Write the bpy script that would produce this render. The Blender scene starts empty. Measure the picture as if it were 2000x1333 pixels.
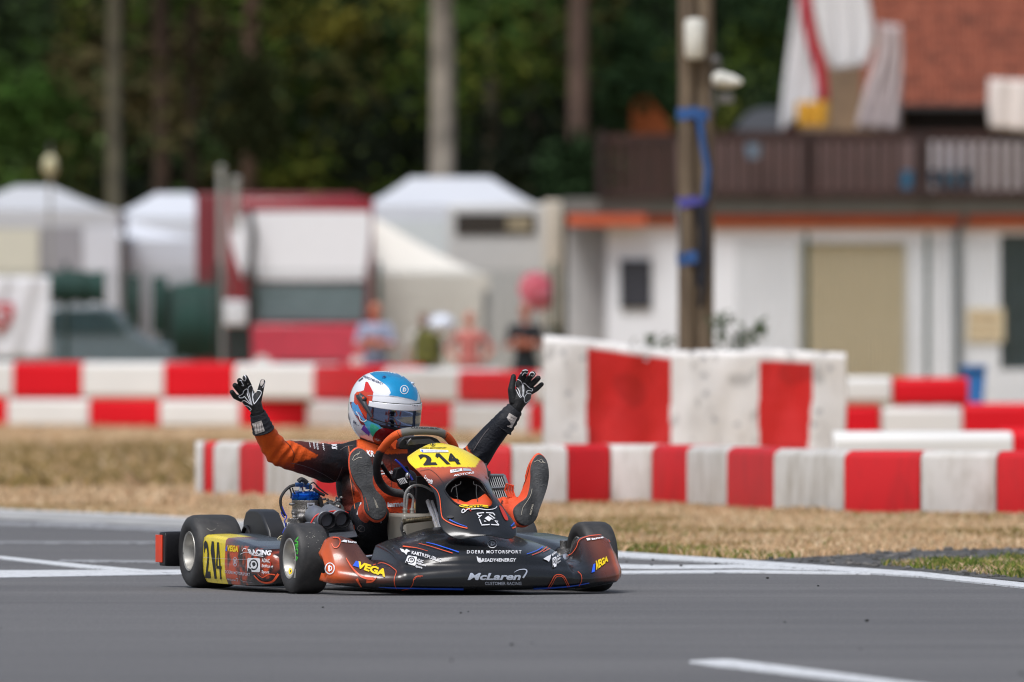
import bpy, bmesh, math, random
import numpy as np
from mathutils import Vector, Matrix, noise
from mathutils.bvhtree import BVHTree
random.seed(7)
R = math.radians
SC = bpy.context.scene
C = SC.collection

# ---------------------------------------------------------------- camera, light, exposure
F = 19444.0        # focal length in photo pixels (350 mm on a 36 mm frame, 2000 px wide)
H = 0.83           # camera height
HY = 720.0         # horizon row in the photo
cam = bpy.data.cameras.new('camera'); camo = bpy.data.objects.new('camera', cam); C.objects.link(camo)
camo.location = (0, 0, H); camo.rotation_euler = (R(90) + math.atan((HY - 666.5) / F), 0, 0)
cam.lens = 350; cam.sensor_width = 36; cam.clip_start = 0.5; cam.clip_end = 3000
cam.dof.use_dof = True; cam.dof.focus_distance = 36.9; cam.dof.aperture_fstop = 4.6
SC.camera = camo
SC.view_settings.view_transform = 'Standard'; SC.view_settings.look = 'None'
SC.view_settings.exposure = 0.2; SC.view_settings.gamma = 1
SC.cycles.use_denoising = True
SC.cycles.max_bounces = 8; SC.cycles.pixel_filter_type = 'BLACKMAN_HARRIS'; SC.cycles.filter_width = 1.1
w = bpy.data.worlds.new('World'); SC.world = w; w.use_nodes = True
nt = w.node_tree; bg = nt.nodes['Background']
sky = nt.nodes.new('ShaderNodeTexSky'); sky.sky_type = 'NISHITA'; sky.sun_disc = False
SUN_EL, SUN_AZ = R(60), R(208)      # high sun behind thin cloud, from camera-left behind the camera
sky.sun_elevation = SUN_EL; sky.sun_rotation = SUN_AZ; sky.dust_density = 3; sky.air_density = 1
hs = nt.nodes.new('ShaderNodeHueSaturation'); hs.inputs['Saturation'].default_value = 0.7
nt.links.new(sky.outputs[0], hs.inputs['Color']); nt.links.new(hs.outputs[0], bg.inputs['Color'])
bg.inputs['Strength'].default_value = 0.11
sl = bpy.data.lights.new('sun', 'SUN'); sl.energy = 2.2; sl.angle = R(24); sl.color = (1, 0.99, 0.985)
so = bpy.data.objects.new('sun', sl); C.objects.link(so)
sdir = Vector((math.sin(SUN_AZ) * math.cos(SUN_EL), math.cos(SUN_AZ) * math.cos(SUN_EL), math.sin(SUN_EL)))
so.rotation_euler = sdir.to_track_quat('Z', 'Y').to_euler(); so.location = (0, -20, 40)

# ---------------------------------------------------------------- photo measurement helpers
def W(px, py, D):
    return Vector(((px - 1000) * D / F, D, H - (py - HY) * D / F))
def G(px, py, z=0.0):
    D = F * (H - z) / (py - HY)
    return Vector(((px - 1000) * D / F, D, z))
TH = R(19.3); cs, sn = math.cos(TH), math.sin(TH)
Y0 = 36.87; X0 = (877 - 1000) * Y0 / F
def K(u, v, w):      # kart frame: u to its left, v forward, w up
    return Vector((X0 + cs * u + sn * v, Y0 + sn * u - cs * v, w))
def pk(px, py, v):   # point of the kart at a photo pixel with known forward coordinate
    k = (px - 1000) / F
    u = (k * (Y0 - cs * v) - X0 - sn * v) / (cs - k * sn)
    p = K(u, v, 0); p.z = H - (py - HY) * p.y / F
    return p
def pu(px, py, u):
    k = (px - 1000) / F
    v = (k * (Y0 + sn * u) - X0 - cs * u) / (sn + k * cs)
    p = K(u, v, 0); p.z = H - (py - HY) * p.y / F
    return p
def pix(P):
    P = np.asarray(P, float).reshape(-1, 3)
    return np.stack([1000 + P[:, 0] * F / P[:, 1], HY - (P[:, 2] - H) * F / P[:, 1]], 1)

# ---------------------------------------------------------------- colour and materials
def lin(c):
    c = c / 255.0
    return c / 12.92 if c <= 0.04045 else ((c + 0.055) / 1.055) ** 2.4
def S(r, g, b): return (lin(r), lin(g), lin(b))
MATS = {}
def mat(name, col=(.5, .5, .5), rough=.5, metal=0.0, var=.12, scale=8.0, bump=0.0, bscale=60.0, coat=0.0, vcol=False,
        col2=None, trans=0.0, alpha=1.0, spec=None, detail=4):
    if name in MATS: return MATS[name]
    m = bpy.data.materials.new(name); m.use_nodes = True; MATS[name] = m
    n = m.node_tree.nodes; l = m.node_tree.links; b = n['Principled BSDF']
    tc = n.new('ShaderNodeTexCoord')
    nz = n.new('ShaderNodeTexNoise'); nz.inputs['Scale'].default_value = scale; nz.inputs['Detail'].default_value = detail
    l.new(tc.outputs['Object'], nz.inputs['Vector'])
    if vcol:
        src = n.new('ShaderNodeAttribute'); src.attribute_name = 'Col'
        mx = n.new('ShaderNodeMix'); mx.data_type = 'RGBA'; mx.blend_type = 'MULTIPLY'; mx.inputs['Factor'].default_value = 1
        mr = n.new('ShaderNodeMapRange'); mr.inputs['From Min'].default_value = .3; mr.inputs['From Max'].default_value = .7
        mr.inputs['To Min'].default_value = 1 - var; mr.inputs['To Max'].default_value = 1 + var * .5
        l.new(nz.outputs['Fac'], mr.inputs['Value']); l.new(src.outputs['Color'], mx.inputs['A']); l.new(mr.outputs[0], mx.inputs['B'])
        l.new(mx.outputs['Result'], b.inputs['Base Color'])
    else:
        cr = n.new('ShaderNodeValToRGB')
        a = tuple(max(0, x * (1 - var)) for x in col); c2 = col2 or tuple(min(1, x * (1 + var)) for x in col)
        cr.color_ramp.elements[0].position = .35; cr.color_ramp.elements[1].position = .65
        cr.color_ramp.elements[0].color = (*a, 1); cr.color_ramp.elements[1].color = (*c2, 1)
        l.new(nz.outputs['Fac'], cr.inputs['Fac']); l.new(cr.outputs['Color'], b.inputs['Base Color'])
    rr = n.new('ShaderNodeMapRange'); rr.inputs['To Min'].default_value = max(0, rough * .85); rr.inputs['To Max'].default_value = min(1, rough * 1.15)
    l.new(nz.outputs['Fac'], rr.inputs['Value']); l.new(rr.outputs[0], b.inputs['Roughness'])
    b.inputs['Metallic'].default_value = metal
    if coat: b.inputs['Coat Weight'].default_value = coat; b.inputs['Coat Roughness'].default_value = .08
    if trans: b.inputs['Transmission Weight'].default_value = trans
    if alpha < 1: b.inputs['Alpha'].default_value = alpha
    if spec is not None: b.inputs['Specular IOR Level'].default_value = spec
    if bump:
        bn = n.new('ShaderNodeTexNoise'); bn.inputs['Scale'].default_value = bscale; bn.inputs['Detail'].default_value = 5
        l.new(tc.outputs['Object'], bn.inputs['Vector'])
        bp = n.new('ShaderNodeBump'); bp.inputs['Strength'].default_value = bump; bp.inputs['Distance'].default_value = .01
        l.new(bn.outputs['Fac'], bp.inputs['Height']); l.new(bp.outputs[0], b.inputs['Normal'])
    return m

# ---------------------------------------------------------------- object helpers
ROOT = {}
def tag(o, label=None, cat=None, group=None, kind=None):
    if label: o['label'] = label
    if cat: o['category'] = cat
    if group: o['group'] = group
    if kind: o['kind'] = kind
    return o
def empty(name, loc, rz=0, parent=None):
    o = bpy.data.objects.new(name, None); C.objects.link(o); o.empty_display_size = .1
    M = Matrix.Translation(Vector(loc)) @ Matrix.Rotation(rz, 4, 'Z')
    ROOT[o.name] = M
    if parent:
        o.parent = parent; L = ROOT.get(parent.name, Matrix.Identity(4)).inverted() @ M
    else: L = M
    o.location = L.to_translation(); o.rotation_euler = L.to_euler()
    return o
def thing(name, loc, label, cat, group=None, rz=0):
    return tag(empty(name, loc, rz), label, cat, group)
class MB:
    """collects geometry in world coordinates; build() links it as ONE mesh object"""
    def __init__(s): s.v = []; s.f = []; s.mi = []; s.ms = []; s.cur = 0; s.col = None; s.cc = (.5, .5, .5)
    def mat(s, m):
        if m not in s.ms: s.ms.append(m)
        s.cur = s.ms.index(m); return s
    def colour(s, c):
        if s.col is None: s.col = [s.cc] * len(s.v)
        s.cc = c; return s
    def add(s, vs, fs, m=None):
        if m is not None: s.mat(m)
        o = len(s.v); s.v += [tuple(p) for p in vs]
        if s.col is not None: s.col += [s.cc] * len(vs)
        for f in fs: s.f.append(tuple(i + o for i in f)); s.mi.append(s.cur)
        return s
    def box(s, c, d, T=None, m=None, rz=0):
        c = Vector(c); x, y, z = d[0] / 2, d[1] / 2, d[2] / 2
        Rm = Matrix.Rotation(rz, 3, 'Z')
        vs = [c + Rm @ Vector((a * x, b * y, e * z)) for e in (-1, 1) for b in (-1, 1) for a in (-1, 1)]
        if T: vs = [T(*p) for p in vs]
        return s.add(vs, [(0, 2, 3, 1), (4, 5, 7, 6), (0, 1, 5, 4), (2, 6, 7, 3), (0, 4, 6, 2), (1, 3, 7, 5)], m)
    def hexa(s, q0, q1, m=None):     # two quads joined
        vs = list(q0) + list(q1)
        return s.add(vs, [(3, 2, 1, 0), (4, 5, 6, 7), (0, 1, 5, 4), (1, 2, 6, 5), (2, 3, 7, 6), (3, 0, 4, 7)], m)
    def prism(s, poly, off, m=None):
        poly = [Vector(p) for p in poly]; off = Vector(off); n = len(poly)
        vs = poly + [p + off for p in poly]
        fs = [tuple(range(n - 1, -1, -1)), tuple(range(n, 2 * n))] + [(i, (i + 1) % n, n + (i + 1) % n, n + i) for i in range(n)]
        return s.add(vs, fs, m)
    def loft(s, rings, closed=True, caps=True, m=None):
        n = len(rings[0]); vs = [p for r in rings for p in r]; fs = []
        for k in range(len(rings) - 1):
            for i in range(n if closed else n - 1):
                j = (i + 1) % n
                fs.append((k * n + i, k * n + j, (k + 1) * n + j, (k + 1) * n + i))
        if caps and closed:
            fs.append(tuple(range(n - 1, -1, -1))); fs.append(tuple(range((len(rings) - 1) * n, len(rings) * n)))
        return s.add(vs, fs, m)
    def tube(s, pts, r, n=10, closed=False, m=None, caps=True):
        pts = [Vector(p) for p in pts]; N = len(pts)
        rs = r if isinstance(r, (list, tuple)) else [r] * N
        rings = []; up = None
        for i, p in enumerate(pts):
            a = pts[(i - 1) % N] if (closed or i > 0) else p; b = pts[(i + 1) % N] if (closed or i < N - 1) else p
            t = (b - a).normalized()
            if up is None: up = t.orthogonal().normalized()
            up = (up - t * up.dot(t))
            up = up.normalized() if up.length > 1e-6 else t.orthogonal().normalized()
            sd = t.cross(up)
            rings.append([p + (up * math.cos(2 * math.pi * k / n) + sd * math.sin(2 * math.pi * k / n)) * rs[i] for k in range(n)])
        if closed: rings.append(rings[0]); caps = False
        return s.loft(rings, True, caps, m)
    def lathe(s, prof, base, axis, n=40, m=None, closed_prof=False):
        base = Vector(base); ax = Vector(axis).normalized(); a = ax.orthogonal().normalized(); b = ax.cross(a)
        rings = [[base + ax * h + (a * math.cos(2 * math.pi * k / n) + b * math.sin(2 * math.pi * k / n)) * max(r, 1e-5) for k in range(n)] for r, h in prof]
        return s.loft(rings, True, False, m)
    def ell(s, c, r, n=16, k=10, m=None, Rm=None):
        c = Vector(c); Rm = Rm or Matrix.Identity(3); rings = []
        for j in range(k + 1):
            t = -math.pi / 2 + math.pi * j / k
            rings.append([c + Rm @ Vector((r[0] * max(math.cos(t), 1e-3) * math.cos(2 * math.pi * i / n), r[1] * max(math.cos(t), 1e-3) * math.sin(2 * math.pi * i / n), r[2] * math.sin(t))) for i in range(n)])
        return s.loft(rings, True, True, m)
    def cone(s, p0, r0, p1, r1, n=14, k=4):     # round cone (capsule)
        p0 = Vector(p0); p1 = Vector(p1); t = (p1 - p0); L = t.length; t = t / max(L, 1e-6)
        a = t.orthogonal().normalized(); b = t.cross(a); rings = []
        def ring(c, r): rings.append([c + (a * math.cos(2 * math.pi * i / n) + b * math.sin(2 * math.pi * i / n)) * r for i in range(n)])
        for j in range(k):
            q = math.pi / 2 * (1 - j / k); ring(p0 - t * r0 * math.sin(q), max(r0 * math.cos(q), 1e-4))
        ring(p0, r0); ring(p1, r1)
        for j in range(1, k + 1):
            q = math.pi / 2 * j / k; ring(p1 + t * r1 * math.sin(q), max(r1 * math.cos(q), 1e-4))
        return s.loft(rings)
    def chain(s, pts):
        for (p0, r0), (p1, r1) in zip(pts[:-1], pts[1:]): s.cone(p0, r0, p1, r1)
        return s
    def bvh(s): return BVHTree.FromPolygons([Vector(p) for p in s.v], s.f)
    def build(s, name, m=None, parent=None, smooth=True, bevel=0, solid=0, subsurf=0, angle=40):
        me = bpy.data.meshes.new(name)
        vs = s.v
        if parent is not None:
            Mi = np.array(ROOT.get(parent.name, Matrix.Identity(4)).inverted()); a = np.array(vs, float)
            vs = (a @ Mi[:3, :3].T + Mi[:3, 3]).tolist()
        me.from_pydata(vs, [], s.f)
        if m is not None and not s.ms: me.materials.append(m)
        for q in s.ms: me.materials.append(q)
        if s.ms: me.polygons.foreach_set('material_index', s.mi)
        if s.col is not None:
            at = me.color_attributes.new('Col', 'FLOAT_COLOR', 'POINT')
            a = np.ones((len(s.v), 4), np.float32); a[:, :3] = np.array(s.col); at.data.foreach_set('color', a.ravel())
        bm = bmesh.new(); bm.from_mesh(me); bmesh.ops.recalc_face_normals(bm, faces=bm.faces); bm.to_mesh(me); bm.free()
        if smooth:
            me.polygons.foreach_set('use_smooth', [True] * len(me.polygons))
            if angle < 180: me.set_sharp_from_angle(angle=R(angle))
        me.update()
        o = bpy.data.objects.new(name, me); C.objects.link(o)
        if parent is not None: o.parent = parent; ROOT[o.name] = ROOT.get(parent.name, Matrix.Identity(4)); o.location = (0, 0, 0)
        if solid: q = o.modifiers.new('s', 'SOLIDIFY'); q.thickness = solid; q.offset = -1
        if subsurf: q = o.modifiers.new('ss', 'SUBSURF'); q.levels = q.render_levels = subsurf
        if bevel: q = o.modifiers.new('b', 'BEVEL'); q.width = bevel; q.segments = 2; q.limit_method = 'ANGLE'; q.angle_limit = R(35)
        return o
def struct(name, mb, m, **k): o = mb.build(name, m, **k); o['kind'] = 'structure'; return o
def voxel(mb, size, smooth=6, fac=.6):
    """fuse overlapping solids of mb into one continuous skin; returns a new MB"""
    me = bpy.data.meshes.new('t'); me.from_pydata(mb.v, [], mb.f)
    bm = bmesh.new(); bm.from_mesh(me); bmesh.ops.recalc_face_normals(bm, faces=bm.faces); bm.to_mesh(me); bm.free()
    o = bpy.data.objects.new('t', me); C.objects.link(o)
    q = o.modifiers.new('r', 'REMESH'); q.mode = 'VOXEL'; q.voxel_size = size; q.adaptivity = 0
    q = o.modifiers.new('s', 'SMOOTH'); q.factor = fac; q.iterations = smooth
    dg = bpy.context.evaluated_depsgraph_get(); e = o.evaluated_get(dg); m2 = e.to_mesh()
    out = MB(); v = np.empty(len(m2.vertices) * 3); m2.vertices.foreach_get('co', v)
    out.add(v.reshape(-1, 3).tolist(), [tuple(p.vertices) for p in m2.polygons])
    e.to_mesh_clear(); bpy.data.objects.remove(o); bpy.data.meshes.remove(me)
    return out
def normals(mb):
    v = np.array(mb.v); n = np.zeros_like(v)
    for f in mb.f:
        a, b, c = v[f[0]], v[f[1]], v[f[2]]
        k = np.cross(b - a, c - a)
        for i in f: n[i] += k
    return n / np.maximum(np.linalg.norm(n, axis=1), 1e-9)[:, None]

# ---------------------------------------------------------------- artwork laid on surfaces
def pip(P, poly):
    x, y = P[:, 0], P[:, 1]; ins = np.zeros(len(P), bool); n = len(poly); j = n - 1
    for i in range(n):
        xi, yi = poly[i]; xj, yj = poly[j]
        c = ((yi > y) != (yj > y)) & (x < (xj - xi) * (y - yi) / ((yj - yi) or 1e-9) + xi)
        ins ^= c; j = i
    return ins
def smooth_poly(poly, n=6, closed=True):
    N = len(poly); out = []
    for i in range(N if closed else N - 1):
        p0, p1, p2, p3 = (poly[(i + k) % N] if closed else poly[min(max(i + k, 0), N - 1)] for k in (-1, 0, 1, 2))
        for k in range(n):
            t = k / n
            out.append(tuple(.5 * ((2 * b) + (-a + c) * t + (2 * a - 5 * b + 4 * c - d) * t * t + (-a + 3 * b - 3 * c + d) * t ** 3) for a, b, c, d in zip(p0, p1, p2, p3)))
    if not closed: out.append(tuple(poly[-1]))
    return out
CAM = Vector((0, 0, H))
def lay(bv, p, off, strict=False):
    d = (W(p[0], p[1], 37) - CAM).normalized()
    hit = bv.ray_cast(CAM, d)
    if hit[0] is None and strict: return None
    if hit[0] is None:
        q = bv.find_nearest(W(p[0], p[1], 36.9), 5)[0]; return q - d * off
    nn = hit[1] if hit[1].dot(d) < 0 else -hit[1]
    return hit[0] + nn * off - d * abs(off) * .3 * (1 if off > 0 else -1)
def refine(bm, lim):
    for _ in range(5):
        e = [e for e in bm.edges if e.calc_length() > lim]
        if not e: break
        bmesh.ops.subdivide_edges(bm, edges=e, cuts=1); bmesh.ops.triangulate(bm, faces=[f for f in bm.faces if len(f.verts) > 3])
class Decals:
    def __init__(s, bv, off=.0016, lim=7): s.bv = bv; s.mb = MB(); s.off = off; s.lim = lim; s.layer = 0
    def _put(s, bm, m, off=None):
        bmesh.ops.triangulate(bm, faces=bm.faces[:]); refine(bm, s.lim)
        s.layer += 1; o = off or (s.off + s.layer * .00004)
        bm.verts.index_update()
        vs = [lay(s.bv, (v.co.x, v.co.y), o, True) for v in bm.verts]; fs = []
        for f in bm.faces:
            q = [vs[v.index] for v in f.verts]
            if None in q: continue
            if max(p.y for p in q) - min(p.y for p in q) > .05: continue
            fs.append(tuple(v.index for v in f.verts))
        used = sorted(set(i for f in fs for i in f)); mp = {a: k for k, a in enumerate(used)}
        if fs: s.mb.add([vs[i] for i in used], [tuple(mp[i] for i in f) for f in fs], m)
        bm.free()
    def poly(s, pts, m, off=None, smooth=0):
        if smooth: pts = smooth_poly(pts, smooth)
        bm = bmesh.new(); vs = [bm.verts.new((x, y, 0)) for x, y in pts]; bm.faces.new(vs); s._put(bm, m, off); return s
    def line(s, pts, w, m, smooth=5, closed=False, off=None):
        if smooth: pts = smooth_poly(pts, smooth, closed)
        n = len(pts); L = []; Rr = []
        for i in range(n):
            a = pts[(i - 1) % n] if (closed or i) else pts[i]; b = pts[(i + 1) % n] if (closed or i < n - 1) else pts[i]
            dx, dy = b[0] - a[0], b[1] - a[1]; q = math.hypot(dx, dy) or 1
            ww = w if not isinstance(w, tuple) else w[0] + (w[1] - w[0]) * i / (n - 1)
            L.append((pts[i][0] - dy / q * ww / 2, pts[i][1] + dx / q * ww / 2)); Rr.append((pts[i][0] + dy / q * ww / 2, pts[i][1] - dx / q * ww / 2))
        bm = bmesh.new(); a = [bm.verts.new((x, y, 0)) for x, y in L]; b = [bm.verts.new((x, y, 0)) for x, y in Rr]
        for i in range(n if closed else n - 1):
            j = (i + 1) % n; bm.faces.new((a[i], a[j], b[j], b[i]))
        s._put(bm, m, off); return s
    def text(s, body, quad, m, bold=0.0, shear=0.0, off=None, space=1.0):
        tm = text2d(body, bold, shear, space)
        if tm is None: return s
        vs, fs = tm; TL, TR, BR, BL = [Vector(q) for q in quad]
        bm = bmesh.new(); bv = []
        for x, y in vs:
            p = (TL.lerp(TR, x)).lerp(BL.lerp(BR, x), 1 - y); bv.append(bm.verts.new((p.x, p.y, 0)))
        for f in fs:
            try: bm.faces.new([bv[i] for i in f])
            except ValueError: pass
        s._put(bm, m, off); return s
    def one(s, quad, m):
        TL, TR, BR, BL = [Vector(q) for q in quad]
        return s.poly([tuple((TL.lerp(TR, x)).lerp(BL.lerp(BR, x), y)) for x, y in [(0, .25), (.5, 0), (1, 0), (1, 1), (.45, 1), (.45, .27), (.08, .42)]], m)
    def four(s, quad, w, m):
        TL, TR, BR, BL = [Vector(q) for q in quad]; f = lambda x, y: tuple((TL.lerp(TR, x)).lerp(BL.lerp(BR, x), y))
        s.line([f(.66, 0), f(.05, .66)], w, m, smooth=0); s.line([f(0, .68), f(1.05, .68)], w * 2.2, m, smooth=0); return s.line([f(.74, 0), f(.74, 1)], w, m, smooth=0)
    def rtext(s, body, cx, cy, wd, ht, ang, m, **k):
        a = R(ang); X = Vector((math.cos(a), math.sin(a))); Y = Vector((-math.sin(a), math.cos(a))); c = Vector((cx, cy))
        q = [c - X * wd / 2 - Y * ht / 2, c + X * wd / 2 - Y * ht / 2, c + X * wd / 2 + Y * ht / 2, c - X * wd / 2 + Y * ht / 2]
        return s.text(body, q, m, **k)
    def build(s, name, parent): return s.mb.build(name, None, parent, smooth=True) if s.mb.v else None
def text2d(body, bold=0.0, shear=0.0, space=1.0):
    cu = bpy.data.curves.new('t', 'FONT'); cu.body = body; cu.offset = bold; cu.shear = shear; cu.resolution_u = 3; cu.space_character = space
    o = bpy.data.objects.new('t', cu); C.objects.link(o)
    dg = bpy.context.evaluated_depsgraph_get(); e = o.evaluated_get(dg); me = e.to_mesh()
    vs = [(v.co.x, v.co.y) for v in me.vertices]; fs = [tuple(p.vertices) for p in me.polygons]
    e.to_mesh_clear(); bpy.data.objects.remove(o); bpy.data.curves.remove(cu)
    if not vs: return None
    xs = [v[0] for v in vs]; ys = [v[1] for v in vs]; x0, x1, y0, y1 = min(xs), max(xs), min(ys), max(ys)
    return [((x - x0) / (x1 - x0), (y - y0) / (y1 - y0)) for x, y in vs], fs
def flat_text(body, o, X, Y, m, mb, bold=0.0, shear=0.0):     # lettering on a flat sign in the scene
    vs, fs = text2d(body, bold, shear); mb.add([Vector(o) + Vector(X) * x + Vector(Y) * y for x, y in vs], fs, m)
# ================================================================ GROUND, TRACK, MARKINGS
def gpoly(pts, z): return [tuple(G(x, y, z)[:2]) + (z,) for x, y in pts]
def sheet(name, pts, z, m, kind=None):
    mb = MB(); top = gpoly(pts, z); k = len(pts); low = [(x, y, .0006) for x, y, _ in top]      # a thin coat with closed edges
    mb.add(top + low, [tuple(range(k))] + [(i, (i + 1) % k, k + (i + 1) % k, k + i) for i in range(k)]); return struct(name, mb, m, smooth=False)
def clean_nodes(name):
    m = bpy.data.materials.new(name); m.use_nodes = True; n = m.node_tree.nodes; return m, n, m.node_tree.links, n['Principled BSDF']
def ramp(n, stops):
    r = n.new('ShaderNodeValToRGB'); e = r.color_ramp.elements
    e[0].position, e[0].color = stops[0][0], (*stops[0][1], 1); e[1].position, e[1].color = stops[-1][0], (*stops[-1][1], 1)
    for p, c in stops[1:-1]: q = e.new(p); q.color = (*c, 1)
    return r
def noise_tex(n, l, scale, vec, detail=6, rough=.6):
    t = n.new('ShaderNodeTexNoise'); t.inputs['Scale'].default_value = scale; t.inputs['Detail'].default_value = detail; t.inputs['Roughness'].default_value = rough
    l.new(vec, t.inputs['Vector']); return t
def mixc(n, l, fac, a, b, mode='MIX'):
    x = n.new('ShaderNodeMix'); x.data_type = 'RGBA'; x.blend_type = mode
    if isinstance(fac, float): x.inputs['Factor'].default_value = fac
    else: l.new(fac, x.inputs['Factor'])
    for s_, v in (('A', a), ('B', b)):
        if isinstance(v, tuple): x.inputs[s_].default_value = (*v, 1)
        else: l.new(v, x.inputs[s_])
    return x.outputs['Result']
# asphalt
m_asph, n, l, b = clean_nodes('asphalt'); tc = n.new('ShaderNodeTexCoord').outputs['Object']
fine = noise_tex(n, l, 95, tc, 5, .8); r1 = ramp(n, [(.32, (.068, .067, .070)), (.5, (.113, .112, .115)), (.7, (.31, .305, .305))]); l.new(fine.outputs['Fac'], r1.inputs['Fac'])
mp = n.new('ShaderNodeMapping'); mp.inputs['Scale'].default_value = (.25, 1.2, 1); mp.inputs['Rotation'].default_value = (0, 0, R(-8)); l.new(tc, mp.inputs['Vector'])
big = noise_tex(n, l, .9, mp.outputs[0], 5, .6); r2 = ramp(n, [(.32, (.78, .78, .79)), (.7, (1.12, 1.11, 1.1))]); l.new(big.outputs['Fac'], r2.inputs['Fac'])
c1 = mixc(n, l, 1.0, r1.outputs[0], r2.outputs[0], 'MULTIPLY')
mp2 = n.new('ShaderNodeMapping'); mp2.inputs['Scale'].default_value = (.06, 2.2, 1); mp2.inputs['Rotation'].default_value = (0, 0, R(-14)); l.new(tc, mp2.inputs['Vector'])
sk = noise_tex(n, l, 1.6, mp2.outputs[0], 4, .6); r3 = ramp(n, [(.52, (1, 1, 1)), (.70, (.82, .82, .82))]); l.new(sk.outputs['Fac'], r3.inputs['Fac'])
c2 = mixc(n, l, 1.0, c1, r3.outputs[0], 'MULTIPLY'); l.new(c2, b.inputs['Base Color']); b.inputs['Roughness'].default_value = .82
bp = n.new('ShaderNodeBump'); bp.inputs['Strength'].default_value = .5; bp.inputs['Distance'].default_value = .004; l.new(fine.outputs['Fac'], bp.inputs['Height']); l.new(bp.outputs[0], b.inputs['Normal'])
# worn white road paint
m_line, n, l, b = clean_nodes('road_paint'); tc = n.new('ShaderNodeTexCoord').outputs['Object']
a_ = noise_tex(n, l, 22, tc, 6, .75); r1 = ramp(n, [(.36, (.30, .30, .31)), (.50, (.66, .68, .70))]); l.new(a_.outputs['Fac'], r1.inputs['Fac']); l.new(r1.outputs[0], b.inputs['Base Color']); b.inputs['Roughness'].default_value = .6
m_line2, n, l, b = clean_nodes('faded_paint'); tc = n.new('ShaderNodeTexCoord').outputs['Object']
a_ = noise_tex(n, l, 18, tc, 6, .75); r1 = ramp(n, [(.40, (.12, .12, .125)), (.62, (.42, .43, .45))]); l.new(a_.outputs['Fac'], r1.inputs['Fac']); l.new(r1.outputs[0], b.inputs['Base Color']); b.inputs['Roughness'].default_value = .7
# dry turf soil
m_soil, n, l, b = clean_nodes('dry_turf'); tc = n.new('ShaderNodeTexCoord').outputs['Object']
a_ = noise_tex(n, l, 1.1, tc, 6, .65); r1 = ramp(n, [(.3, S(120, 100, 60)), (.5, S(175, 148, 103)), (.7, S(196, 172, 130))]); l.new(a_.outputs['Fac'], r1.inputs['Fac'])
a2 = noise_tex(n, l, 30, tc, 6, .7); r2 = ramp(n, [(.3, (.55, .55, .52)), (.7, (1.15, 1.13, 1.1))]); l.new(a2.outputs['Fac'], r2.inputs['Fac'])
l.new(mixc(n, l, 1.0, r1.outputs[0], r2.outputs[0], 'MULTIPLY'), b.inputs['Base Color']); b.inputs['Roughness'].default_value = .95
m_conc = mat('kerb_concrete', (.36, .36, .355), .85, var=.25, scale=3, bump=.3, bscale=80)
m_dirt = mat('rubber_dirt', (.075, .074, .073), .9, var=.45, scale=9, bump=1, bscale=25, detail=8)

mb = MB(); mb.add([(-900, -60, -.012), (900, -60, -.012), (900, 1500, -.012), (-900, 1500, -.012)], [(0, 1, 2, 3)]); struct('ground', mb, m_soil, smooth=False)
edge = [(-600, 976), (0, 999), (290, 1011), (570, 1028), (900, 1053), (1206, 1078), (1400, 1089), (1517, 1096), (1664, 1106), (1800, 1117), (2000, 1138), (2600, 1196)]
epts = [tuple(G(x, y)[:2]) for x, y in edge]
tv = [(-60, epts[0][1] + 1), *epts, (60, 30), (60, -55), (-60, -55)]
mb = MB(); mb.add([(x, y, 0) for x, y in tv], [tuple(range(len(tv)))]); struct('track', mb, m_asph, smooth=False)
TRACK = [(x, y) for x, y in tv]
def strip(name, top, bot, z, m): return sheet(name, top + bot[::-1], z, m)
# concrete kerb and the edge line
strip('concrete_kerb', [(-600, 972), (0, 996), (290, 1008), (570, 1026), (900, 1052)], [(-600, 988), (0, 1013), (290, 1026), (570, 1041), (900, 1058)], .0055, m_conc)
strip('edge_line', [(-600, 968), (0, 993), (290, 1005), (570, 1023), (900, 1049), (1206, 1077), (1400, 1090), (1517, 1098), (1664, 1108), (1800, 1117), (2000, 1138), (2600, 1196)],
      [(-600, 971.5), (0, 997), (290, 1009.5), (570, 1027.5), (900, 1055), (1206, 1087), (1400, 1098), (1517, 1106), (1664, 1117), (1800, 1126), (2000, 1147), (2600, 1206)], .0075, m_line)
strip('inner_line', [(-600, 1010), (0, 1019), (290, 1029), (570, 1044)], [(-600, 1013), (0, 1025), (290, 1036), (570, 1050)], .004, m_line2)
strip('cross_line', [(-500, 1118), (0, 1114), (330, 1113), (900, 1109), (1206, 1102), (1290, 1104), (1450, 1103), (1664, 1109)], [(-500, 1132), (0, 1128), (330, 1122), (900, 1116), (1206, 1110), (1290, 1111), (1450, 1110), (1664, 1116)], .0035, m_line)
strip('lower_cross_line', [(1000, 1119), (1206, 1115), (1450, 1113), (1700, 1118)], [(1000, 1123), (1206, 1120), (1450, 1118), (1700, 1121)], .0055, m_line)
strip('diagonal_line', [(-500, 1048), (0, 1086), (170, 1103), (345, 1118)], [(-500, 1052), (0, 1091), (150, 1108), (300, 1119)], .0055, m_line)
strip('faded_line', [(-300, 1058), (400, 1058)], [(-300, 1061), (400, 1061)], .004, m_line2)
strip('short_line', [(120, 1093), (400, 1096)], [(110, 1097), (400, 1100)], .004, m_line2)
strip('near_line', [(1347, 1291), (1400, 1287.5), (1429, 1288), (1560, 1304), (1780, 1333), (2300, 1401)], [(1347, 1294), (1400, 1301), (1429, 1304), (1560, 1319), (1685, 1333), (2300, 1412)], .004, m_line)
m_lp = mat('fresh_paint', (.62, .64, .68), .6, var=.06)
o = strip('worn_paint_patch', [(75, 1019), (200, 1021)], [(60, 1026), (215, 1028)], .0075, m_line2)
strip('gravel_strip', [(1480, 1094), (1601, 1087), (1790, 1076), (2000, 1071), (2500, 1060)], [(1500, 1097), (1640, 1106), (1800, 1116), (2000, 1136), (2500, 1185)], .003, m_dirt)

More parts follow.
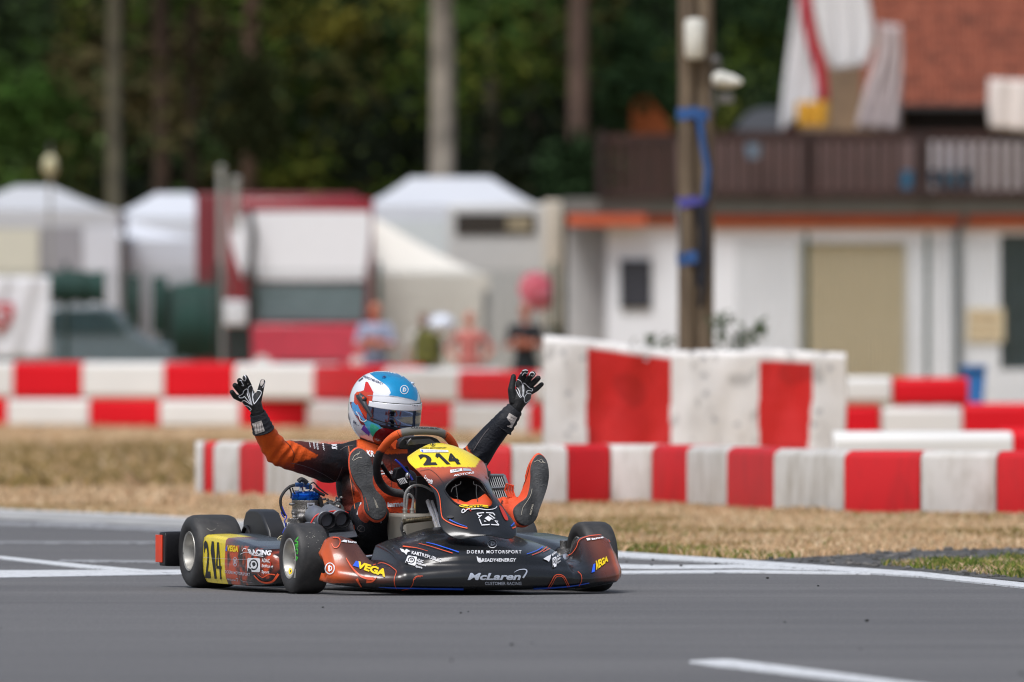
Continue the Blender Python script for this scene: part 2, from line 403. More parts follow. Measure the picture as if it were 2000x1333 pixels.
# ---------------------------------------------------------------- grass (stuff)
def blades(name, label, n, region, hgt, wid, palette, seed, z=0.0):
    rnd = random.Random(seed); mb = MB(); mb.colour((.5, .5, .5)); k = 0
    while k < n:
        q = region(rnd)
        if q is None: continue
        x, y, hs_, ci = q; c = palette[ci][int(rnd.random() * len(palette[ci]))]; j = rnd.uniform(.75, 1.2)
        mb.colour(tuple(t * j for t in c)); h = hgt * hs_ * rnd.uniform(.5, 1.3); a = rnd.uniform(0, math.pi); ww = wid * rnd.uniform(.6, 1.4)
        dx, dy = math.cos(a) * ww, math.sin(a) * ww; lx, ly = rnd.gauss(0, .5) * h, rnd.gauss(0, .5) * h
        mb.add([(x - dx, y - dy, z - .01), (x + dx, y + dy, z - .01), (x + lx * .4 + dx * .6, y + ly * .4 + dy * .6, z + h * .6), (x + lx, y + ly, z + h)], [(0, 1, 2), (0, 2, 3)])
        k += 1
    o = mb.build(name, mat('grass_blade', vcol=True, rough=.85, var=.1, spec=.2), smooth=False); tag(o, label, 'grass', kind='stuff'); return o
straw = [S(206, 178, 144), S(186, 156, 120), S(220, 198, 166), S(168, 140, 106), S(202, 168, 134)]
green = [S(96, 112, 46), S(118, 128, 58), S(82, 100, 40), S(150, 140, 80)]
olive = [S(140, 120, 76), S(120, 104, 62), S(158, 134, 92)]
PAL = [straw, green, olive]
epn = np.array(epts)
def edge_y(x):  return float(np.interp(x, epn[:, 0], epn[:, 1]))
GRAVEL = [tuple(G(x, y)[:2]) for x, y in [(1480, 1095), (1601, 1087), (1790, 1076), (2000, 1071), (2500, 1060), (2500, 1185), (2000, 1136), (1800, 1116), (1640, 1106)]]
GREEN = [tuple(G(x, y)[:2]) for x, y in [(1715, 1106), (1790, 1101), (2000, 1096), (2500, 1092), (2500, 1185), (2000, 1132), (1850, 1117), (1760, 1109)]]
def reg_near(r):
    y = 41 + (64 - 41) * r.random(); x = r.uniform(-1.12, 1.12) * 1000 * y / F
    ey = edge_y(x)
    if y < ey + .12: return None
    if pip(np.array([[x, y]]), GRAVEL)[0]: return None
    nv = noise.noise(Vector((x * 1.3, y * .5, 0))); near = y - ey < 1.2 + 1.5 * nv
    g = .55 if (near and nv > -.1 and x > .3) else (.16 if nv > .25 else .03)
    ci = 1 if r.random() < g else (2 if noise.noise(Vector((x * .9, y * .35, 5))) > .12 and r.random() < .6 else 0)
    return x, y, .7 + .9 * max(0, nv + .3), ci
blades('dry_grass', 'short dry straw coloured grass between the track edge and the red and white kerb wall', 95000, reg_near, .025, .0033, PAL, 3)
def reg_green(r):
    q = (r.uniform(1.2, 2.7), r.uniform(37, 43))
    if not pip(np.array([q]), GREEN)[0]: return None
    nv = noise.noise(Vector((q[0] * 4, q[1] * 1.2, 3)))
    return q[0], q[1], .6 + .8 * max(0, nv + .4), (1 if r.random() < .75 + nv else 0)
blades('green_grass', 'patch of fresh green grass beside the white edge line at right', 9000, reg_green, .028, .0028, PAL, 4, .004)
def reg_far(r):
    y = 60 + (137 - 60) * r.random() ** 1.3; x = r.uniform(-1.1, .2) * 1000 * y / F
    nv = noise.noise(Vector((x * .5, y * .12, 9)))
    band = 66 < y < 100
    return x, y, .8 + (.9 if band else 0) + nv, (2 if band and r.random() < .75 else 0)
blades('tall_dry_grass', 'taller dry grass behind the kerb wall, left of the driver', 60000, reg_far, .07, .009, PAL, 5)
def reg_base(r):      # tufts at the foot of the kerb wall
    x = r.uniform(-3.4, 3.4); px0 = 1000 + x * F / 58
    if px0 < 370: return None
    yb = float(np.interp(px0, [p[0] for p in KB], [p[1] for p in KB])); D = F * H / (yb - HY)
    return x * D / 58, D - r.uniform(.02, .35), 1.0 + 1.2 * max(0, noise.noise(Vector((x * 2, 1, 1)))), (2 if r.random() < .35 else 0)
KB = [(380, 977.5), (398, 977.5), (416, 977.6), (466, 978.6), (518, 981), (612, 985), (700, 987.5), (790, 989), (865, 990), (935, 990.5), (1000, 990.5), (1110, 990), (1193, 989), (1272, 989.5), (1341, 992),
      (1419, 997), (1510, 1004), (1647, 1010), (1797, 1012), (1946, 1012), (2110, 1015)]
blades('grass_tufts', 'tufts of straw growing along the foot of the kerb wall', 6000, reg_base, .034, .003, PAL, 6)
# tiny stones and rubber crumbs on the track
mb = MB(); rnd = random.Random(11)
for px, py in [(1398, 1104), (1507, 1100), (1640, 1103), (1692, 1107), (1499, 1132), (1598, 1147), (1330, 1108), (900, 1200), (2, 1230)] + [(rnd.uniform(1200, 2000), rnd.uniform(1090, 1110)) for _ in range(14)] + [(rnd.uniform(0, 2000), rnd.uniform(1150, 1320)) for _ in range(10)]:
    p = G(px, py); s_ = rnd.uniform(.002, .006); mb.ell((p.x, p.y, s_ * .5 + .003), (s_ * 1.3, s_, s_ * .7), 6, 4)
mg_ = MB()
for _ in range(420):
    px, py = rnd.uniform(1400, 2000), rnd.uniform(1072, 1130); p = G(px, py)
    if not pip(np.array([[p.x, p.y]]), GRAVEL)[0]: continue
    s_ = rnd.uniform(.004, .014); mg_.ell((p.x, p.y, s_ * .3 + .003), (s_ * 1.3, s_, s_ * .7), 6, 4)
tag(mg_.build('loose_stones', mat('loose_stone', (.12, .115, .11), .9, var=.7, scale=6)), 'small dark stones lying on the dark strip beside the right edge line', 'stones', kind='stuff')
tag(mb.build('rubber_crumbs', mat('rubber_crumb', (.02, .02, .02), .9)), 'black crumbs of tyre rubber scattered on the track', 'rubber crumbs', kind='stuff')

# ================================================================ KERB WALL (front)
m_red = mat('wall_red', S(205, 28, 38), .55, var=.10, scale=1.2, bump=.15, bscale=30)
m_wht = None
def grimy_white(name, base, dirt, lo, hi, zs=.4):
    m, n, l, b = clean_nodes(name); tc = n.new('ShaderNodeTexCoord').outputs['Object']
    mp = n.new('ShaderNodeMapping'); mp.inputs['Scale'].default_value = (1, 1, zs); l.new(tc, mp.inputs['Vector'])
    a_ = noise_tex(n, l, 9, mp.outputs[0], 7, .7); r1 = ramp(n, [(lo, base), (hi, dirt)]); l.new(a_.outputs['Fac'], r1.inputs['Fac']); l.new(r1.outputs[0], b.inputs['Base Color']); b.inputs['Roughness'].default_value = .6
    return m
m_wht = grimy_white('grimy_white', S(204, 202, 198), S(164, 158, 148), .45, .72, .3)
m_redd = grimy_white('grimy_red', S(198, 16, 26), S(156, 26, 28), .5, .8, .3)
kp = [G(x, y) for x, y in KB]
def side(i):
    a = kp[max(i - 1, 0)]; b_ = kp[min(i + 1, len(kp) - 1)]; t = (b_ - a).normalized(); return Vector((-t.y, t.x, 0))
HK, DK, CH = .372, .32, .045
def sect(i, j, t):
    p = kp[i].lerp(kp[j], t); nrm = side(i).lerp(side(j), t).normalized()
    if nrm.y < 0: nrm = -nrm
    return [p, p + Vector((0, 0, HK - CH)), p + nrm * .012 + Vector((0, 0, HK - .02)), p + nrm * CH + Vector((0, 0, HK)), p + nrm * (DK - CH) + Vector((0, 0, HK)), p + nrm * DK + Vector((0, 0, HK - CH)), p + nrm * DK]
look = ['at its far left end, narrow', 'second from the left end, narrow', 'third from the left end', 'fourth from the left end', 'left of the engine', 'behind the engine under the raised arm',
        'behind the driver\'s shoulder', 'behind the helmet\'s underside', 'behind the steering wheel', 'behind the number plate\'s right side', 'behind the left shoe', 'right of the left shoe', 'second right of the left shoe',
        'third right of the left shoe', 'fourth right of the left shoe', 'fifth right of the left shoe', 'first of the wide ones at right', 'widest one at right', 'last whole one at right', 'cut by the right edge of the photo']
for i in range(len(kp) - 1):
    red = i % 2 == 1; L = (kp[i + 1] - kp[i]).length; e = min(.004 / L, .1)
    o = thing('kerb_block', kp[i].lerp(kp[i + 1], .5), ('red' if red else 'grimy white') + ' block of the low front kerb wall, ' + look[i], 'kerb block', 'red and white blocks of the front kerb wall')
    mb = MB(); mb.loft([sect(i, i + 1, e), sect(i, i + 1, .5), sect(i, i + 1, 1 - e)])
    # sub-divided block body as the thing's own mesh
    me = mb.build('block_body', m_redd if red else m_wht, o, bevel=.006)

# ================================================================ BANNER WRAPPED WALL
bp_ = [(1062, 655, 70.5), (1148, 662, 70.52), (1310, 685, 70.62), (1480, 684, 70.6), (1585, 685, 70.52), (1652, 690, 70.55)]
def bw(x):
    xs = [p[0] for p in bp_]; return float(np.interp(x, xs, [p[1] for p in bp_])), float(np.interp(x, xs, [p[2] for p in bp_]))
mb = MB(); mb.colour((1, 1, 1)); NX, NZ = 260, 60; rings = []
for i in range(NX + 1):
    px = 1062 + (1652 - 1062) * i / NX; ty, D = bw(px); x = (px - 1000) * D / F; zt = H - (ty - HY) * D / F; col = []
    for j in range(NZ + 1):
        t = j / NZ
        if t < .7: z = zt * t / .7; y = D
        elif t < .8: q = (t - .7) / .1 * math.pi / 2; z = zt - .05 + .05 * math.sin(q); y = D + .05 - .05 * math.cos(q)
        else: z = zt; y = D + .05 + (t - .8) / .2 * .6
        if t <= .7: z = (zt - .05) * t / .7
        sg = .035 * noise.noise(Vector((x * 2.2, z * 1.1, 2))) + .018 * noise.noise(Vector((x * 7, z * 2.5, 4))) + .02 * math.sin(x * 14 + 2 * noise.noise(Vector((x, z, 7)))) * (1 - abs(t - .4))
        col.append((x, y + sg, z + .012 * noise.noise(Vector((x * 3, 0, 1))) * (t > .6)))
    rings.append(col)
vs = [p for c in rings for p in c]; P2 = pix(vs); cols = []
for k, (p, q) in enumerate(zip(vs, P2)):
    x = q[0] + 3 * noise.noise(Vector((0, p[2] * 5, 1))); ty, D = bw(q[0]); j = k % (NZ + 1)
    c = S(226, 224, 222)
    nz_ = noise.noise(Vector((p[0] * 9, p[2] * 6, 4)))
    if (1146 < x < 1310 and q[1] > ty + 16) or (1482 < x < 1587 - max(0, (q[1] - 780) * .1) and q[1] > ty + 22):
        c = S(200, 28, 26)
        nz_ = noise.noise(Vector((p[0] * 3, p[2] * 3, 4)))
        if nz_ < -.2: c = tuple(a * .8 for a in c)
    elif nz_ > .42: c = tuple(a * .7 for a in c)
    cols.append(c)
fs = [(i * (NZ + 1) + j, (i + 1) * (NZ + 1) + j, (i + 1) * (NZ + 1) + j + 1, i * (NZ + 1) + j + 1) for i in range(NX) for j in range(NZ)]
mb.add(vs, fs); mb.col = cols
ow = thing('wrapped_barrier', (1.3, 71, 0), 'tall red and white striped tarpaulin wrapped round a tyre wall beside the wooden pole', 'barrier')
mb.build('tarpaulin', mat('tarpaulin', vcol=True, rough=.45, var=.08, scale=5, bump=.4, bscale=12), ow, angle=180)
mb = MB(); mb.colour(S(214, 210, 206))
for i in (0, NX):
    mb = MB(); mb.colour(S(214, 210, 206)); x, D = rings[i][0][0], rings[i][0][1]; g = [[(x + .01 * math.sin(k * 2 + j), D + .65 * k / 8, (H - (bw(1062 if i == 0 else 1652)[0] - HY) * D / F) * j / 10) for k in range(9)] for j in range(11)]; mb.loft(g, False, False); mb.build('end_flap', mat('tarpaulin', vcol=True), ow, angle=180)
mb = MB()
for px, py in [(1262, 700), (1100, 690), (1140, 700), (1375, 735), (1378, 770), (1395, 820), (1440, 830), (1110, 770), (1108, 850), (1120, 835), (1600, 805), (1622, 720), (1590, 830), (1610, 690), (1375, 700), (1350, 690)]:
    mb = MB(); ty, D = bw(px); c = W(px, py, D - .06); mb.lathe([(.008, 0), (.02, -.004), (.02, .0), (.008, .004)], c, (0, 1, 0), 12); mb.build('eyelet', mat('eyelet_steel', (.35, .36, .38), .5, metal=.6), ow)

# ================================================================ REAR FOAM BARRIERS
m_fr = mat('foam_red', S(212, 12, 30), .6, var=.05, scale=.8, spec=.25); m_fw = mat('foam_white', S(222, 222, 220), .5, var=.05, scale=.8)
def foam(p0, p1, z0, z1, red, label, group, depth=.6):
    p0 = Vector(p0); p1 = Vector(p1); t = (p1 - p0).normalized(); nr = Vector((-t.y, t.x, 0))
    if nr.y < 0: nr = -nr
    t2 = t * .006; a, b_ = p0 + t2, p1 - t2; c = .05
    def sec(p): return [p + nr * c + Vector((0, 0, z0)), p + Vector((0, 0, z0 + c)), p + Vector((0, 0, z1 - c)), p + nr * c + Vector((0, 0, z1)), p + nr * (depth - c) + Vector((0, 0, z1)), p + nr * depth + Vector((0, 0, z1 - c)), p + nr * depth + Vector((0, 0, z0 + c)), p + nr * (depth - c) + Vector((0, 0, z0))]
    mb = MB(); mb.loft([sec(a), sec(b_)]); o = mb.build('foam_block', m_fr if red else m_fw, bevel=.02)
    return tag(o, label, 'barrier block', group)
def bd(x): return float(np.interp(x, [-200, 0, 600, 1000, 1200], [141, 140, 138, 122, 116]))
def bt(x): return float(np.interp(x, [0, 350, 640, 1000, 1200], [707, 708, 712, 727, 733]))
def bm_(x): return float(np.interp(x, [0, 350, 640, 1000, 1200], [779, 780, 783, 789, 792]))
top = [-125, 24, 159, 319, 456, 612, 748, 893, 1040, 1180]; bot = [-140, 13, 173, 311, 467, 598, 738, 882, 1032, 1160]
pt = lambda x: (lambda D: ((x - 1000) * D / F, D, 0))(bd(x))
zz = lambda x, y: H - (y - HY) * bd(x) / F
wh = ['at the left edge of the photo', 'first whole one from the left', 'second from the left', 'left of the raised glove', 'behind the raised glove at left', 'left of the helmet', 'behind the helmet', 'behind the right of the helmet', 'behind the raised glove at right']
for row, (bs, r0) in enumerate(((top, 1), (bot, 0))):
    for i in range(len(bs) - 1):
        x0, x1 = bs[i], bs[i + 1]; xm = (x0 + x1) / 2; red = (i % 2 == 1) if row == 0 else (i % 2 == 0)
        zm = zz(xm, bm_(xm)); z0, z1 = (zm + .004, zz(xm, bt(xm))) if row == 0 else (0, zm)
        foam(pt(x0), pt(x1), z0, z1, red, ('red' if red else 'white') + ' ' + ('upper' if row == 0 else 'lower') + ' block of the far checkered barrier, ' + wh[i], 'blocks of the far checkered barrier')
def fb(x0, x1, y0, y1, D, red, label, depth=.5):
    z1 = H - (y0 - HY) * D / F; z0 = max(0, H - (y1 - HY) * D / F)
    return foam(W(x0, 0, D) * Vector((1, 1, 0)) if False else ((x0 - 1000) * D / F, D, 0), ((x1 - 1000) * D / F, D, 0), z0, z1, red, label, 'blocks of the barrier at right', depth)
fb(1560, 1742, 736, 790, 106, False, 'white upper block left of the red one, right of the striped tarpaulin')
fb(1744, 1893, 738, 792, 106, True, 'red upper block beside the blue bin')
fb(1560, 1720, 792, 875, 106, True, 'red lower block right of the striped tarpaulin')
fb(1722, 1880, 794, 875, 106, False, 'white lower block under the red upper block')
fb(1882, 2060, 788, 875, 104, True, 'red lower block running to the right edge of the photo')
fb(1955, 2100, 838, 905, 80, True, 'red block at the right edge, behind the end of the white rail')
o = foam(((1625 - 1000) * 64 / F, 64, 0), ((1981 - 1000) * 64 / F, 64, 0), 0, .425, False, 'long plain white block lying behind the right part of the front kerb wall', None, .4); o.name = 'white_block'
if 'group' in o: del o['group']
# ================================================================ BACKGROUND
def quadp(x0, y0, x1, y1, D): return [W(x0, y1, D), W(x1, y1, D), W(x1, y0, D), W(x0, y0, D)]
def slab(mb, x0, y0, x1, y1, D, dep, m=None):     # box whose front face covers a measured rectangle
    a = quadp(x0, y0, x1, y1, D); o = Vector((0, dep, 0)); return mb.prism(a, o, m)
def zpx(y, D): return H - (y - HY) * D / F
def xpx(x, D): return (x - 1000) * D / F
# ---- wire fence
def fence(name, x0, x1, ytop, D, label, posts):
    o = thing(name, (xpx((x0 + x1) / 2, D), D, 0), label, 'fence')
    mg = mat('fence_green', S(38, 66, 60), .5); zt = zpx(ytop, D); X0_, X1_ = xpx(x0, D), xpx(x1, D); mb = MB()
    x = X0_
    while x < X1_: mb.box((x, D, zt / 2), (.012, .006, zt)); x += .06
    z = .1
    while z < zt: mb.box(((X0_ + X1_) / 2, D - .006, z), (X1_ - X0_, .007, .006)); z += .2
    p = mb.build('wire_mesh', mg, o, smooth=False)
    for q in posts:
        mb = MB(); mb.box((xpx(q, D), D + .05, (zt + .1) / 2), (.07, .05, zt + .1)); mb.box((xpx(q, D), D + .05, zt + .11), (.08, .06, .02)); mb.build('post', mg, o, smooth=False)
    return o
fence('mesh_fence', -60, 1110, 528, 150, 'dark green wire mesh fence behind the far checkered barrier', [-20, 128, 425, 740, 1080])
fence('mesh_fence', 1440, 2100, 470, 150, 'thin green wire mesh fence in front of the garage building', [1575, 1812, 2040])
# ---- white banner with red shield
mb = MB(); D = 149; mw = mat('banner_white', S(214, 216, 222), .6, var=.04); mr = mat('shield_red', S(190, 60, 66), .6)
nx, nz = 24, 16; vs = []
for i in range(nx + 1):
    for j in range(nz + 1):
        px = -90 + 188 * i / nx; py = 541 + 158 * j / nz; p = W(px, py, D); p.y += .03 * math.sin(i * .9 + j * .3); vs.append(p)
mb.add(vs, [(i * (nz + 1) + j, (i + 1) * (nz + 1) + j, (i + 1) * (nz + 1) + j + 1, i * (nz + 1) + j + 1) for i in range(nx) for j in range(nz)], mw)
o = tag(mb.build('banner', mw, solid=.01), 'white cloth banner with a red shield tied to the fence at the left edge', 'banner')
mb = MB(); sh = [(-22, 592), (26, 592), (27, 612), (20, 630), (2, 650), (-16, 630), (-23, 612)]; mb.prism([W(x, y, D - .06) for x, y in sh], (0, -.01, 0), mr)
sh2 = [(-10, 603), (13, 603), (13, 612), (8, 614), (14, 624), (2, 636), (-10, 622)]; mb.prism([W(x, y, D - .085) for x, y in sh2], (0, -.005, 0), mw)
mb.mat(mr); mb.tube([W(-6, 608, D - .1), W(8, 614, D - .1), W(-2, 620, D - .1), W(8, 628, D - .1)], .02, 6); mb.build('shield', mr, o, smooth=False)
o['label'] = 'white cloth banner with a red shield tied to the fence at the left edge'
# ---- screen nets on the fence
mnet = mat('screen_net', S(24, 58, 52), .8, var=.2, scale=3)
for k, (x0, y0, x1, y1, lb) in enumerate([(86, 530, 206, 592, 'wide dark green screen net hung on the fence right of the shield banner'), (248, 538, 272, 640, 'narrow dark green net strip left of the truck'), (297, 540, 326, 650, 'second narrow dark green net strip, nearer the truck'), (338, 552, 420, 700, 'dark green net panel hung on the fence directly left of the truck')]):
    mb = MB(); nn = 10; a = [W(x0 + (x1 - x0) * i / nn, y0 + 3 * math.sin(i), 149.7) + Vector((0, .03 * math.sin(i * 1.7), 0)) for i in range(nn + 1)]; b_ = [W(x0 + (x1 - x0) * i / nn, y1 + 4 * math.sin(i * 2.1), 149.7) for i in range(nn + 1)]
    mb.loft([a, b_], closed=False, caps=False); tag(mb.build('screen_net', mnet, solid=.015), lb, 'net')
# ---- vehicles
def wheel_at(root, c, r, wd, name='wheel'):
    mb = MB(); mb.lathe([(r * .5, -wd / 2), (r * .92, -wd / 2), (r, -wd * .35), (r, wd * .35), (r * .92, wd / 2), (r * .5, wd / 2)], c, (0, 1, 0), 28); o = mb.build('tyre', mat('car_tyre', (.02, .02, .02), .8), root)
    mb = MB(); mb.lathe([(.01, -wd * .4), (r * .5, -wd * .5), (r * .55, 0), (.01, .0)], c, (0, 1, 0), 20); mb.build('rim', mat('car_rim', (.4, .4, .42), .35, metal=.8), root)
D = 158; t = thing('parked_car', (xpx(150, D), D, 0), 'dark grey car parked behind the fence beside the shield banner', 'car')
prof = [(-40, 800), (-60, 740), (-55, 690), (-20, 660), (20, 612), (60, 598), (190, 596), (228, 604), (262, 645), (290, 664), (345, 678), (372, 700), (378, 745), (370, 800)]
car_m = mat('car_grey', S(104, 118, 126), .3, coat=.6); gl = mat('car_glass', S(50, 70, 76), .12, spec=.8)
mb = MB(); mb.prism([W(x, y, D) for x, y in prof], (0, 1.7, 0)); mb.build('body', car_m, t, bevel=.06)
mb = MB(); mb.prism([W(x, y, D - .02) for x, y in [(30, 652), (58, 612), (120, 608), (120, 652)]], (0, -.01, 0)); mb.prism([W(x, y, D - .02) for x, y in [(130, 652), (130, 608), (190, 606), (220, 612), (248, 652)]], (0, -.01, 0)); mb.build('side_window', gl, t)
for x in (25, 310): wheel_at(t, W(x, 795, D - .02), .31, .22)
# ---- truck
D = 168; t = thing('truck', (xpx(590, D), D, 0), 'tall dark red truck with white roof fairing, standing behind the fence', 'truck')
m_tr = mat('truck_red', S(138, 24, 38), .35, coat=.4, var=.08); m_tw = mat('truck_white', S(232, 234, 240), .4, var=.02); m_tp = mat('truck_pink', S(214, 60, 84), .35, coat=.4, var=.1); m_bk = mat('black_plastic', (.018, .018, .02), .5)
mb = MB(); mb.hexa([W(455, 790, D), W(725, 790, D), W(730, 388, D), W(445, 388, D)], [W(430, 790, D + 2.2), W(725, 790, D + 2.2), W(728, 395, D + 2.2), W(430, 395, D + 2.2)]); mb.build('cab', m_tr, t, bevel=.06, smooth=True)
mb = MB(); slab(mb, 382, 378, 700, 780, D + 2.5, 8); mb.build('trailer', mat('trailer_red', S(120, 44, 52), .5, var=.1), t, bevel=.04)
mb = MB(); mb.prism([W(x, y, D - .05) for x, y in smooth_poly([(478, 420), (500, 414), (700, 414), (722, 422), (722, 470), (712, 540), (700, 548), (520, 548), (500, 540), (486, 500)], 3)], (0, -.08, 0)); mb.build('roof_fairing', m_tw, t, bevel=.02)
mb = MB(); mb.prism([W(x, y, D - .02) for x, y in [(450, 425), (474, 420), (484, 500), (476, 545), (462, 510), (450, 470)]], (0, -.05, 0)); mb.build('side_fairing', m_tw, t)
mb = MB(); mb.prism([W(x, y, D - .05) for x, y in [(497, 556), (714, 556), (710, 628), (500, 628)]], (0, -.03, 0)); mb.build('windscreen', mat('truck_glass', S(112, 128, 134), .1, spec=.9), t, bevel=.01)
mb = MB(); mb.prism([W(x, y, D - .1) for x, y in [(490, 640), (500, 634), (716, 634), (722, 645), (720, 700), (712, 760), (500, 760), (492, 700)]], (0, -.12, 0)); mb.build('grille_panel', m_tp, t, bevel=.03)
mb = MB(); slab(mb, 484, 556, 496, 760, D - .12, .1); mb.build('door_pillar', m_bk, t, bevel=.01)
mb = MB()
for k in range(5): slab(mb, 540, 704 + k * 11, 670, 708 + k * 11, D - .24, .02)
mb.build('grille_slats', m_bk, t, smooth=False)
for x in (512, 700): mb = MB(); mb.lathe([(.01, -.05), (.14, -.03), (.16, .05)], W(x, 712, D - .24), (0, 1, 0), 20); mb.build('headlight', mat('lamp_glass', (.7, .7, .68), .2), t)
mb = MB(); slab(mb, 436, 588, 482, 636, D - .4, .15); mb.build('mirror', m_tw, t, bevel=.04)
mb = MB(); slab(mb, 440, 638, 486, 780, D - .15, .5); mb.build('step_box', m_bk, t, bevel=.03)
mb = MB(); mb.tube([W(488, 412, D - .3), W(494, 460, D - .45), W(490, 520, D - .3), W(498, 600, D - .15)], .06, 8); mb.build('camera_arm', m_bk, t)
for x in (470, 700): wheel_at(t, W(x, 772, D + .3) , .45, .3)
# ---- tents
m_tent = mat('tent_white', S(206, 210, 218), .7, var=.03, scale=1, bump=.3, bscale=3); m_cream = mat('tent_cream', S(220, 217, 208), .7, var=.04, scale=1, bump=.3, bscale=3); m_gw = mat('tent_grey', S(150, 150, 156), .7, var=.05, scale=1)
m_pole = mat('tent_pole', (.35, .36, .37), .4, metal=.8)
def tent(name, x0, x1, ye, pk0, pk1, yp, D, dep, label, m, yv=None, wall=None, ywall=None):
    """peaked canopy: eaves rectangle x0..x1 at row ye, ridge pk0..pk1 at row yp"""
    t = thing(name, (xpx((x0 + x1) / 2, D), D + dep / 2, 0), label, 'tent'); ze, zp = zpx(ye, D), zpx(yp, D); X0_, X1_ = xpx(x0, D), xpx(x1, D); P0, P1 = xpx(pk0, D), xpx(pk1, D); ym = D + dep / 2
    mb = MB(); rings = []; N = 10
    for k in range(N + 1):
        q = k / N; h = ze + (zp - ze) * (q ** 1.25); a = q; xl = X0_ + (P0 - X0_) * a; xr = X1_ + (P1 - X1_) * a; y0 = D + (ym - .1 - D) * a; y1 = D + dep + (ym + .1 - D - dep) * a
        rings.append([(xl, y0, h), ((xl + xr) / 2, y0, h), (xr, y0, h), (xr, (y0 + y1) / 2, h), (xr, y1, h), ((xl + xr) / 2, y1, h), (xl, y1, h), (xl, (y0 + y1) / 2, h)])
    mb.loft(rings); mb.build('canopy', m, t, angle=25)
    v = .28; mb = MB(); mb.loft([[(X0_, D, ze), (X1_, D, ze), (X1_, D + dep, ze), (X0_, D + dep, ze)], [(X0_, D, ze - v), (X1_, D, ze - v), (X1_, D + dep, ze - v), (X0_, D + dep, ze - v)]], True, False); mb.build('valance', m, t, smooth=False)
    for x in (X0_ + .05, X1_ - .05):
        for y in (D + .05, D + dep - .05): mb = MB(); mb.tube([(x, y, 0), (x, y, ze)], .04, 8); mb.build('leg', m_pole, t)
    if wall:
        for (a, b_, wm) in wall: mb = MB(); mb.box(((xpx(a, D) + xpx(b_, D)) / 2, D - .03, (ze - v) / 2), (xpx(b_, D) - xpx(a, D), .03, ze - v - .01)); mb.build('side_wall', wm, t, smooth=False)
    return t
tent('party_tent', -120, 232, 412, 20, 92, 360, 176, 4, 'white roofed tent with grey walls at the left edge', mat('tent_dull', S(188, 190, 194), .7, var=.04, scale=1, bump=.3, bscale=3), wall=[(-100, 161, m_gw), (163, 232, m_tent)])
mb = MB(); slab(mb, -40, 446, 76, 560, 175.9, .05); o_ = mb.build('wall_panel', mat('panel_cream', S(206, 205, 190), .6, var=.03)); tag(o_, 'cream board standing against the grey tent wall at the left edge', 'board')
tent('party_tent', 158, 400, 470, 165, 170, 404, 180, 3, 'low white tent between the grey walled tent and the red truck', m_tent, wall=[(158, 398, m_tent)])
tent('party_tent', 205, 420, 425, 298, 368, 374, 186, 4, 'white tent with a flat topped peak left of the red truck', m_tent, wall=[(206, 418, m_tent)])
tent('party_tent', 705, 1058, 402, 800, 958, 342, 188, 5, 'large white tent with a broad flat peak right of the red truck', m_tent, wall=[(735, 892, mat('tent_pale', S(205, 212, 214), .7, var=.03))])
tent('party_tent', 600, 955, 537, 690, 735, 425, 172, 3.5, 'cream tent with a low sloping roof between the truck and the camper', m_cream, wall=[(720, 940, m_cream)])
mb = MB(); slab(mb, 310, 560, 440, 800, 172, .5); o_ = mb.build('tent_shade_box', mat('tent_shade_green', S(26, 44, 42), .8, var=.2), bevel=.03); tag(o_, 'dark box standing in for the shade beneath the tent left of the red truck', 'shade stand-in')  # dark solid added for the shaded gap beneath the tent
# ---- camper
D = 182; t = thing('camper', (xpx(985, D), D, 0), 'pale camper van with a long dark window beside the orange trimmed building', 'camper')
m_cp = mat('camper_white', S(196, 196, 194), .4, var=.04)
mb = MB(); mb.prism([W(x, y, D) for x, y in [(872, 800), (872, 408), (880, 400), (1082, 398), (1100, 410), (1100, 800)]], (0, 2.2, 0)); mb.build('body', m_cp, t, bevel=.08)
mb = MB(); slab(mb, 890, 417, 1046, 458, D - .04, .05); f = mb.build('window', mat('window_dark', S(46, 40, 36), .15, spec=.8), t)
mb = MB(); slab(mb, 990, 424, 1036, 452, D - .055, .012); mb.build('curtain', mat('curtain_tan', S(150, 138, 112), .8), f)
mb = MB(); slab(mb, 1062, 392, 1098, 640, D - .5, .4); mb.build('awning_case', mat('awning_cream', S(206, 196, 180), .6), t, bevel=.04)
for x in (910, 1060): wheel_at(t, W(x, 778, D - .02), .33, .2)
# ---- red parasol and low teal thing
D = 160; t = thing('red_parasol', (xpx(1052, D), D, 0), 'red and pink parasol leaning behind the black shirted spectator', 'parasol')
mb = MB(); c = W(1052, 568, D); mb.lathe([(.01, -.14), (.12, -.12), (.25, -.05), (.34, .05)], c, (-.5, 1, -.3), 8); mb.build('canopy', mat('parasol_red', S(214, 40, 66), .6, var=.3, scale=6, col2=S(226, 130, 150)), t)
mb = MB(); mb.tube([c, Vector((c.x, c.y + .3, 0))], .02, 6); mb.build('pole', m_pole, t)
# ---- antenna poles
for (px, yt, D, lb, wd, hd) in [(432, 330, 160, 'pale grey mast standing at the left of the red truck', .055, None), (460, 352, 166.5, 'short white air horn post right of the grey mast, at the truck roof', .07, None), (98, 290, 172, 'thin mast with a cream lamp head above the left tent', .03, 1)]:
    t = thing('mast', (xpx(px, D), D, 0), lb, 'mast'); mb = MB(); mb.tube([(xpx(px, D), D, 0 if D != 166.5 else zpx(450, D)), (xpx(px, D), D, zpx(yt + (50 if hd else 0), D))], wd, 10); mb.build('pole', mat('mast_grey', S(150, 152, 148), .5), t)
    mb = MB()
    if hd: c = W(px, 325, D); mb.ell(c, (.13, .13, .2), 12, 8); mb.build('lamp_head', mat('lamp_cream', S(190, 185, 150), .4), t); mb = MB(); mb.tube([W(px, 310, D), W(px, 280, D)], .015, 6); mb.build('tip', m_pole, t)
    else: mb.ell(W(px, yt, D), (wd * 1.3, wd * 1.3, .06), 12, 6); mb.build('cap', mat('mast_grey', S(160, 162, 158)), t)

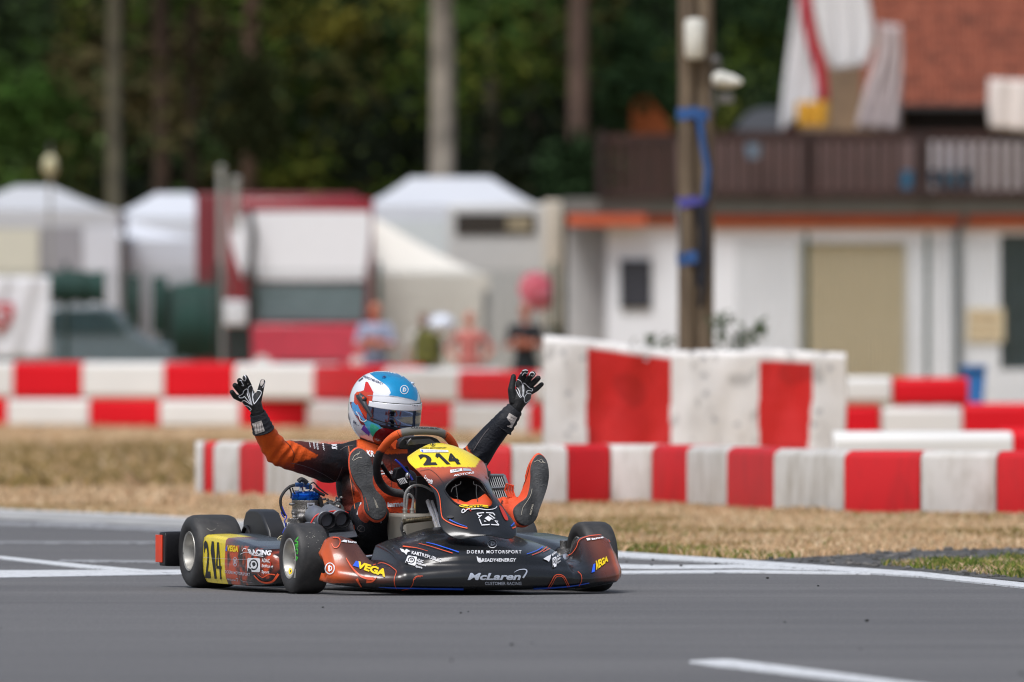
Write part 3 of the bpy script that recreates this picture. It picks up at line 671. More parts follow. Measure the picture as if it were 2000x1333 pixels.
# ---- garage building
D = 177; t = thing('garage_building', (xpx(1550, D), D, 0), 'white garage building with orange trim under a brown wooden balcony', 'building')
m_wall = mat('plaster_white', S(232, 235, 240), .8, var=.05, scale=.6, bump=.2, bscale=20); m_or = mat('trim_orange', S(188, 84, 48), .6, var=.12, scale=1)
mb = MB()
def wallseg(x0, x1, y0, y1, dd=0): slab(mb, x0, y0, x1, y1, D + dd, .35)
wallseg(1186, 1562, 440, 812); wallseg(1562, 1768, 440, 474); wallseg(1768, 1954, 440, 812); wallseg(1954, 2060, 440, 458); wallseg(1954, 2060, 722, 812); wallseg(2060, 2200, 440, 812)
mb.build('wall', m_wall, t, smooth=False)
mb = MB(); slab(mb, 1108, 440, 1186, 812, D + 1.2, .3); slab(mb, 1180, 440, 1186, 812, D + .36, 1.0); mb.build('porch_wall', mat('plaster_shaded', S(190, 190, 190), .8, var=.06), t, smooth=False)  # greyer plaster: the doorway's shade is put into the colour
mb = MB(); slab(mb, 1100, 388, 2200, 418, D - .35, 6); mb.build('roof_slab', mat('roof_slab', S(108, 108, 104), .8, var=.1), t, bevel=.02)
mb = MB(); slab(mb, 1108, 419, 1262, 441, D - .5, .25, m_or); slab(mb, 1262, 420, 2200, 440, D - .15, .2); slab(mb, 1394, 440, 2200, 452, D - .02, .02, mat('trim_pale', S(200, 176, 160), .7)); mb.build('orange_trim', m_or, t, smooth=False)
mb = MB(); ml = mat('shutter_beige', S(216, 204, 174), .55, var=.05)
k = 476
while k < 812:
    y1 = k + 9.2; p = [W(1564, k, D + .14), W(1564, y1 - 1.5, D + .11), W(1564, y1, D + .14)]; q = [v + Vector((xpx(1767, D) - xpx(1564, D), 0, 0)) for v in p]; mb.loft([p, q], False, False); k += 9.2
mb.build('roller_shutter', ml, t, angle=180)
mb = MB()
for (x0, y0, x1, y1) in [(1558, 470, 1566, 812), (1766, 470, 1774, 812)]: mb = MB(); slab(mb, x0, y0, x1, y1, D - .03, .03); mb.build('door_jamb', mat('frame_white', S(200, 200, 196), .6), t, smooth=False)
mb = MB(); slab(mb, 1214, 512, 1269, 600, D - .05, .05); f = mb.build('notice_board', mat('board_black', S(52, 54, 62), .5), t, bevel=.01)
mb = MB(); [slab(mb, *q, D - .07, .02) for q in [(1211, 508, 1272, 513), (1211, 599, 1272, 603), (1211, 513, 1215, 599), (1268, 513, 1272, 599)]]; mb.build('board_frame', mat('board_frame', S(30, 32, 38), .5), f, smooth=False)
mb = MB(); mb.tube([W(1884, 408, D - .12), W(1884, 430, D - .12), W(1870, 455, D - .1), W(1870, 812, D - .1)], .07, 12); mb.build('downpipe', mat('zinc_pipe', S(96, 102, 106), .45, metal=.4), t)
mb = MB(); slab(mb, 1954, 458, 2060, 722, D + .2, .05); f = mb.build('window', mat('window_grey', S(60, 72, 78), .15, spec=.8), t)
mb = MB()
for x in range(1958, 2056, 14): slab(mb, x, 458, x + 3, 722, D + .02, .03)
for y in (520, 590, 660): slab(mb, 1954, y, 2060, y + 3, D + .06, .03)
mb.build('window_bars', mat('bars_dark', (.03, .035, .04), .5), f, smooth=False)
mb = MB(); slab(mb, 1888, 602, 1962, 668, D - .05, .03); f = mb.build('paper_notice', mat('notice_cream', S(222, 206, 172), .7, var=.08, scale=14), t)
mb = MB(); [slab(mb, 1896, y, 1950, y + 5, D - .055, .004) for y in (616, 630, 650)]; mb.build('print', mat('notice_print', S(196, 160, 120), .7), f, smooth=False)
# balcony and upper house
D2 = D - .5
mb = MB(); slab(mb, 1165, 262, 1320, 278, D2, .1); slab(mb, 1320, 256, 2200, 272, D2, .1); slab(mb, 1165, 372, 2200, 386, D2, .1)
x = 1170
while x < 1806:
    if not 1745 < x < 1784: slab(mb, x, 272, x + 15, 374, D2 + .02, .03)
    x += 23
x = 1806
while x < 2200: slab(mb, x, 272, x + 11, 374, D2 + .02, .03); x += 22
mb.build('balcony_railing', mat('balcony_brown', S(54, 31, 26), .7, var=.25, scale=4), t, smooth=False)
mb = MB()
for x in (1165, 1570, 1784, 2010): mb = MB(); slab(mb, x, 256, x + (30 if x == 1784 else 14), 386, D2 - .1, .12); mb.build('railing_post', mat('post_brown', S(42, 24, 22), .7, var=.2), t, smooth=False)

mb = MB(); slab(mb, 1320, 276, 1800, 374, D2 + 1.0, .04); mb.build('brown_screen', mat('screen_brown', S(122, 100, 96), .8, var=.1, scale=3), t, smooth=False)
mb = MB(); slab(mb, 1806, 276, 2200, 374, D2 + 1.0, .04); mb.build('pale_screen', mat('screen_pale', S(190, 180, 178), .8, var=.1, scale=3), t, smooth=False)
D3 = D + 5
mb = MB(); slab(mb, 1530, 205, 2300, 400, D3, 5); mb.build('upper_wall', mat('upper_dark', S(46, 40, 38), .8, var=.15), t, smooth=False)
mb = MB(); mb.prism([W(x, y, D3 - .3) for x, y in [(1560, 262), (1566, -200), (1610, -200), (1686, 0), (1762, 215), (1766, 262)]], (0, .2, 0)); mb.build('gable_wall', mat('gable_wood', S(140, 116, 92), .8, var=.2, scale=2), t, smooth=False)
mb = MB(); a = [W(1532, 262, D3 - .5), W(1572, -240, D3 - .5), W(1585, -240, D3 - .5), W(1545, 262, D3 - .5)]; mb.prism(a, (0, .5, 0)); mb.build('gable_board', mat('gable_red', S(80, 40, 36), .7), t, smooth=False)
# tiled roof slope with courses of tiles
mb = MB(); rows = 30; colsn = 110; z0, z1 = zpx(208, D3 - 1), zpx(208, D3 - 1) + 6.0; xa, xb = xpx(1680, D3), xpx(2320, D3)
for r_ in range(rows):
    t0 = r_ / rows; t1 = (r_ + 1) / rows + .006; ya, yb = D3 - 1.2 + 5 * t0, D3 - 1.2 + 5 * t1; za, zb = z0 + (z1 - z0) * t0 + .06, z0 + (z1 - z0) * t1
    p, q = [], []
    for c_ in range(colsn + 1):
        x = xa + (xb - xa) * c_ / colsn; wv = .025 * math.sin(c_ * math.pi * 1.0) + (.03 if c_ % 2 else 0)
        p.append((x, ya - wv, za + wv)); q.append((x, yb - wv, zb + wv))
    mb.loft([[(x, y, z - .075) for x, y, z in p], p, q], False, False)
m_tile, n, l, b = clean_nodes('roof_tile'); tc = n.new('ShaderNodeTexCoord').outputs['Object']
vo = n.new('ShaderNodeTexNoise'); vo.inputs['Scale'].default_value = 5; l.new(tc, vo.inputs['Vector']); r1 = ramp(n, [(.35, S(104, 58, 44)), (.5, S(134, 72, 52)), (.65, S(150, 88, 66))]); l.new(vo.outputs['Fac'], r1.inputs['Fac']); l.new(r1.outputs[0], b.inputs['Base Color']); b.inputs['Roughness'].default_value = .8
mb.build('tiled_roof', m_tile, t, smooth=False)
mb = MB(); slab(mb, 1680, 205, 2320, 214, D3 - 1.35, .12); mb.build('gutter', mat('gutter_dark', S(60, 56, 54), .6), t, smooth=False)
# cloths and flags on the balcony
def cloth(name, pts_l, pts_r, D, m, label, cat, amp=.06, grp=None, fold=9):
    mb = MB(); n_ = 14; rings = []
    L = smooth_poly(pts_l, 4, False); Rr = smooth_poly(pts_r, 4, False)
    for a, b_ in zip(L, Rr):
        rings.append([W(a[0] + (b_[0] - a[0]) * i / n_, a[1] + (b_[1] - a[1]) * i / n_, D) + Vector((0, amp * math.sin(i * fold / n_ * 2 + a[1] * .01), 0)) for i in range(n_ + 1)])
    mb.loft(rings, False, False); return tag(mb.build(name, m, solid=.01, angle=180), label, cat, grp)
fw = mat('flag_white', S(216, 216, 218), .7, var=.04); fr = mat('flag_red', S(196, 46, 66), .7, var=.1); fo = mat('flag_orange', S(214, 160, 50), .7, var=.1)
D4 = D + 1.5
cloth('flag', [(1560, -60), (1545, 60), (1530, 180), (1524, 258)], [(1580, -60), (1592, 60), (1606, 150), (1598, 200)], D4, fw, 'pale flag with long folds hanging left of the red stripe flag', 'flag')
cloth('flag', [(1552, -60), (1570, 60), (1590, 130), (1600, 200)], [(1576, -60), (1592, 60), (1612, 130), (1618, 200)], D4 - .2, fr, 'narrow red flag hanging beside the big white cloth', 'flag')
cloth('flag', [(1580, -60), (1590, 20), (1606, 90), (1625, 138)], [(1680, -60), (1700, 20), (1706, 80), (1690, 128)], D4 - .4, fw, 'big rounded white cloth hanging in the gable', 'flag', .1)
cloth('flag', [(1556, 200), (1556, 230), (1558, 246)], [(1618, 198), (1618, 230), (1616, 246)], D4 - .5, fo, 'orange yellow cloth at the bottom of the gable', 'flag')
cloth('flag', [(1716, 45), (1714, 100), (1690, 180), (1672, 250)], [(1758, 50), (1762, 120), (1758, 200), (1756, 254)], D4 - .5, mat('flag_pale', S(196, 184, 184), .7, var=.15, scale=5), 'furled pale pink flag standing right of the white cloth', 'flag', .12)
cloth('hanging_cloth', [(1932, 154), (1930, 200), (1934, 250)], [(2060, 160), (2060, 210), (2060, 262)], D2 - .3, mat('cloth_cream', S(222, 214, 210), .7, var=.03), 'cream cloth draped on the balcony at the right edge', 'cloth')
def tub(px, py, rx, rz, D, lb, col):
    mb = MB(); c = W(px, py, D); mb.lathe([(.02, -rz), (rx * .8, -rz), (rx, rz * .6), (rx * 1.08, rz), (rx * .9, rz * .95), (rx * .7, -rz * .8), (.02, -rz * .8)], c, (0, 0, 1), 20); tag(mb.build('plastic_tub', mat('tub_' + lb.split()[0], col, .4)), lb, 'tub', None)
tub(1768, 352, .15, .16, D2 + .3, 'blue round tub on the balcony floor beside the brown post', S(80, 150, 196)); tub(1860, 350, .42, .15, D2 + .5, 'wide sky-blue tub on the balcony floor behind the pale slats', S(96, 160, 200)); tub(1472, 295, .14, .13, D2 - .3, 'grey blue bucket hung on the brown balcony railing', S(110, 130, 150))
# blue bin
t = thing('blue_bin', (xpx(1903, 120), 120, 0), 'blue waste bin standing behind the red block at right', 'bin')
mb = MB(); mb.hexa([W(1884, 800, 120), W(1920, 800, 120), W(1926, 722, 120), W(1880, 722, 120)], [W(1884, 800, 120) + Vector((0, .3, 0)), W(1920, 800, 120) + Vector((0, .3, 0)), W(1926, 722, 120) + Vector((0, .35, 0)), W(1880, 722, 120) + Vector((0, .35, 0))]); mb.build('bin_body', mat('bin_blue', S(40, 110, 180), .45), t, bevel=.02)
mb = MB(); slab(mb, 1878, 714, 1928, 722, 119.95, .42); mb.build('lid', mat('bin_blue', S(40, 110, 180), .45), t, bevel=.01)
# small orange and grey roofs in the trees
D = 196; t = thing('orange_shed', (xpx(1265, D), D, 0), 'small rust orange roof among the trees left of the wooden pole', 'shed')
mb = MB(); mb.prism([W(x, y, D) for x, y in [(1232, 262), (1238, 190), (1262, 184), (1308, 240), (1310, 262)]], (0, 2, 0)); mb.build('roof', mat('shed_orange', S(160, 84, 40), .8, var=.2), t)
mb = MB(); slab(mb, 1236, 262, 1306, 560, D + .1, 1.8); mb.build('wall', mat('shed_wall', S(80, 66, 56), .8), t)
mb = MB(); D = 185; mb.prism([W(x, y, D) for x, y in smooth_poly([(1446, 262), (1450, 232), (1480, 212), (1530, 216), (1545, 262)], 3)], (0, 1.2, 0)); tag(mb.build('folded_parasol_cover', mat('cover_grey', S(92, 96, 104), .7)), 'grey rounded cover standing on the balcony left of the gable', 'cover')

# ---- wooden pole with lamp, floodlight and blue straps
D = 79; t = thing('wooden_pole', (xpx(1358, D), D, 0), 'thick brown wooden pole with lamp housings, blue straps and cables', 'pole')
m_wood, n, l, b = clean_nodes('pole_wood'); tc = n.new('ShaderNodeTexCoord').outputs['Object']; mp = n.new('ShaderNodeMapping'); mp.inputs['Scale'].default_value = (6, 6, .35); l.new(tc, mp.inputs['Vector'])
a_ = noise_tex(n, l, 5, mp.outputs[0], 6, .6); r1 = ramp(n, [(.32, S(74, 62, 50)), (.5, S(104, 90, 74)), (.68, S(126, 112, 92))]); l.new(a_.outputs['Fac'], r1.inputs['Fac']); l.new(r1.outputs[0], b.inputs['Base Color']); b.inputs['Roughness'].default_value = .85
mb = MB()
for (cx, r_) in ((1341, .075), (1376, .072)): mb.tube([(xpx(cx, D), D, 0), (xpx(cx + 1, D), D, 2), (xpx(cx + 2, D), D, 7)], [r_, r_ * .98, r_ * .9], 20)
mb.box((xpx(1359, D), D + .03, 3.5), (.1, .06, 7)); mb.build('post', m_wood, t)
mb = MB(); c = W(1357, 76, D - .16); mb.lathe([(.01, -.165), (.06, -.16), (.08, -.13), (.083, .12), (.07, .155), (.01, .165)], c, (0, 0, 1), 24); mb.build('lamp_cover', mat('lamp_white', S(216, 216, 208), .4), t)
mb = MB(); c = W(1420, 158, D - .1); mb.ell(W(1408, 156, D - .1), (.075, .08, .068), 18, 12, Rm=Matrix.Rotation(R(10), 3, 'Y')); mb.lathe([(.066, 0), (.055, .06), (.03, .12), (.012, .15)], W(1414, 158, D - .1), (1, -.25, -.08), 18); mb.build('floodlight', mat('lamp_white', S(216, 216, 208), .4), t)
mb = MB(); mb.tube([W(1395, 215, D - .05), W(1392, 180, D - .05), W(1396, 130, D - .05), W(1412, 135, D - .05)], .02, 8); mb.box(W(1418, 192, D - .08), (.12, .1, .08)); mb.ell(W(1397, 120, D - .08), (.05, .05, .05)); mb.build('bracket', mat('bracket_grey', S(90, 88, 86), .6), t)
ms = mat('strap_blue', S(42, 84, 142), .5, var=.1); mb = MB()
def strapring(yc, hh, m, rr=.148):
    c = W(1358, yc, D); n_ = 28; rings = []
    for z in (-hh, hh): rings.append([c + Vector((rr * 1.0 * math.cos(2 * math.pi * i / n_), rr * .62 * math.sin(2 * math.pi * i / n_), z + .01 * math.sin(i))) for i in range(n_)])
    mb.loft(rings, True, True, m)
for ya, ha, ma in ((223, .045, ms), (396, .04, mat('strap_violet', S(74, 72, 150), .5)), (505, .05, ms)): mb = MB(); strapring(ya, ha, ma); mb.build('strap', ms, t)
mb = MB(); mb.tube([W(1366, 232, D - .14), W(1372, 280, D - .15), W(1382, 330, D - .15), W(1378, 390, D - .14)], .026, 8); mb.build('blue_cable', ms, t)
mb = MB(); [mb.tube([W(x0, y0, D - .12), W(x0 + 6, (y0 + y1) / 2, D - .13), W(x1, y1, D - .12)], .018, 8) for x0, y0, x1, y1 in [(1384, 330, 1380, 400), (1362, 400, 1366, 505), (1376, 400, 1374, 580), (1366, 505, 1368, 600), (1368, 400, 1362, 560), (1372, 240, 1388, 330)]]; mb.build('black_cable', mat('cable_black', S(24, 26, 36), .6), t)
mb = MB(); mb.tube([W(1326, 395, D - .1), W(1322, 420, D - .1), W(1330, 500, D - .1)], .012, 6); mb.build('thin_cable', mat('cable_grey', S(120, 120, 125)), t)

# ---- leafy weeds beside the pole
def leaf_plant(name, stems, leaves, m, label, cat, D, seed, lw=.03):
    rnd = random.Random(seed); t = thing(name, (xpx(stems[0][0][0], D), D, 0), label, cat); mb = MB()
    for s_ in stems: mb.tube([W(x, y, D + rnd.uniform(-.1, .1)) for x, y in s_], .006, 5)
    mb.build('stem', mat('stem_green', S(70, 76, 44), .7), t); mb = MB()
    for (x0, y0, rad, n_) in leaves:
        for _ in range(n_):
            c = W(x0 + rnd.gauss(0, rad), y0 + rnd.gauss(0, rad), D + rnd.gauss(0, .06)); a = Vector((rnd.gauss(0, 1), rnd.gauss(0, .6), rnd.gauss(0, 1))).normalized(); b_ = a.orthogonal().normalized(); L_ = lw * rnd.uniform(.7, 1.5)
            mb.add([c - a * L_, c + b_ * L_ * .45, c + a * L_, c - b_ * L_ * .45], [(0, 1, 2, 3)])
    mb.build('leaves', m, t, smooth=False)
mlf = mat('leaf_green', S(62, 78, 48), .6, var=.35, scale=9)
leaf_plant('leafy_weed', [[(1405, 930), (1410, 700), (1415, 620)], [(1430, 930), (1440, 700), (1460, 650), (1490, 630)], [(1400, 800), (1425, 690)]], [(1412, 625, 9, 26), (1408, 655, 9, 20), (1440, 672, 14, 34), (1486, 640, 8, 26), (1470, 660, 9, 18), (1396, 640, 6, 14), (1440, 690, 16, 30)], mlf, 'spindly leafy weed growing just right of the wooden pole', 'plant', 76, 1)
leaf_plant('leafy_weed', [[(1262, 900), (1268, 670)], [(1290, 900), (1300, 672)]], [(1270, 668, 9, 26), (1298, 672, 10, 22)], mlf, 'low weed tips left of the wooden pole above the tarpaulin', 'plant', 77, 2)
# ================================================================ WOOD BEHIND
m_hill = mat('slope_green', S(64, 78, 36), .95, var=.4, scale=.8)  # slope added behind the leaves to keep sky light from leaking through
mb = MB(); N = 40; vs = []
for i in range(N + 1):
    for j in range(8):
        x = -90 + 180 * i / N; y = 232 + j * 12; vs.append((x, y, (0 if j == 0 else 3 + j * 5) + 2.5 * noise.noise(Vector((x * .06, j * .5, 1)))))
mb.add(vs, [(i * 8 + j, (i + 1) * 8 + j, (i + 1) * 8 + j + 1, i * 8 + j + 1) for i in range(N) for j in range(7)]); struct('sky_block_slope', mb, m_hill)
rnd = random.Random(21)
leafpal = [(q[0] * .98, q[1] * .9, q[2] * .72) for q in [S(54, 74, 32), S(42, 60, 30), S(70, 92, 36), S(32, 48, 28), S(86, 96, 40), S(60, 62, 34), S(48, 68, 40)]]
vs = []; fs = []; cl = []
def clump(cx, cy, cz, rad, n_, col, ls):
    for _ in range(n_):
        d = Vector((rnd.gauss(0, 1), rnd.gauss(0, 1), rnd.gauss(0, .8))); d = d.normalized() * rad * rnd.random() ** .4
        c = Vector((cx, cy, cz)) + d; a = Vector((rnd.gauss(0, 1), rnd.gauss(0, 1), rnd.gauss(0, 1))).normalized(); b_ = a.orthogonal().normalized(); L_ = ls * rnd.uniform(.6, 1.3); j = rnd.uniform(.82, 1.15)
        k = len(vs); vs.extend([c - a * L_, c + b_ * L_ * .6, c + a * L_, c - b_ * L_ * .6]); fs.append((k, k + 1, k + 2, k + 3)); cl.extend([tuple(q * j for q in col)] * 4)
for _ in range(1500):
    y = rnd.uniform(196, 230); x = rnd.uniform(-15, 15) * (y / 200); z = rnd.uniform(0, 10.5)
    dens = noise.noise(Vector((x * .45, y * .1, z * .4)))
    if dens < -.3 and y < 212: continue
    px = 1000 + x * F / y; py = HY - (z - H) * F / y
    c = leafpal[rnd.randrange(len(leafpal))]
    g = noise.noise(Vector((x * .28, 3, z * .28)))
    if g > .15: c = S(56, 78, 32)
    if g < -.25: c = S(28, 36, 24)
    if (px - 700) ** 2 / 130 ** 2 + (py - 70) ** 2 / 60 ** 2 < 1 and rnd.random() < .4: c = S(112, 108, 42)
    if px < 130 and 60 < py < 280 and rnd.random() < .45: c = S(62, 94, 36)
    if 130 < px < 420 and rnd.random() < .25: c = S(74, 68, 42)
    if 340 < px < 620 and py > 230 and rnd.random() < .3: c = S(78, 70, 40)
    if px > 1180 and rnd.random() < .6: c = S(36, 56, 30)
    clump(x, y, z, rnd.uniform(.5, 1.3), 70, c, rnd.uniform(.1, .2))
for _ in range(420):
    y = rnd.uniform(221, 231); clump(rnd.uniform(-16, 16), y, rnd.uniform(0, 11), 1.5, 60, S(58, 74, 34), .26)
for _ in range(26):
    D_ = 189; clump(xpx(rnd.uniform(1085, 1165), D_), D_, zpx(rnd.uniform(300, 400), D_), .5, 50, S(34, 52, 28), .12)
for _ in range(14):
    D_ = 194; clump(xpx(rnd.uniform(455, 520), D_), D_, zpx(rnd.uniform(130, 300), D_), .5, 50, S(44, 50, 26), .12)
mb = MB(); mb.add(vs, fs); mb.col = cl; m_leaf = mat('wood_leaf', vcol=True, rough=.8, var=.15, scale=2, spec=.1)
tag(mb.build('woodland', m_leaf, smooth=False), 'dense dark green wood filling the background behind the tents and the garage', 'wood', kind='stuff')
m_bark = {}
def tree(px, wpx, ptop, D, col, label, lean=0, seed=1, ybot=None):
    r_ = random.Random(seed); x = xpx(px, D); t = thing('tree', (x, D, 0), label, 'tree', 'trees with visible trunks at the edge of the wood'); R0 = wpx * D / F / 2
    mb = MB(); pts = []; rs = []
    for k in range(15):
        z = k * .95; pts.append((x + lean * (z - 3) * .1 + .06 * noise.noise(Vector((z * .4, px, 0))), D + .1 * noise.noise(Vector((z * .4, px, 5))), z)); rs.append(R0 * (1.12 - .028 * k))
    mb.tube(pts, rs, 14)
    for k in range(9):     # limbs
        z = 8.7 + k * .55; a = r_.uniform(0, 6.28); p = Vector((x + lean * (z - 3) * .1, D, z)); L_ = r_.uniform(1.2, 2.4)
        mb.tube([p, p + Vector((math.cos(a) * L_ * .5, math.sin(a) * L_ * .5, .35)), p + Vector((math.cos(a) * L_, math.sin(a) * L_, .9))], [R0 * .35, R0 * .22, R0 * .08], 7)
    key = str(col)
    mb.build('trunk', mat('bark' + key, col, .9, var=.3, scale=2.5, bump=1, bscale=12), t)
    global vs, fs, cl; vs, fs, cl = [], [], []
    global rnd; rnd = r_
    for k in range(26):
        a = r_.uniform(0, 6.28); q = r_.uniform(.4, 2.6); z = r_.uniform(8.6, 14.5); clump(x + lean * (z - 3) * .1 + math.cos(a) * q, D + math.sin(a) * q, z, r_.uniform(.6, 1.1), 45, leafpal[r_.randrange(4)], .15)
    mb = MB(); mb.add(vs, fs); mb.col = cl; mb.build('crown', m_leaf, t, smooth=False)
tree(864, 50, 0, 191, S(136, 128, 116), 'tall straight tree with a pale grey trunk rising above the large white tent', .0, 1)
tree(1126, 42, 0, 192, S(92, 74, 64), 'tall tree with a brown trunk left of the wooden pole', .06, 2)
tree(222, 32, 0, 190, S(84, 80, 64), 'slim tree with a grey green trunk between the two left tents', .03, 3)
tree(484, 34, 0, 199, S(98, 78, 66), 'tree with a pinkish trunk left of the middle of the wood', .14, 4)
tree(318, 36, 0, 198, S(62, 48, 38), 'dark brown trunked tree right of the slim grey one', -.05, 5)
tree(374, 26, 0, 202, S(58, 46, 36), 'thin dark brown tree, third trunk from the left', .04, 6)
tree(958, 30, 0, 205, S(66, 62, 46), 'dim mossy trunked tree just right of the pale trunk', .03, 7)
tree(1045, 24, 0, 207, S(70, 58, 48), 'thin dim tree between the dim mossy trunk and the brown trunk', -.03, 8)

# ================================================================ SPECTATORS
def spectator(px, D, hgt, shirt, trousers, label, arms='crossed', hair=S(60, 50, 42), skin=S(190, 130, 104), face=-1, lean=0.0, name='person'):
    x = xpx(px, D); s_ = hgt / 1.78; P_ = lambda a, b_, c: Vector((x + a * s_ + lean * c * s_, D + b_ * s_, c * s_)); mb = MB()
    for e in (-1, 1):
        mb.chain([(P_(e * .09, 0, .9), .1 * s_), (P_(e * .11, 0, .5), .065 * s_), (P_(e * .12, .02, .1), .048 * s_)]); mb.chain([(P_(e * .12, .04, .05), .045 * s_), (P_(e * .13, -.15, .035), .038 * s_)])
    mb.ell(P_(0, 0, .98), (.17 * s_, .12 * s_, .14 * s_)); mb.ell(P_(0, 0, 1.15), (.165 * s_, .115 * s_, .2 * s_)); mb.ell(P_(0, 0, 1.34), (.19 * s_, .12 * s_, .15 * s_)); mb.cone(P_(-.17, 0, 1.42), .06 * s_, P_(.17, 0, 1.42), .06 * s_)
    mb.chain([(P_(0, 0, 1.42), .07 * s_), (P_(0, 0, 1.53), .055 * s_)])
    mb.ell(P_(0, -.01, 1.65), (.078 * s_, .098 * s_, .118 * s_), 18, 12); mb.ell(P_(0, -.112, 1.645), (.014 * s_, .02 * s_, .022 * s_), 8, 6)
    for e in (-1, 1): mb.ell(P_(e * .08, 0, 1.65), (.012 * s_, .02 * s_, .03 * s_), 8, 6)
    hands = []
    for e in (-1, 1):
        if arms == 'crossed': el, wr = P_(e * .27, -.06, 1.16), P_(-e * .05, -.2, 1.2 + e * .03); h2 = P_(-e * .13, -.19, 1.21 + e * .03)
        elif arms == 'hips': el, wr = P_(e * .36, .04, 1.2), P_(e * .22, -.06, 1.02); h2 = P_(e * .17, -.1, 1.0)
        else: el, wr = P_(e * .25, .02, 1.14), P_(e * .24, -.12, .95); h2 = P_(e * .22, -.16, .88)
        mb.chain([(P_(e * .19, 0, 1.41), .062 * s_), (el, .046 * s_), (wr, .034 * s_)])
        d = (h2 - wr); mb.cone(wr, .03 * s_, wr + d * .6, .034 * s_)
        for k in range(4): mb.chain([(wr + d * .7 + Vector((0, 0, (k - 1.5) * .017 * s_)), .011 * s_), (h2 + d * .35 + Vector((0, 0, (k - 1.5) * .019 * s_)), .009 * s_)])
        mb.chain([(wr + d * .2 + Vector((0, -.02, .03)) * s_, .013 * s_), (wr + d * .7 + Vector((0, -.03, .055)) * s_, .01 * s_)])
    b_ = voxel(mb, .011, 3); cols = []
    for p in b_.v:
        a = (p[0] - x) / s_; c = p[2] / s_; f = (p[1] - D) / s_; ax = abs(a - lean * c)
        if c < .09: q = (.03, .03, .03)
        elif c < .98 and not (ax > .2): q = trousers
        elif c > 1.5 or (c > 1.47 and ax < .05): q = skin
        elif (f < -.13 and arms == 'crossed' and c < 1.3) or (c < 1.2 and ax > .2): q = skin
        else: q = shirt
        if c > 1.5 and f < -.08 and abs(c - 1.655) < .012 and .018 < ax < .045: q = (.03, .02, .02)
        if c > 1.5 and f < -.08 and abs(c - 1.585) < .006 and ax < .028: q = (.3, .08, .07)
        cols.append(q)
    b_.col = cols; t = thing(name, P_(0, 0, 0), label, 'person', 'spectators behind the far barrier')
    b_.build('body', mat('spectator', vcol=True, rough=.8, var=.08), t, angle=180)
    hb = MB(); rings = []
    hb.ell(P_(0, .02, 1.685), (.086 * s_, .1 * s_, .1 * s_), 18, 12); hb.v = [tuple(q) for q in hb.v]
    hb.build('hair', mat('hair' + str(hair), hair, .8), t, angle=180)
    return t
spectator(733, 146, 1.80, S(150, 160, 186), S(96, 108, 134), 'spectator in a pale blue-grey shirt with folded arms beside the red truck', skin=S(196, 120, 96), hair=S(150, 110, 90))
t = spectator(828, 148, 1.66, S(200, 196, 192), S(40, 40, 44), 'dark haired spectator in a pale top and dark vest', 'down', hair=S(60, 52, 46), skin=S(150, 116, 100))
mb = MB(); mb.lathe([(.21, 0), (.215, .2), (.2, .42), (.12, .5)], (xpx(836, 147.9), 147.95, .92), (0, 0, 1), 24); mb.build('vest', mat('vest_dark', S(50, 52, 34), .8, var=.5, scale=9, col2=S(120, 120, 50)), t)
mb = MB(); mb.ell(W(862, 634, 146), (.2, .16, .15), 20, 14); mb.lathe([(.21, -.02), (.215, .0), (.21, .02)], W(862, 634, 146), (0, 0, 1), 20); tag(mb.build('white_helmet', mat('helmet_white', S(214, 222, 236), .3, coat=.5)), 'white crash helmet between the dark vested spectator and the pink shirted one', 'helmet')
spectator(917, 146, 1.66, S(190, 112, 106), S(160, 96, 90), 'spectator in a salmon pink shirt with hands on hips', 'hips', hair=S(150, 96, 80), skin=S(206, 140, 120))
spectator(1026, 145, 1.78, S(24, 26, 32), S(30, 44, 50), 'spectator in a black shirt with folded arms', skin=S(176, 108, 88), hair=S(140, 104, 92))
# ================================================================ THE KART
kart = thing('racing_kart', K(0, 0, 0), 'black and orange racing kart with yellow number plates reading 214, stopped on the track', 'go-kart', rz=TH)
m_blk = mat('plastic_black', (.010, .010, .012), .42, bump=.15, bscale=160, spec=.35); m_gloss = mat('bodywork', vcol=True, rough=.27, var=.10, scale=7, coat=.35, spec=.45)
m_white = mat('decal_white', S(225, 226, 230), .45, var=.05); m_yel = mat('decal_yellow', S(240, 206, 20), .4, var=.06, scale=20); m_blu = mat('decal_blue', S(46, 96, 220), .4); m_ink = mat('decal_black', (.012, .012, .014), .5)
m_org = mat('decal_orange', S(226, 88, 48), .4, var=.08); m_steel = mat('bright_steel', (.62, .62, .64), .22, metal=1, var=.06); m_alu = mat('cast_aluminium', (.30, .29, .28), .42, metal=.85, var=.25, scale=40, bump=.4, bscale=200)
m_silver = mat('decal_silver', S(196, 202, 214), .3, metal=.3); m_redd2 = mat('decal_red', S(190, 50, 36), .45); m_green = mat('chalk_green', S(70, 180, 60), .7)
BLK = (.011, .012, .0135); ORA = S(204, 88, 38); BRN = S(96, 50, 42); DBR = S(84, 50, 42)
def sm(a, b, x):
    t = np.clip((x - a) / (b - a), 0, 1); return t * t * (3 - 2 * t)
def mixv(c0, c1, t): return np.array(c0)[None] * (1 - t[:, None]) + np.array(c1)[None] * t[:, None]
def toK(P):     # world -> kart (u, v, w)
    P = np.asarray(P, float).reshape(-1, 3); X, Y = P[:, 0] - X0, P[:, 1] - Y0
    return np.stack([cs * X + sn * Y, sn * X - cs * Y, P[:, 2]], 1)
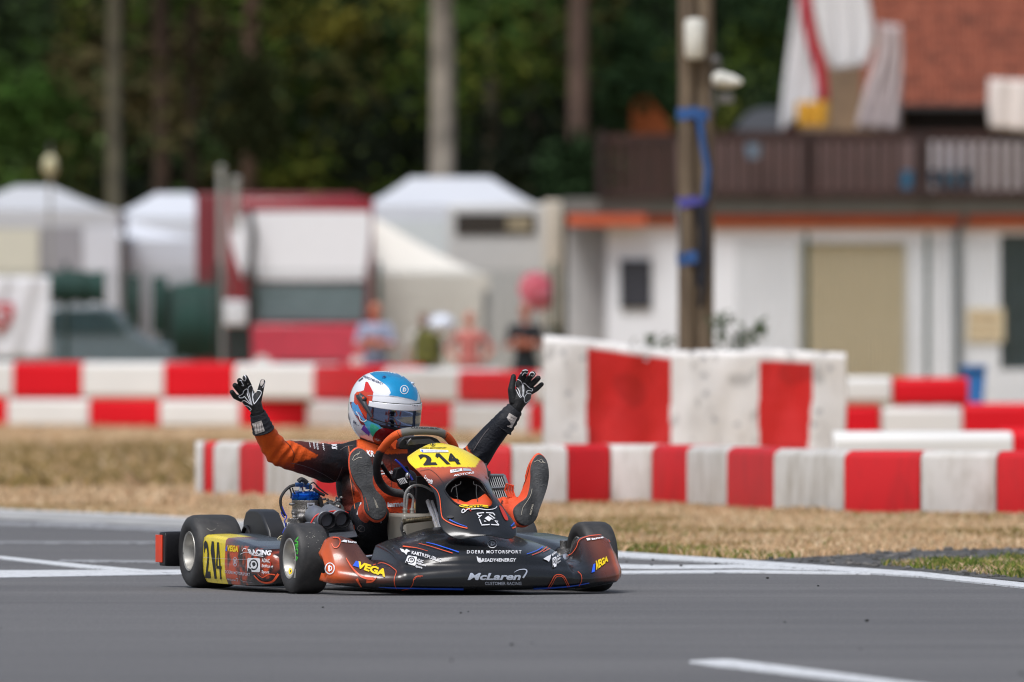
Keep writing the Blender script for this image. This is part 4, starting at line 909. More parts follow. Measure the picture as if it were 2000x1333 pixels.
# ---------------------------------------------------------------- wheels
m_tyre, n, l, b = clean_nodes('slick_tyre'); tc = n.new('ShaderNodeTexCoord').outputs['Object']
a_ = noise_tex(n, l, 30, tc, 8, .75); r1 = ramp(n, [(.38, (.026, .026, .027)), (.58, (.042, .041, .041)), (.76, (.075, .072, .07))]); l.new(a_.outputs['Fac'], r1.inputs['Fac']); l.new(r1.outputs[0], b.inputs['Base Color'])
r2 = ramp(n, [(.3, (.45, .45, .45)), (.7, (.68, .68, .68))]); l.new(a_.outputs['Fac'], r2.inputs['Fac']); l.new(r2.outputs[0], b.inputs['Roughness'])
bn = noise_tex(n, l, 260, tc, 4, .7); bp = n.new('ShaderNodeBump'); bp.inputs['Strength'].default_value = .25; bp.inputs['Distance'].default_value = .003; l.new(bn.outputs['Fac'], bp.inputs['Height']); l.new(bp.outputs[0], b.inputs['Normal'])
m_rim = mat('rim_magnesium', S(178, 176, 170), .38, metal=.45, var=.08, scale=30)
SPOT = mat('tyre_scuff', S(150, 148, 142), .8)
def wheel(u, v, r, wd, sgn, steer=0):
    c = K(u, v, r); ax = (K(1, 0, 0) - K(0, 0, 0)); ax = Matrix.Rotation(R(steer), 3, 'Z') @ ax; out = ax * sgn
    wp = empty('wheel', c, TH, kart); h = wd / 2; ri = .068
    prof = [(ri, -h * .80), (ri + .008, -h * .93), (r * .72, -h * 1.0), (r * .86, -h * .985), (r * .945, -h * .90), (r * .985, -h * .74), (r, -h * .5), (r * 1.003, 0), (r, h * .5), (r * .985, h * .74), (r * .945, h * .90), (r * .86, h * .985), (r * .72, h * 1.0), (ri + .008, h * .93), (ri, h * .80)]
    mb = MB(); mb.lathe(prof, c, out, 72); ty = mb.build('tyre', m_tyre, wp, angle=180)
    rb = MB(); rb.lathe([(ri + .009, h * .90), (ri + .006, h * .955), (ri - .001, h * .93), (ri - .004, h * .80), (ri - .010, h * .5), (ri - .014, h * .1), (.045, h * .05), (.03, h * .12), (.024, h * .45), (.019, h * .5), (.001, h * .5)], c, out, 48)
    rb.lathe([(ri + .008, -h * .90), (ri + .004, -h * .95), (ri - .004, -h * .80), (ri - .012, -h * .3), (ri - .014, h * .05)], c, out, 48)
    rb.build('rim', m_rim, wp, angle=35)
    hb = MB(); hb.lathe([(.001, h * .66), (.007, h * .66), (.008, h * .5)], c, out, 12)
    for k in range(3):
        a = 2 * math.pi * k / 3 + .5; e1 = out.orthogonal().normalized(); e2 = out.cross(e1); p = c + (e1 * math.cos(a) + e2 * math.sin(a)) * .034 + out * h * .1
        hb.lathe([(.001, .012), (.006, .012), (.006, 0)], p, out, 6)
    hb.build('hub_nuts', m_steel, wp)
    return wp, mb, rb, c, out, h
WF = []
WF.append(wheel(-.562, 0, .130, .128, -1)); WF.append(wheel(.562, 0, .130, .128, 1)); WF.append(wheel(-.592, -1.05, .1385, .185, -1)); WF.append(wheel(.592, -1.05, .1385, .185, 1))
# lettering and scuffs on the near front tyre
d = Decals(WF[0][1].bvh(), .0008, 4); d.text('VEGA', [(583, 1048), (582.5, 1097), (577, 1098), (575.5, 1051)], m_green, bold=.03)
d.poly([(577, 1112), (578.5, 1112), (577.5, 1129), (574, 1129)], SPOT)
r_ = random.Random(4)
for k in range(26):
    x, y = r_.uniform(598, 638), 1035 + abs(r_.gauss(0, 22)); s_ = r_.uniform(.4, 1.3); d.poly([(x - s_, y), (x, y - s_ * .7), (x + s_, y), (x + r_.uniform(-1, 1), y + s_ * .8)], SPOT)
d.build('tyre_marks', WF[0][0])
d = Decals(WF[2][1].bvh(), .0008, 4); d.line([(404, 1032), (409, 1036), (416, 1036), (421, 1033)], (1.2, .6), SPOT); d.poly([(425, 1028), (426, 1027), (427, 1028.5)], SPOT)
d.line([(350, 1022), (357, 1018)], 1, SPOT)
for k in range(12):
    x, y = r_.uniform(375, 440), r_.uniform(1012, 1040); s_ = r_.uniform(.3, .8); d.poly([(x - s_, y), (x, y - s_ * .7), (x + s_, y), (x, y + s_ * .8)], SPOT)
d.build('tyre_marks', WF[2][0])
d = Decals(WF[0][2].bvh(), .0008, 4); d.poly([(565, 1110), (569, 1111), (571, 1116), (569, 1121), (565, 1122), (563.5, 1116)], m_yel, smooth=3); d.poly([(567, 1113), (569, 1116), (567, 1120), (566, 1116)], m_ink); d.build('rim_sticker', WF[0][0])
d = Decals(WF[2][2].bvh(), .0008, 4); d.poly([(348, 1078), (359, 1079), (357, 1096), (354, 1104), (350, 1098)], m_ink); d.text('KR', [(352, 1083), (358, 1084), (357.5, 1092), (352, 1091)], m_white, bold=.03); d.build('rim_sticker', WF[2][0])

# ---------------------------------------------------------------- front fairing
ST = {0: [(.30, .022), (.43, .018), (.485, .030), (.503, .055), (.500, .088), (.480, .112), (.476, .130), (.462, .150), (.42, .175), (.33, .206), (.22, .233), (.10, .248)],
      .12: [(.295, .022), (.425, .018), (.478, .030), (.496, .055), (.492, .088), (.470, .112), (.464, .130), (.448, .150), (.40, .173), (.32, .200), (.21, .225), (.10, .240)],
      .20: [(.28, .022), (.41, .018), (.462, .032), (.480, .056), (.474, .086), (.448, .108), (.438, .124), (.42, .142), (.37, .163), (.29, .188), (.20, .206), (.10, .218)],
      .28: [(.27, .022), (.40, .018), (.446, .034), (.462, .056), (.454, .082), (.425, .102), (.41, .115), (.385, .132), (.33, .152), (.26, .171), (.18, .186), (.10, .195)],
      .322: [(.26, .023), (.395, .019), (.438, .036), (.452, .055), (.444, .080), (.415, .100), (.398, .113), (.372, .128), (.315, .145), (.25, .159), (.175, .170), (.10, .176)],
      .342: [(.255, .024), (.385, .020), (.430, .036), (.442, .055), (.432, .075), (.404, .090), (.384, .098), (.352, .106), (.30, .113), (.24, .120), (.18, .124), (.11, .126)],
      .375: [(.255, .025), (.38, .021), (.420, .037), (.432, .055), (.422, .075), (.395, .090), (.372, .098), (.342, .106), (.292, .112), (.24, .117), (.19, .120), (.14, .122)],
      .405: [(.25, .026), (.37, .022), (.410, .038), (.422, .056), (.410, .076), (.385, .094), (.36, .106), (.33, .118), (.29, .124), (.24, .126), (.20, .128), (.165, .130)],
      .432: [(.245, .029), (.36, .025), (.396, .040), (.409, .057), (.397, .078), (.368, .100), (.345, .116), (.315, .138), (.28, .160), (.245, .178), (.215, .188), (.176, .190)],
      .455: [(.24, .032), (.35, .028), (.385, .042), (.397, .058), (.385, .080), (.355, .102), (.33, .120), (.30, .145), (.265, .172), (.235, .194), (.21, .204), (.180, .206)],
      .505: [(.23, .038), (.325, .034), (.358, .046), (.370, .062), (.360, .084), (.332, .108), (.31, .130), (.285, .158), (.255, .186), (.23, .206), (.21, .214), (.186, .216)],
      .548: [(.215, .044), (.295, .040), (.326, .052), (.337, .068), (.328, .088), (.304, .110), (.286, .130), (.268, .152), (.246, .174), (.228, .190), (.212, .198), (.190, .200)],
      .572: [(.20, .054), (.262, .050), (.288, .060), (.296, .074), (.290, .092), (.270, .110), (.258, .122), (.246, .134), (.234, .144), (.222, .150), (.208, .153), (.192, .154)]}
us = sorted(ST); us = [-u for u in us[:0:-1]] + us
def stn(u): return ST[abs(u)]
def crs(p0, p1, p2, p3, t): return tuple(.5 * ((2 * b) + (-a + c) * t + (2 * a - 5 * b + 4 * c - d) * t * t + (-a + 3 * b - 3 * c + d) * t ** 3) for a, b, c, d in zip(p0, p1, p2, p3))
rows = []
for i in range(len(us) - 1):
    u0, u1 = us[i], us[i + 1]; n_ = max(3, int((u1 - u0) / .006))
    for k in range(n_ + (1 if i == len(us) - 2 else 0)):
        t = k / n_; a, b_, c, d_ = (stn(us[min(max(i + e, 0), len(us) - 1)]) for e in (-1, 0, 1, 2))
        rows.append((u0 + (u1 - u0) * t, [crs(a[j], b_[j], c[j], d_[j], t) for j in range(12)]))
grid = []
for u, pr in rows:
    cur = smooth_poly(pr, 7, False); grid.append([K(u, v, w_) for v, w_ in cur])
# close the ends with an inward return
def shrink(col, u, f): c = Vector((0, 0, 0)); c = sum((p for p in col), Vector()) / len(col); return [c.lerp(p, f) for p in col]
fb_ = MB(); gg = [shrink(grid[0], 0, .5), shrink(grid[0], 0, .9)] + grid + [shrink(grid[-1], 0, .9), shrink(grid[-1], 0, .5)]
NV = len(grid[0]); fb_.loft(gg, False, False)
P = np.array(fb_.v); q = pix(P); kk = toK(P); nz_ = np.array([noise.noise(Vector((p[0] * 6, p[1] * 6, p[2] * 6))) for p in P])
au = np.abs(kk[:, 0]); col = mixv(BLK, DBR, sm(.30, .46, au + .04 * nz_)); col = col * (1 - sm(.47, .56, au + .05 * nz_ - .25 * (kk[:, 2] - .12))[:, None]) + np.array(ORA)[None] * sm(.47, .56, au + .05 * nz_ - .25 * (kk[:, 2] - .12))[:, None]
# right end (image right) is browner
rt = (kk[:, 0] > .3); t_ = sm(.40, .52, kk[:, 0]); cr_ = mixv(BLK, S(112, 60, 46), t_); t2 = sm(.52, .55, kk[:, 0]) * (1 - sm(.15, .17, kk[:, 2])); cr_ = cr_ * (1 - t2[:, None]) + np.array(S(190, 96, 62))[None] * t2[:, None]; col[rt] = cr_[rt]
col[kk[:, 2] < .045] = BLK
fb_.col = [tuple(c) for c in col]
fair = fb_.build('front_fairing', m_gloss, kart, solid=.004, angle=180)
d = Decals(fb_.bvh(), .0018, 6)
d.rtext('McLaren', 965, 1126.5, 104, 13.5, 0, m_silver, bold=.035, shear=.25)
d.line([(1004, 1118.5), (1010, 1115), (1018, 1113), (1026, 1113.2), (1028.5, 1116.5), (1026, 1122), (1021, 1129)], (.6, 3.4), m_silver)
d.rtext('CUSTOMER RACING', 982.5, 1139.5, 71, 6, 0, m_silver, bold=.012)
d.rtext('DOERR MOTORSPORT', 965, 1079, 106, 6.4, 0, m_white, bold=.008, space=1.25)
def ring_logo(d, cx, cy, r, m, asp=1.0, ang=0, w_=1.4):
    ca, sa = math.cos(R(ang)), math.sin(R(ang)); f = lambda x, y: (cx + (x * asp) * ca - y * sa, cy + (x * asp) * sa + y * ca)
    d.line([f(r * math.cos(2 * math.pi * k / 20), r * math.sin(2 * math.pi * k / 20)) for k in range(20)], w_, m, smooth=2, closed=True)
    d.text('D', [f(-.38 * r, -.5 * r), f(.52 * r, -.5 * r), f(.52 * r, .5 * r), f(-.38 * r, .5 * r)], m, bold=.03); d.line([f(-.08 * r, -.62 * r), f(-.08 * r, .62 * r)], w_ * .9, m, smooth=0)
ring_logo(d, 961.5, 1063, 8, m_white, 1.1)
d.text('READY4ENERGY', [(941, 1091.5), (1008, 1091), (1007, 1097.5), (941, 1098)], m_white, bold=.03)
d.poly([(931, 1087), (935, 1091), (938, 1090), (940, 1095), (944, 1096), (939, 1099), (935, 1099), (932, 1095)], m_white, smooth=2)
# left group (image)
d.poly([(781, 1072.5), (788, 1074), (790, 1077), (794, 1073.5), (802, 1078), (796, 1080), (794, 1085), (790, 1081), (785, 1079)], m_white)
d.text('KART', [(804.5, 1077), (824, 1081), (823.5, 1088), (804, 1083.5)], m_white, bold=.035); d.text('REPUBLIC', [(825, 1081.5), (863, 1092.5), (861.5, 1099.5), (824.5, 1088)], m_white, bold=.004)
def paw(d, q, m=m_white, m2=m_ink):
    TL, TR, BR, BL = [Vector(x) for x in q]; f = lambda x, y: tuple((TL.lerp(TR, x)).lerp(BL.lerp(BR, x), y))
    d.poly([f(.08, 0), f(.95, 0), f(1, .1), f(1, .92), f(.92, 1), f(.05, 1), f(0, .9), f(0, .08)], m)
    d.line([f(.5 + .3 * math.cos(a / 10 * math.pi), .48 + .34 * math.sin(a / 10 * math.pi)) for a in range(-12, 8)], abs(TR.x - TL.x) * .09 + .5, m2); d.poly([f(.38, .34), f(.58, .3), f(.66, .48), f(.5, .62), f(.4, .5)], m2, smooth=2); d.poly([f(.05, .7), f(.3, .8), f(.34, 1), f(.04, 1)], m2)
paw(d, [(797, 1086), (815, 1089), (811, 1106.5), (790.5, 1101)])
for k, s_ in enumerate(['ADAC', 'Stiftung', 'Sport']): w0 = [12, 19, 13][k]; d.text(s_, [(815.5 - k * 1.6, 1092 + k * 6.2), (815.5 - k * 1.6 + w0, 1092 + w0 * .27 + k * 6.2), (814.3 - k * 1.6 + w0, 1098 + w0 * .27 + k * 6.2), (814 - k * 1.6, 1097.2 + k * 6.2)], m_white, bold=.02)
# left VEGA and its flash
d.poly([(695, 1096.5), (702, 1098.5), (701, 1110), (689, 1106)], m_blu); d.text('VEGA', [(700, 1097), (755, 1114), (752, 1128.5), (697, 1110.5)], m_yel, bold=.05, shear=.1)
ring_logo(d, 645, 1111, 10.5, m_white, .82, 0, 1.8)
d.poly([(672, 1055.5), (678, 1057), (677, 1061), (666, 1059)], m_white); d.text('iame', [(679, 1056.5), (702, 1060), (702, 1063.5), (679, 1061)], m_white, bold=.04)
d.line([(676, 1091), (681, 1100), (690, 1113), (703, 1125), (716, 1130), (730, 1131)], (1.5, 5), m_org); d.line([(697, 1131), (701, 1138), (706, 1146)], (5, 2), m_org); d.line([(716, 1136), (728, 1135), (736, 1128)], (5, 1), m_org)
d.line([(728, 1105), (745, 1101), (757, 1104), (769, 1112), (774, 1118), (770, 1131), (771, 1142), (775, 1150)], 1.2, m_org); d.line([(826, 1126), (815, 1126), (808, 1131), (806, 1140), (800, 1148), (785, 1152)], 1.0, m_org); d.line([(822, 1127.5), (813, 1128), (809.5, 1133)], .8, m_org)
d.line([(650, 1051), (662, 1053), (664, 1062), (659, 1070), (652, 1070), (648, 1062)], 1.6, m_org)
d.line([(787, 1068.5), (800, 1070), (815, 1072), (836, 1078)], (2.6, .6), m_org); d.line([(818, 1063), (835, 1067), (858, 1074), (884, 1082)], (.8, 1.6), m_org); d.line([(833, 1061), (850, 1065), (872, 1072), (896, 1080)], (1.2, 2.2), m_blu)
d.line([(752, 1147), (790, 1148), (850, 1149), (905, 1150)], (1.6, 3.6), m_blu); d.line([(740, 1146.4), (770, 1147.5)], (.8, 1.4), m_blu)
# right end artwork
d.text('VEGA', [(1163, 1097), (1186, 1087), (1187, 1098), (1162, 1117)], m_yel, bold=.05, shear=.12); d.poly([(1158, 1104), (1162, 1102), (1161, 1118), (1154.5, 1120)], m_blu)
d.text('iame', [(1155, 1052.5), (1178, 1048.5), (1178, 1052.5), (1156, 1056.5)], m_white, bold=.04); d.poly([(1145, 1053), (1153, 1052.5), (1153, 1056.5), (1147, 1057.5)], m_white)
d.line([(1042, 1149), (1080, 1147), (1115, 1144), (1150, 1138)], (3.6, 1.6), m_blu)
d.line([(1066, 1153), (1075, 1138), (1082, 1126), (1090, 1123), (1100, 1126), (1107, 1136), (1112, 1144)], 1.3, m_org); d.line([(1070, 1152), (1078, 1140), (1084, 1129), (1090, 1126), (1098, 1128), (1104, 1137), (1109, 1146)], .9, m_org); d.line([(1128, 1118), (1134, 1124), (1135, 1134), (1130, 1144)], 1, m_org)
d.line([(1103, 1088), (1117, 1083), (1127, 1070), (1133, 1056), (1150, 1049), (1175, 1046.5), (1184, 1050), (1190, 1060)], 1.3, m_org)
d.line([(1028, 1084), (1048, 1077), (1062, 1068), (1070, 1060)], (1, 2.6), m_blu); d.line([(1038, 1086), (1056, 1079), (1068, 1070), (1076, 1063)], (1, 2.2), m_org); d.line([(1060, 1080), (1072, 1074), (1080, 1070)], (1, 1.6), m_org)
d.poly([(1060, 1093), (1067, 1089), (1069, 1091), (1076, 1085), (1074, 1093), (1071, 1099), (1067, 1096)], m_white)
d.text('KART', [(1077, 1084), (1087, 1077), (1088, 1081), (1078, 1088.5)], m_white, bold=.04); paw(d, [(1078, 1092), (1086, 1089), (1086, 1108), (1079, 1111)])
for k, s_ in enumerate(['ADAC', 'Stift', 'Sport']): d.text(s_, [(1087.5, 1087 + k * 6), (1094, 1083.5 + k * 6), (1094, 1087.5 + k * 6), (1087.5, 1091.5 + k * 6)], m_white, bold=.02)
d.build('lettering', fair)

# ---------------------------------------------------------------- front (number) panel
CL = [(-.160, .552), (-.130, .553), (-.085, .545), (-.02, .522), (.05, .490), (.12, .446), (.20, .395), (.28, .336), (.35, .279), (.405, .238), (.438, .221)]
HW = [.012, .085, .128, .146, .138, .122, .118, .132, .146, .118, .012]
cc = smooth_poly([(a, b_, c) for (a, b_), c in zip(CL, HW)], 12, False); NQ = 72
def ppt(i, qv):
    v, w_, hw = cc[i]; a = cc[max(i - 1, 0)]; b_ = cc[min(i + 1, len(cc) - 1)]; tv, tw = b_[0] - a[0], b_[1] - a[1]; L_ = math.hypot(tv, tw) or 1; nv, nw = -tw / L_, tv / L_
    f = i / (len(cc) - 1); drop = .045 * (abs(qv) ** 2.4) * (1 - .3 * f) * min(1, hw / .1); bulge = .018 * math.exp(-((f - .60) / .13) ** 2) * (1 - qv * qv)
    return K(max(hw, .004) * qv, v - abs(nv) * drop + bulge * .8, w_ - abs(nw) * drop + bulge)
pg = [[ppt(i, -1 + 2 * j / NQ) for j in range(NQ + 1)] for i in range(len(cc))]
HC = (915, 963); HP = smooth_poly([(869, 956), (875, 946), (888, 936), (901, 931), (914, 931), (929, 935), (941, 943), (948, 954), (956, 967), (962, 978), (962, 987), (957, 991), (946, 992), (928, 993), (909, 991), (896, 987), (886, 981), (877, 971), (870, 961)], 3)
def torim(x, y):
    dx, dy = x - HC[0], y - HC[1]
    for i in range(len(HP)):
        ax, ay = HP[i][0] - HC[0], HP[i][1] - HC[1]; bx, by = HP[(i + 1) % len(HP)][0] - HC[0], HP[(i + 1) % len(HP)][1] - HC[1]
        den = dx * (by - ay) - dy * (bx - ax)
        if abs(den) < 1e-9: continue
        t = (ax * (by - ay) - ay * (bx - ax)) / den; w_ = (ax * dy - ay * dx) / den
        if t > 0 and -1e-6 <= w_ <= 1 + 1e-6: return HC[0] + dx * t, HC[1] + dy * t
    return x, y
full = MB(); full.loft(pg, False, False)
pb = MB(); vs = [p for r_ in pg for p in r_]; PX = pix(vs); fs = []; rm_ = NQ + 1
hole = pip(PX, HP)
fbv = full.bvh()
for i in range(len(cc) - 1):
    for j in range(NQ):
        f = (i * rm_ + j, (i + 1) * rm_ + j, (i + 1) * rm_ + j + 1, i * rm_ + j + 1)
        if not all(hole[k] for k in f): fs.append(f)
used = set(k for f in fs for k in f)
for k in used:
    if hole[k]: x, y = torim(*PX[k]); vs[k] = lay(fbv, (x, y), 0)
pb.add(vs, fs); PX = pix(vs); N_ = len(vs); col = np.tile(np.array(BLK), (N_, 1))
nz_ = np.array([noise.noise(Vector((x * .03, y * .03, 3))) for x, y in PX])
cz = toK(vs); tt = sm(.40, .455, cz[:, 2] + .02 * nz_); col = mixv(BLK, S(192, 92, 62), tt * .95)
ypoly = [(790, 925), (806, 926), (835, 918), (880, 912), (926, 913), (935, 918), (960, 850), (860, 840), (760, 870), (765, 905), (776, 914)]
yellow = pip(PX, [(765, 895), (806, 924), (813, 915.5), (822, 913), (850, 912.3), (885, 912), (928, 913), (950, 880), (860, 830), (760, 860)])
col[yellow] = S(246, 220, 40)
hb_ = toK(vs); pb.col = [tuple(c) for c in col]
panel = pb.build('front_panel', m_gloss, kart, solid=.004, angle=180)
d = Decals(fbv, .0016, 5)
d.poly([(770, 911), (805.5, 926.5), (806.5, 925), (772, 909)], m_ink)
d.text('2', [(815, 888.5), (838, 888), (855, 909), (828, 910)], m_ink, bold=.05); d.one([(845, 887), (858, 886.3), (880, 907.8), (866, 908.3)], m_ink); d.text('4', [(868, 887), (884, 886.5), (903, 907.5), (881, 908.5)], m_ink, bold=.045)
d.rtext('DOERR MOTORSPORT', 847, 876, 50, 2.6, -.5, m_ink, bold=.02); ring_logo(d, 845.5, 869, 3.6, m_ink, 1.2, 0, .8)
d.poly([(820, 878), (875, 880.5), (876, 884.5), (826, 885), (821, 883)], m_white); d.rtext('READY4ENERGY', 852, 882.3, 38, 2.2, 1, m_silver, bold=.01); d.poly([(823, 880), (826, 880), (827, 884), (824, 883.5)], m_blu)
d.rtext('2024', 880, 912, 20, 2.4, 2, m_yel, bold=.03) if False else None
d.line([(786, 887), (793, 897), (803, 908), (813, 917)], 1.0, m_ink); d.line([(806, 925), (836, 918), (850, 925), (862, 938), (870, 950)], .7, m_ink)
d.poly([(879, 919), (902, 916), (903, 921), (880, 925)], m_white); d.text('IAME', [(884, 919), (898, 917), (898, 920), (884, 922.5)], m_ink, bold=.02); d.poly([(904, 916), (919, 917), (921, 921), (905, 921)], m_silver); d.text('MOTORS', [(889, 928), (925, 922), (926, 926), (886, 932)], m_white, bold=.02)
# script logo strokes
d.line([(830, 936), (831, 930), (832, 930)], 1, m_white); d.text('belmondo', [(829, 931), (847, 938), (845, 944.5), (827, 938)], m_white, bold=.02); d.line([(824, 939), (845, 946)], .9, m_white)
# edge stripes
d.line([(838, 946), (853, 958), (859, 972), (861, 990), (863, 1008), (868, 1016), (882, 1024), (900, 1030), (913, 1033)], (1.2, 2.2), m_org); d.line([(878, 1016), (888, 1021), (900, 1026), (912, 1030)], (2, 1), m_blu)
d.line([(1012, 1017), (1014, 1022), (1008, 1029), (1000, 1033)], 2.4, m_org); d.line([(1004, 1018), (1003, 1023), (997, 1029)], 2, m_blu)
d.poly([(974, 989), (980, 992), (987, 1004), (992, 1016), (987, 1017), (981, 1007)], m_redd2, smooth=3); d.poly([(1005, 1014), (1011, 1017), (1014, 1023), (1007, 1026), (1009, 1020)], m_org, smooth=2)
d.line([(949, 930), (960, 945), (976, 968), (988, 988), (1004, 1010)], (2.5, .8), mat('decal_mauve', S(150, 96, 92), .4))
# geometric badge
def seg(a, w_=1.9): d.line(a, w_, m_white, smooth=0)
seg([(931, 1004), (945, 1002.5)]); seg([(949, 1002.5), (963, 1003.5)]); seg([(931, 1004), (935, 1009)]); seg([(935, 1009), (941, 1007), (934, 1013)]); seg([(963, 1004), (966, 1008)]); seg([(936, 1015), (940, 1025.5)]); seg([(940, 1027), (956, 1026)]); seg([(959, 1026), (974, 1027)]); seg([(974, 1027), (966, 1018), (972, 1020)]); seg([(955, 1006), (966, 1014), (960, 1016)])
d.poly([(953, 1009), (961, 1014), (955, 1020), (946, 1014)], m_white); d.poly([(945, 1018), (950, 1019.5), (946, 1021)], m_white)
d.poly([(897, 988), (908, 986.5), (916, 988), (932, 987), (951, 988), (953, 993), (940, 992.5), (925, 994), (911, 993), (899, 991)], m_yel, smooth=2); d.text('OTK', [(913, 988.5), (945, 988), (947, 992.3), (914, 992.8)], m_ink, bold=.04)
d.line([(902, 1001), (903, 997), (906, 996), (908, 999), (906, 1002), (903, 1003)], 1.6, m_white, closed=True); d.line([(908, 997), (914, 994), (920, 1000)], 1.8, m_redd2, smooth=0); d.line([(908, 1001), (913, 996), (918, 995)], 1.6, m_white); d.line([(920, 996), (935, 995), (950, 997), (965, 995), (970, 990)], (1.8, 1.0), m_white)
d.poly([(874, 1009.5), (882, 1008.5), (887, 1011), (880, 1014), (874, 1012.5)], m_ink, smooth=3)
d.build('lettering', panel)
# rim of the opening and the dark duct behind
mr_ = MB(); el = [torim(HC[0] + 30 * math.cos(a), HC[1] + 30 * math.sin(a)) for a in [2 * math.pi * k / 64 for k in range(64)]]; rim3 = [lay(fbv, p, .001) for p in el]
mr_.tube(rim3, .0035, 8, closed=True); mr_.build('opening_rim', m_blk, panel)
du = MB(); bk = K(0, -1, 0) - K(0, 0, 0); cen = sum(rim3, Vector()) / 64; rings = [rim3]
for t, s_ in ((.03, 1.0), (.07, .93), (.11, .8), (.14, .5), (.15, .05)): rings.append([cen + (p - cen) * s_ + bk * t + Vector((0, 0, -.1 * t)) for p in rim3])
du.loft(rings, True, False); du.build('duct', mat('duct_black', (.006, .006, .007), .8), panel, angle=180)
bh = lambda p, t: lay(fbv, p, 0) + (W(p[0], p[1], 37) - CAM).normalized() * t
li = MB(); pts0 = [(877, 973), (888, 983), (898, 988), (912, 991), (925, 993), (940, 993), (955, 992), (962, 982)]; tp = [(874, 966), (884, 974), (896, 976), (910, 981), (922, 976), (933, 974), (945, 966), (957, 960)]
li.loft([[bh(p, .002) for p in smooth_poly(pts0, 4, False)], [bh(p, .05) for p in smooth_poly(tp, 4, False)], [bh(p, .075) + Vector((0, 0, -.02)) for p in smooth_poly(tp, 4, False)]], False, False); li.build('duct_lip', m_org, panel, solid=.003)
for a in ([(890, 947), (892, 960), (894, 975), (895, 981)], [(931, 947), (930, 960), (932, 975), (933, 980)], [(881, 962), (884, 954), (890, 950), (899, 946), (900, 941)], [(925, 941), (926, 947), (936, 950), (943, 958), (949, 962)]):
    mb = MB(); mb.tube([bh(p, .03) for p in smooth_poly(a, 3, False)], .0015, 6); mb.build('duct_rib', mat('rib_grey', (.045, .045, .045), .5), panel)

# ---------------------------------------------------------------- side pods
def sidepod(sg):
    vv = [-.905, -.90, -.87, -.75, -.55, -.40, -.28, -.19, -.14, -.118, -.11]; tp_ = [.196, .203, .207, .206, .196, .186, .174, .162, .146, .125, .105]; btm = [.034, .026, .022, .02, .02, .02, .022, .025, .032, .05, .07]; out_ = [.664, .672, .675, .678, .680, .680, .678, .668, .648, .62, .60]
    rings = []
    for v, t, b_, o_ in zip(vv, tp_, btm, out_):
        i0 = .48; h = t - b_; pr = [(i0, b_), (o_ - .05, b_), (o_ - .014, b_ + .004), (o_ - .004, b_ + .03 * h / .18), (o_, b_ + h * .45), (o_ - .003, b_ + h * .86), (o_ - .006, t - .010), (o_ - .014, t - .003), (o_ - .05, t), (i0 + .02, t + .002), (i0, t - .015)]
        rings.append([K(sg * u, v, w_) for u, w_ in pr])
    fine = []
    for k in range(len(rings) - 1):
        n_ = max(2, int(abs(vv[k + 1] - vv[k]) / .008))
        for e in range(n_): fine.append([a.lerp(b__, e / n_) for a, b__ in zip(rings[k], rings[k + 1])])
    fine.append(rings[-1])
    # refine round the section too
    f2 = [[p for i in range(len(r_)) for p in (r_[i], r_[i].lerp(r_[(i + 1) % len(r_)], .25), r_[i].lerp(r_[(i + 1) % len(r_)], .5), r_[i].lerp(r_[(i + 1) % len(r_)], .75))] for r_ in fine]
    mb = MB(); mb.loft(f2); return mb
sp = sidepod(-1); P = np.array(sp.v); q = pix(P); kk = toK(P); nz_ = np.array([noise.noise(Vector((p[1] * 14, p[0] * 14, p[2] * 14))) + .5 * noise.noise(Vector((p[1] * 40, p[0] * 40, p[2] * 40))) for p in P])
t_ = sm(-.05, .35, nz_ * .8 + .50 - sm(-.7, -.1, kk[:, 1]) * .62 - .25 * sm(.06, .02, kk[:, 2])); col = mixv(BLK, S(198, 74, 34), t_)
top_ = (kk[:, 2] > .17); col[top_] = mixv(S(46, 50, 60), S(170, 76, 62), 1 - sm(-.7, -.45, kk[:, 1]))[top_]
ym = kk[:, 1] < -.607; col[ym] = S(244, 218, 40); col[(kk[:, 0] > -.58)] = BLK
sp.col = [tuple(c) for c in col]; pod = sp.build('side_pod', m_gloss, kart, angle=60); pod['label'] = 'side pod with yellow 214 plate at its rear end'
d = Decals(sp.bvh(), .0014, 4)
d.text('2', [(398, 1056), (408.5, 1057), (412, 1130), (401.5, 1129)], m_ink, bold=.02); d.one([(410.5, 1057), (418, 1058), (423.5, 1131), (416.5, 1130)], m_ink); d.four([(420, 1059), (429, 1060), (434.5, 1132), (425, 1131)], 2.6, m_ink)
d.text('VEGA', [(445, 1064.5), (466, 1067), (466, 1079), (444, 1077)], m_yel, bold=.06, shear=.15); d.poly([(442, 1070), (445, 1064), (444, 1077), (441, 1076)], m_blu)
ring_logo(d, 460, 1097.5, 8.5, m_silver, .45, 0, 1); d.text('DOERR MOTORSPORT', [(440, 1113.5), (489, 1120), (489, 1126), (440, 1119.5)], m_silver, bold=.015)
d.text('RACING', [(482, 1072.5), (531, 1076.5), (530, 1086), (489, 1083)], m_white, bold=.05, shear=.2); d.line([(492, 1084), (515, 1087)], 1.6, m_white, smooth=0)
d.line([(474, 1077), (477, 1072), (482, 1073)], 1.2, m_white); d.line([(470, 1083), (480, 1079), (490, 1080)], .8, m_white)
paw(d, [(484, 1090), (509, 1091), (509, 1118), (484, 1117)])
for k, (s_, w0) in enumerate([('ADAC', 16), ('Stiftung', 22), ('Sport', 15)]): d.text(s_, [(512, 1091 + k * 11.5), (512 + w0, 1092 + k * 11.5), (512 + w0, 1099.5 + k * 11.5), (512, 1098.5 + k * 11.5)], m_white, bold=.02)
d.text('McLaren', [(445, 1129), (462, 1131), (462, 1135), (445, 1133)], m_silver, bold=.03, shear=.2); d.line([(462, 1130), (466, 1131), (464, 1136)], 1, m_silver); d.line([(470, 1132), (478, 1136), (494, 1137)], .7, m_silver)
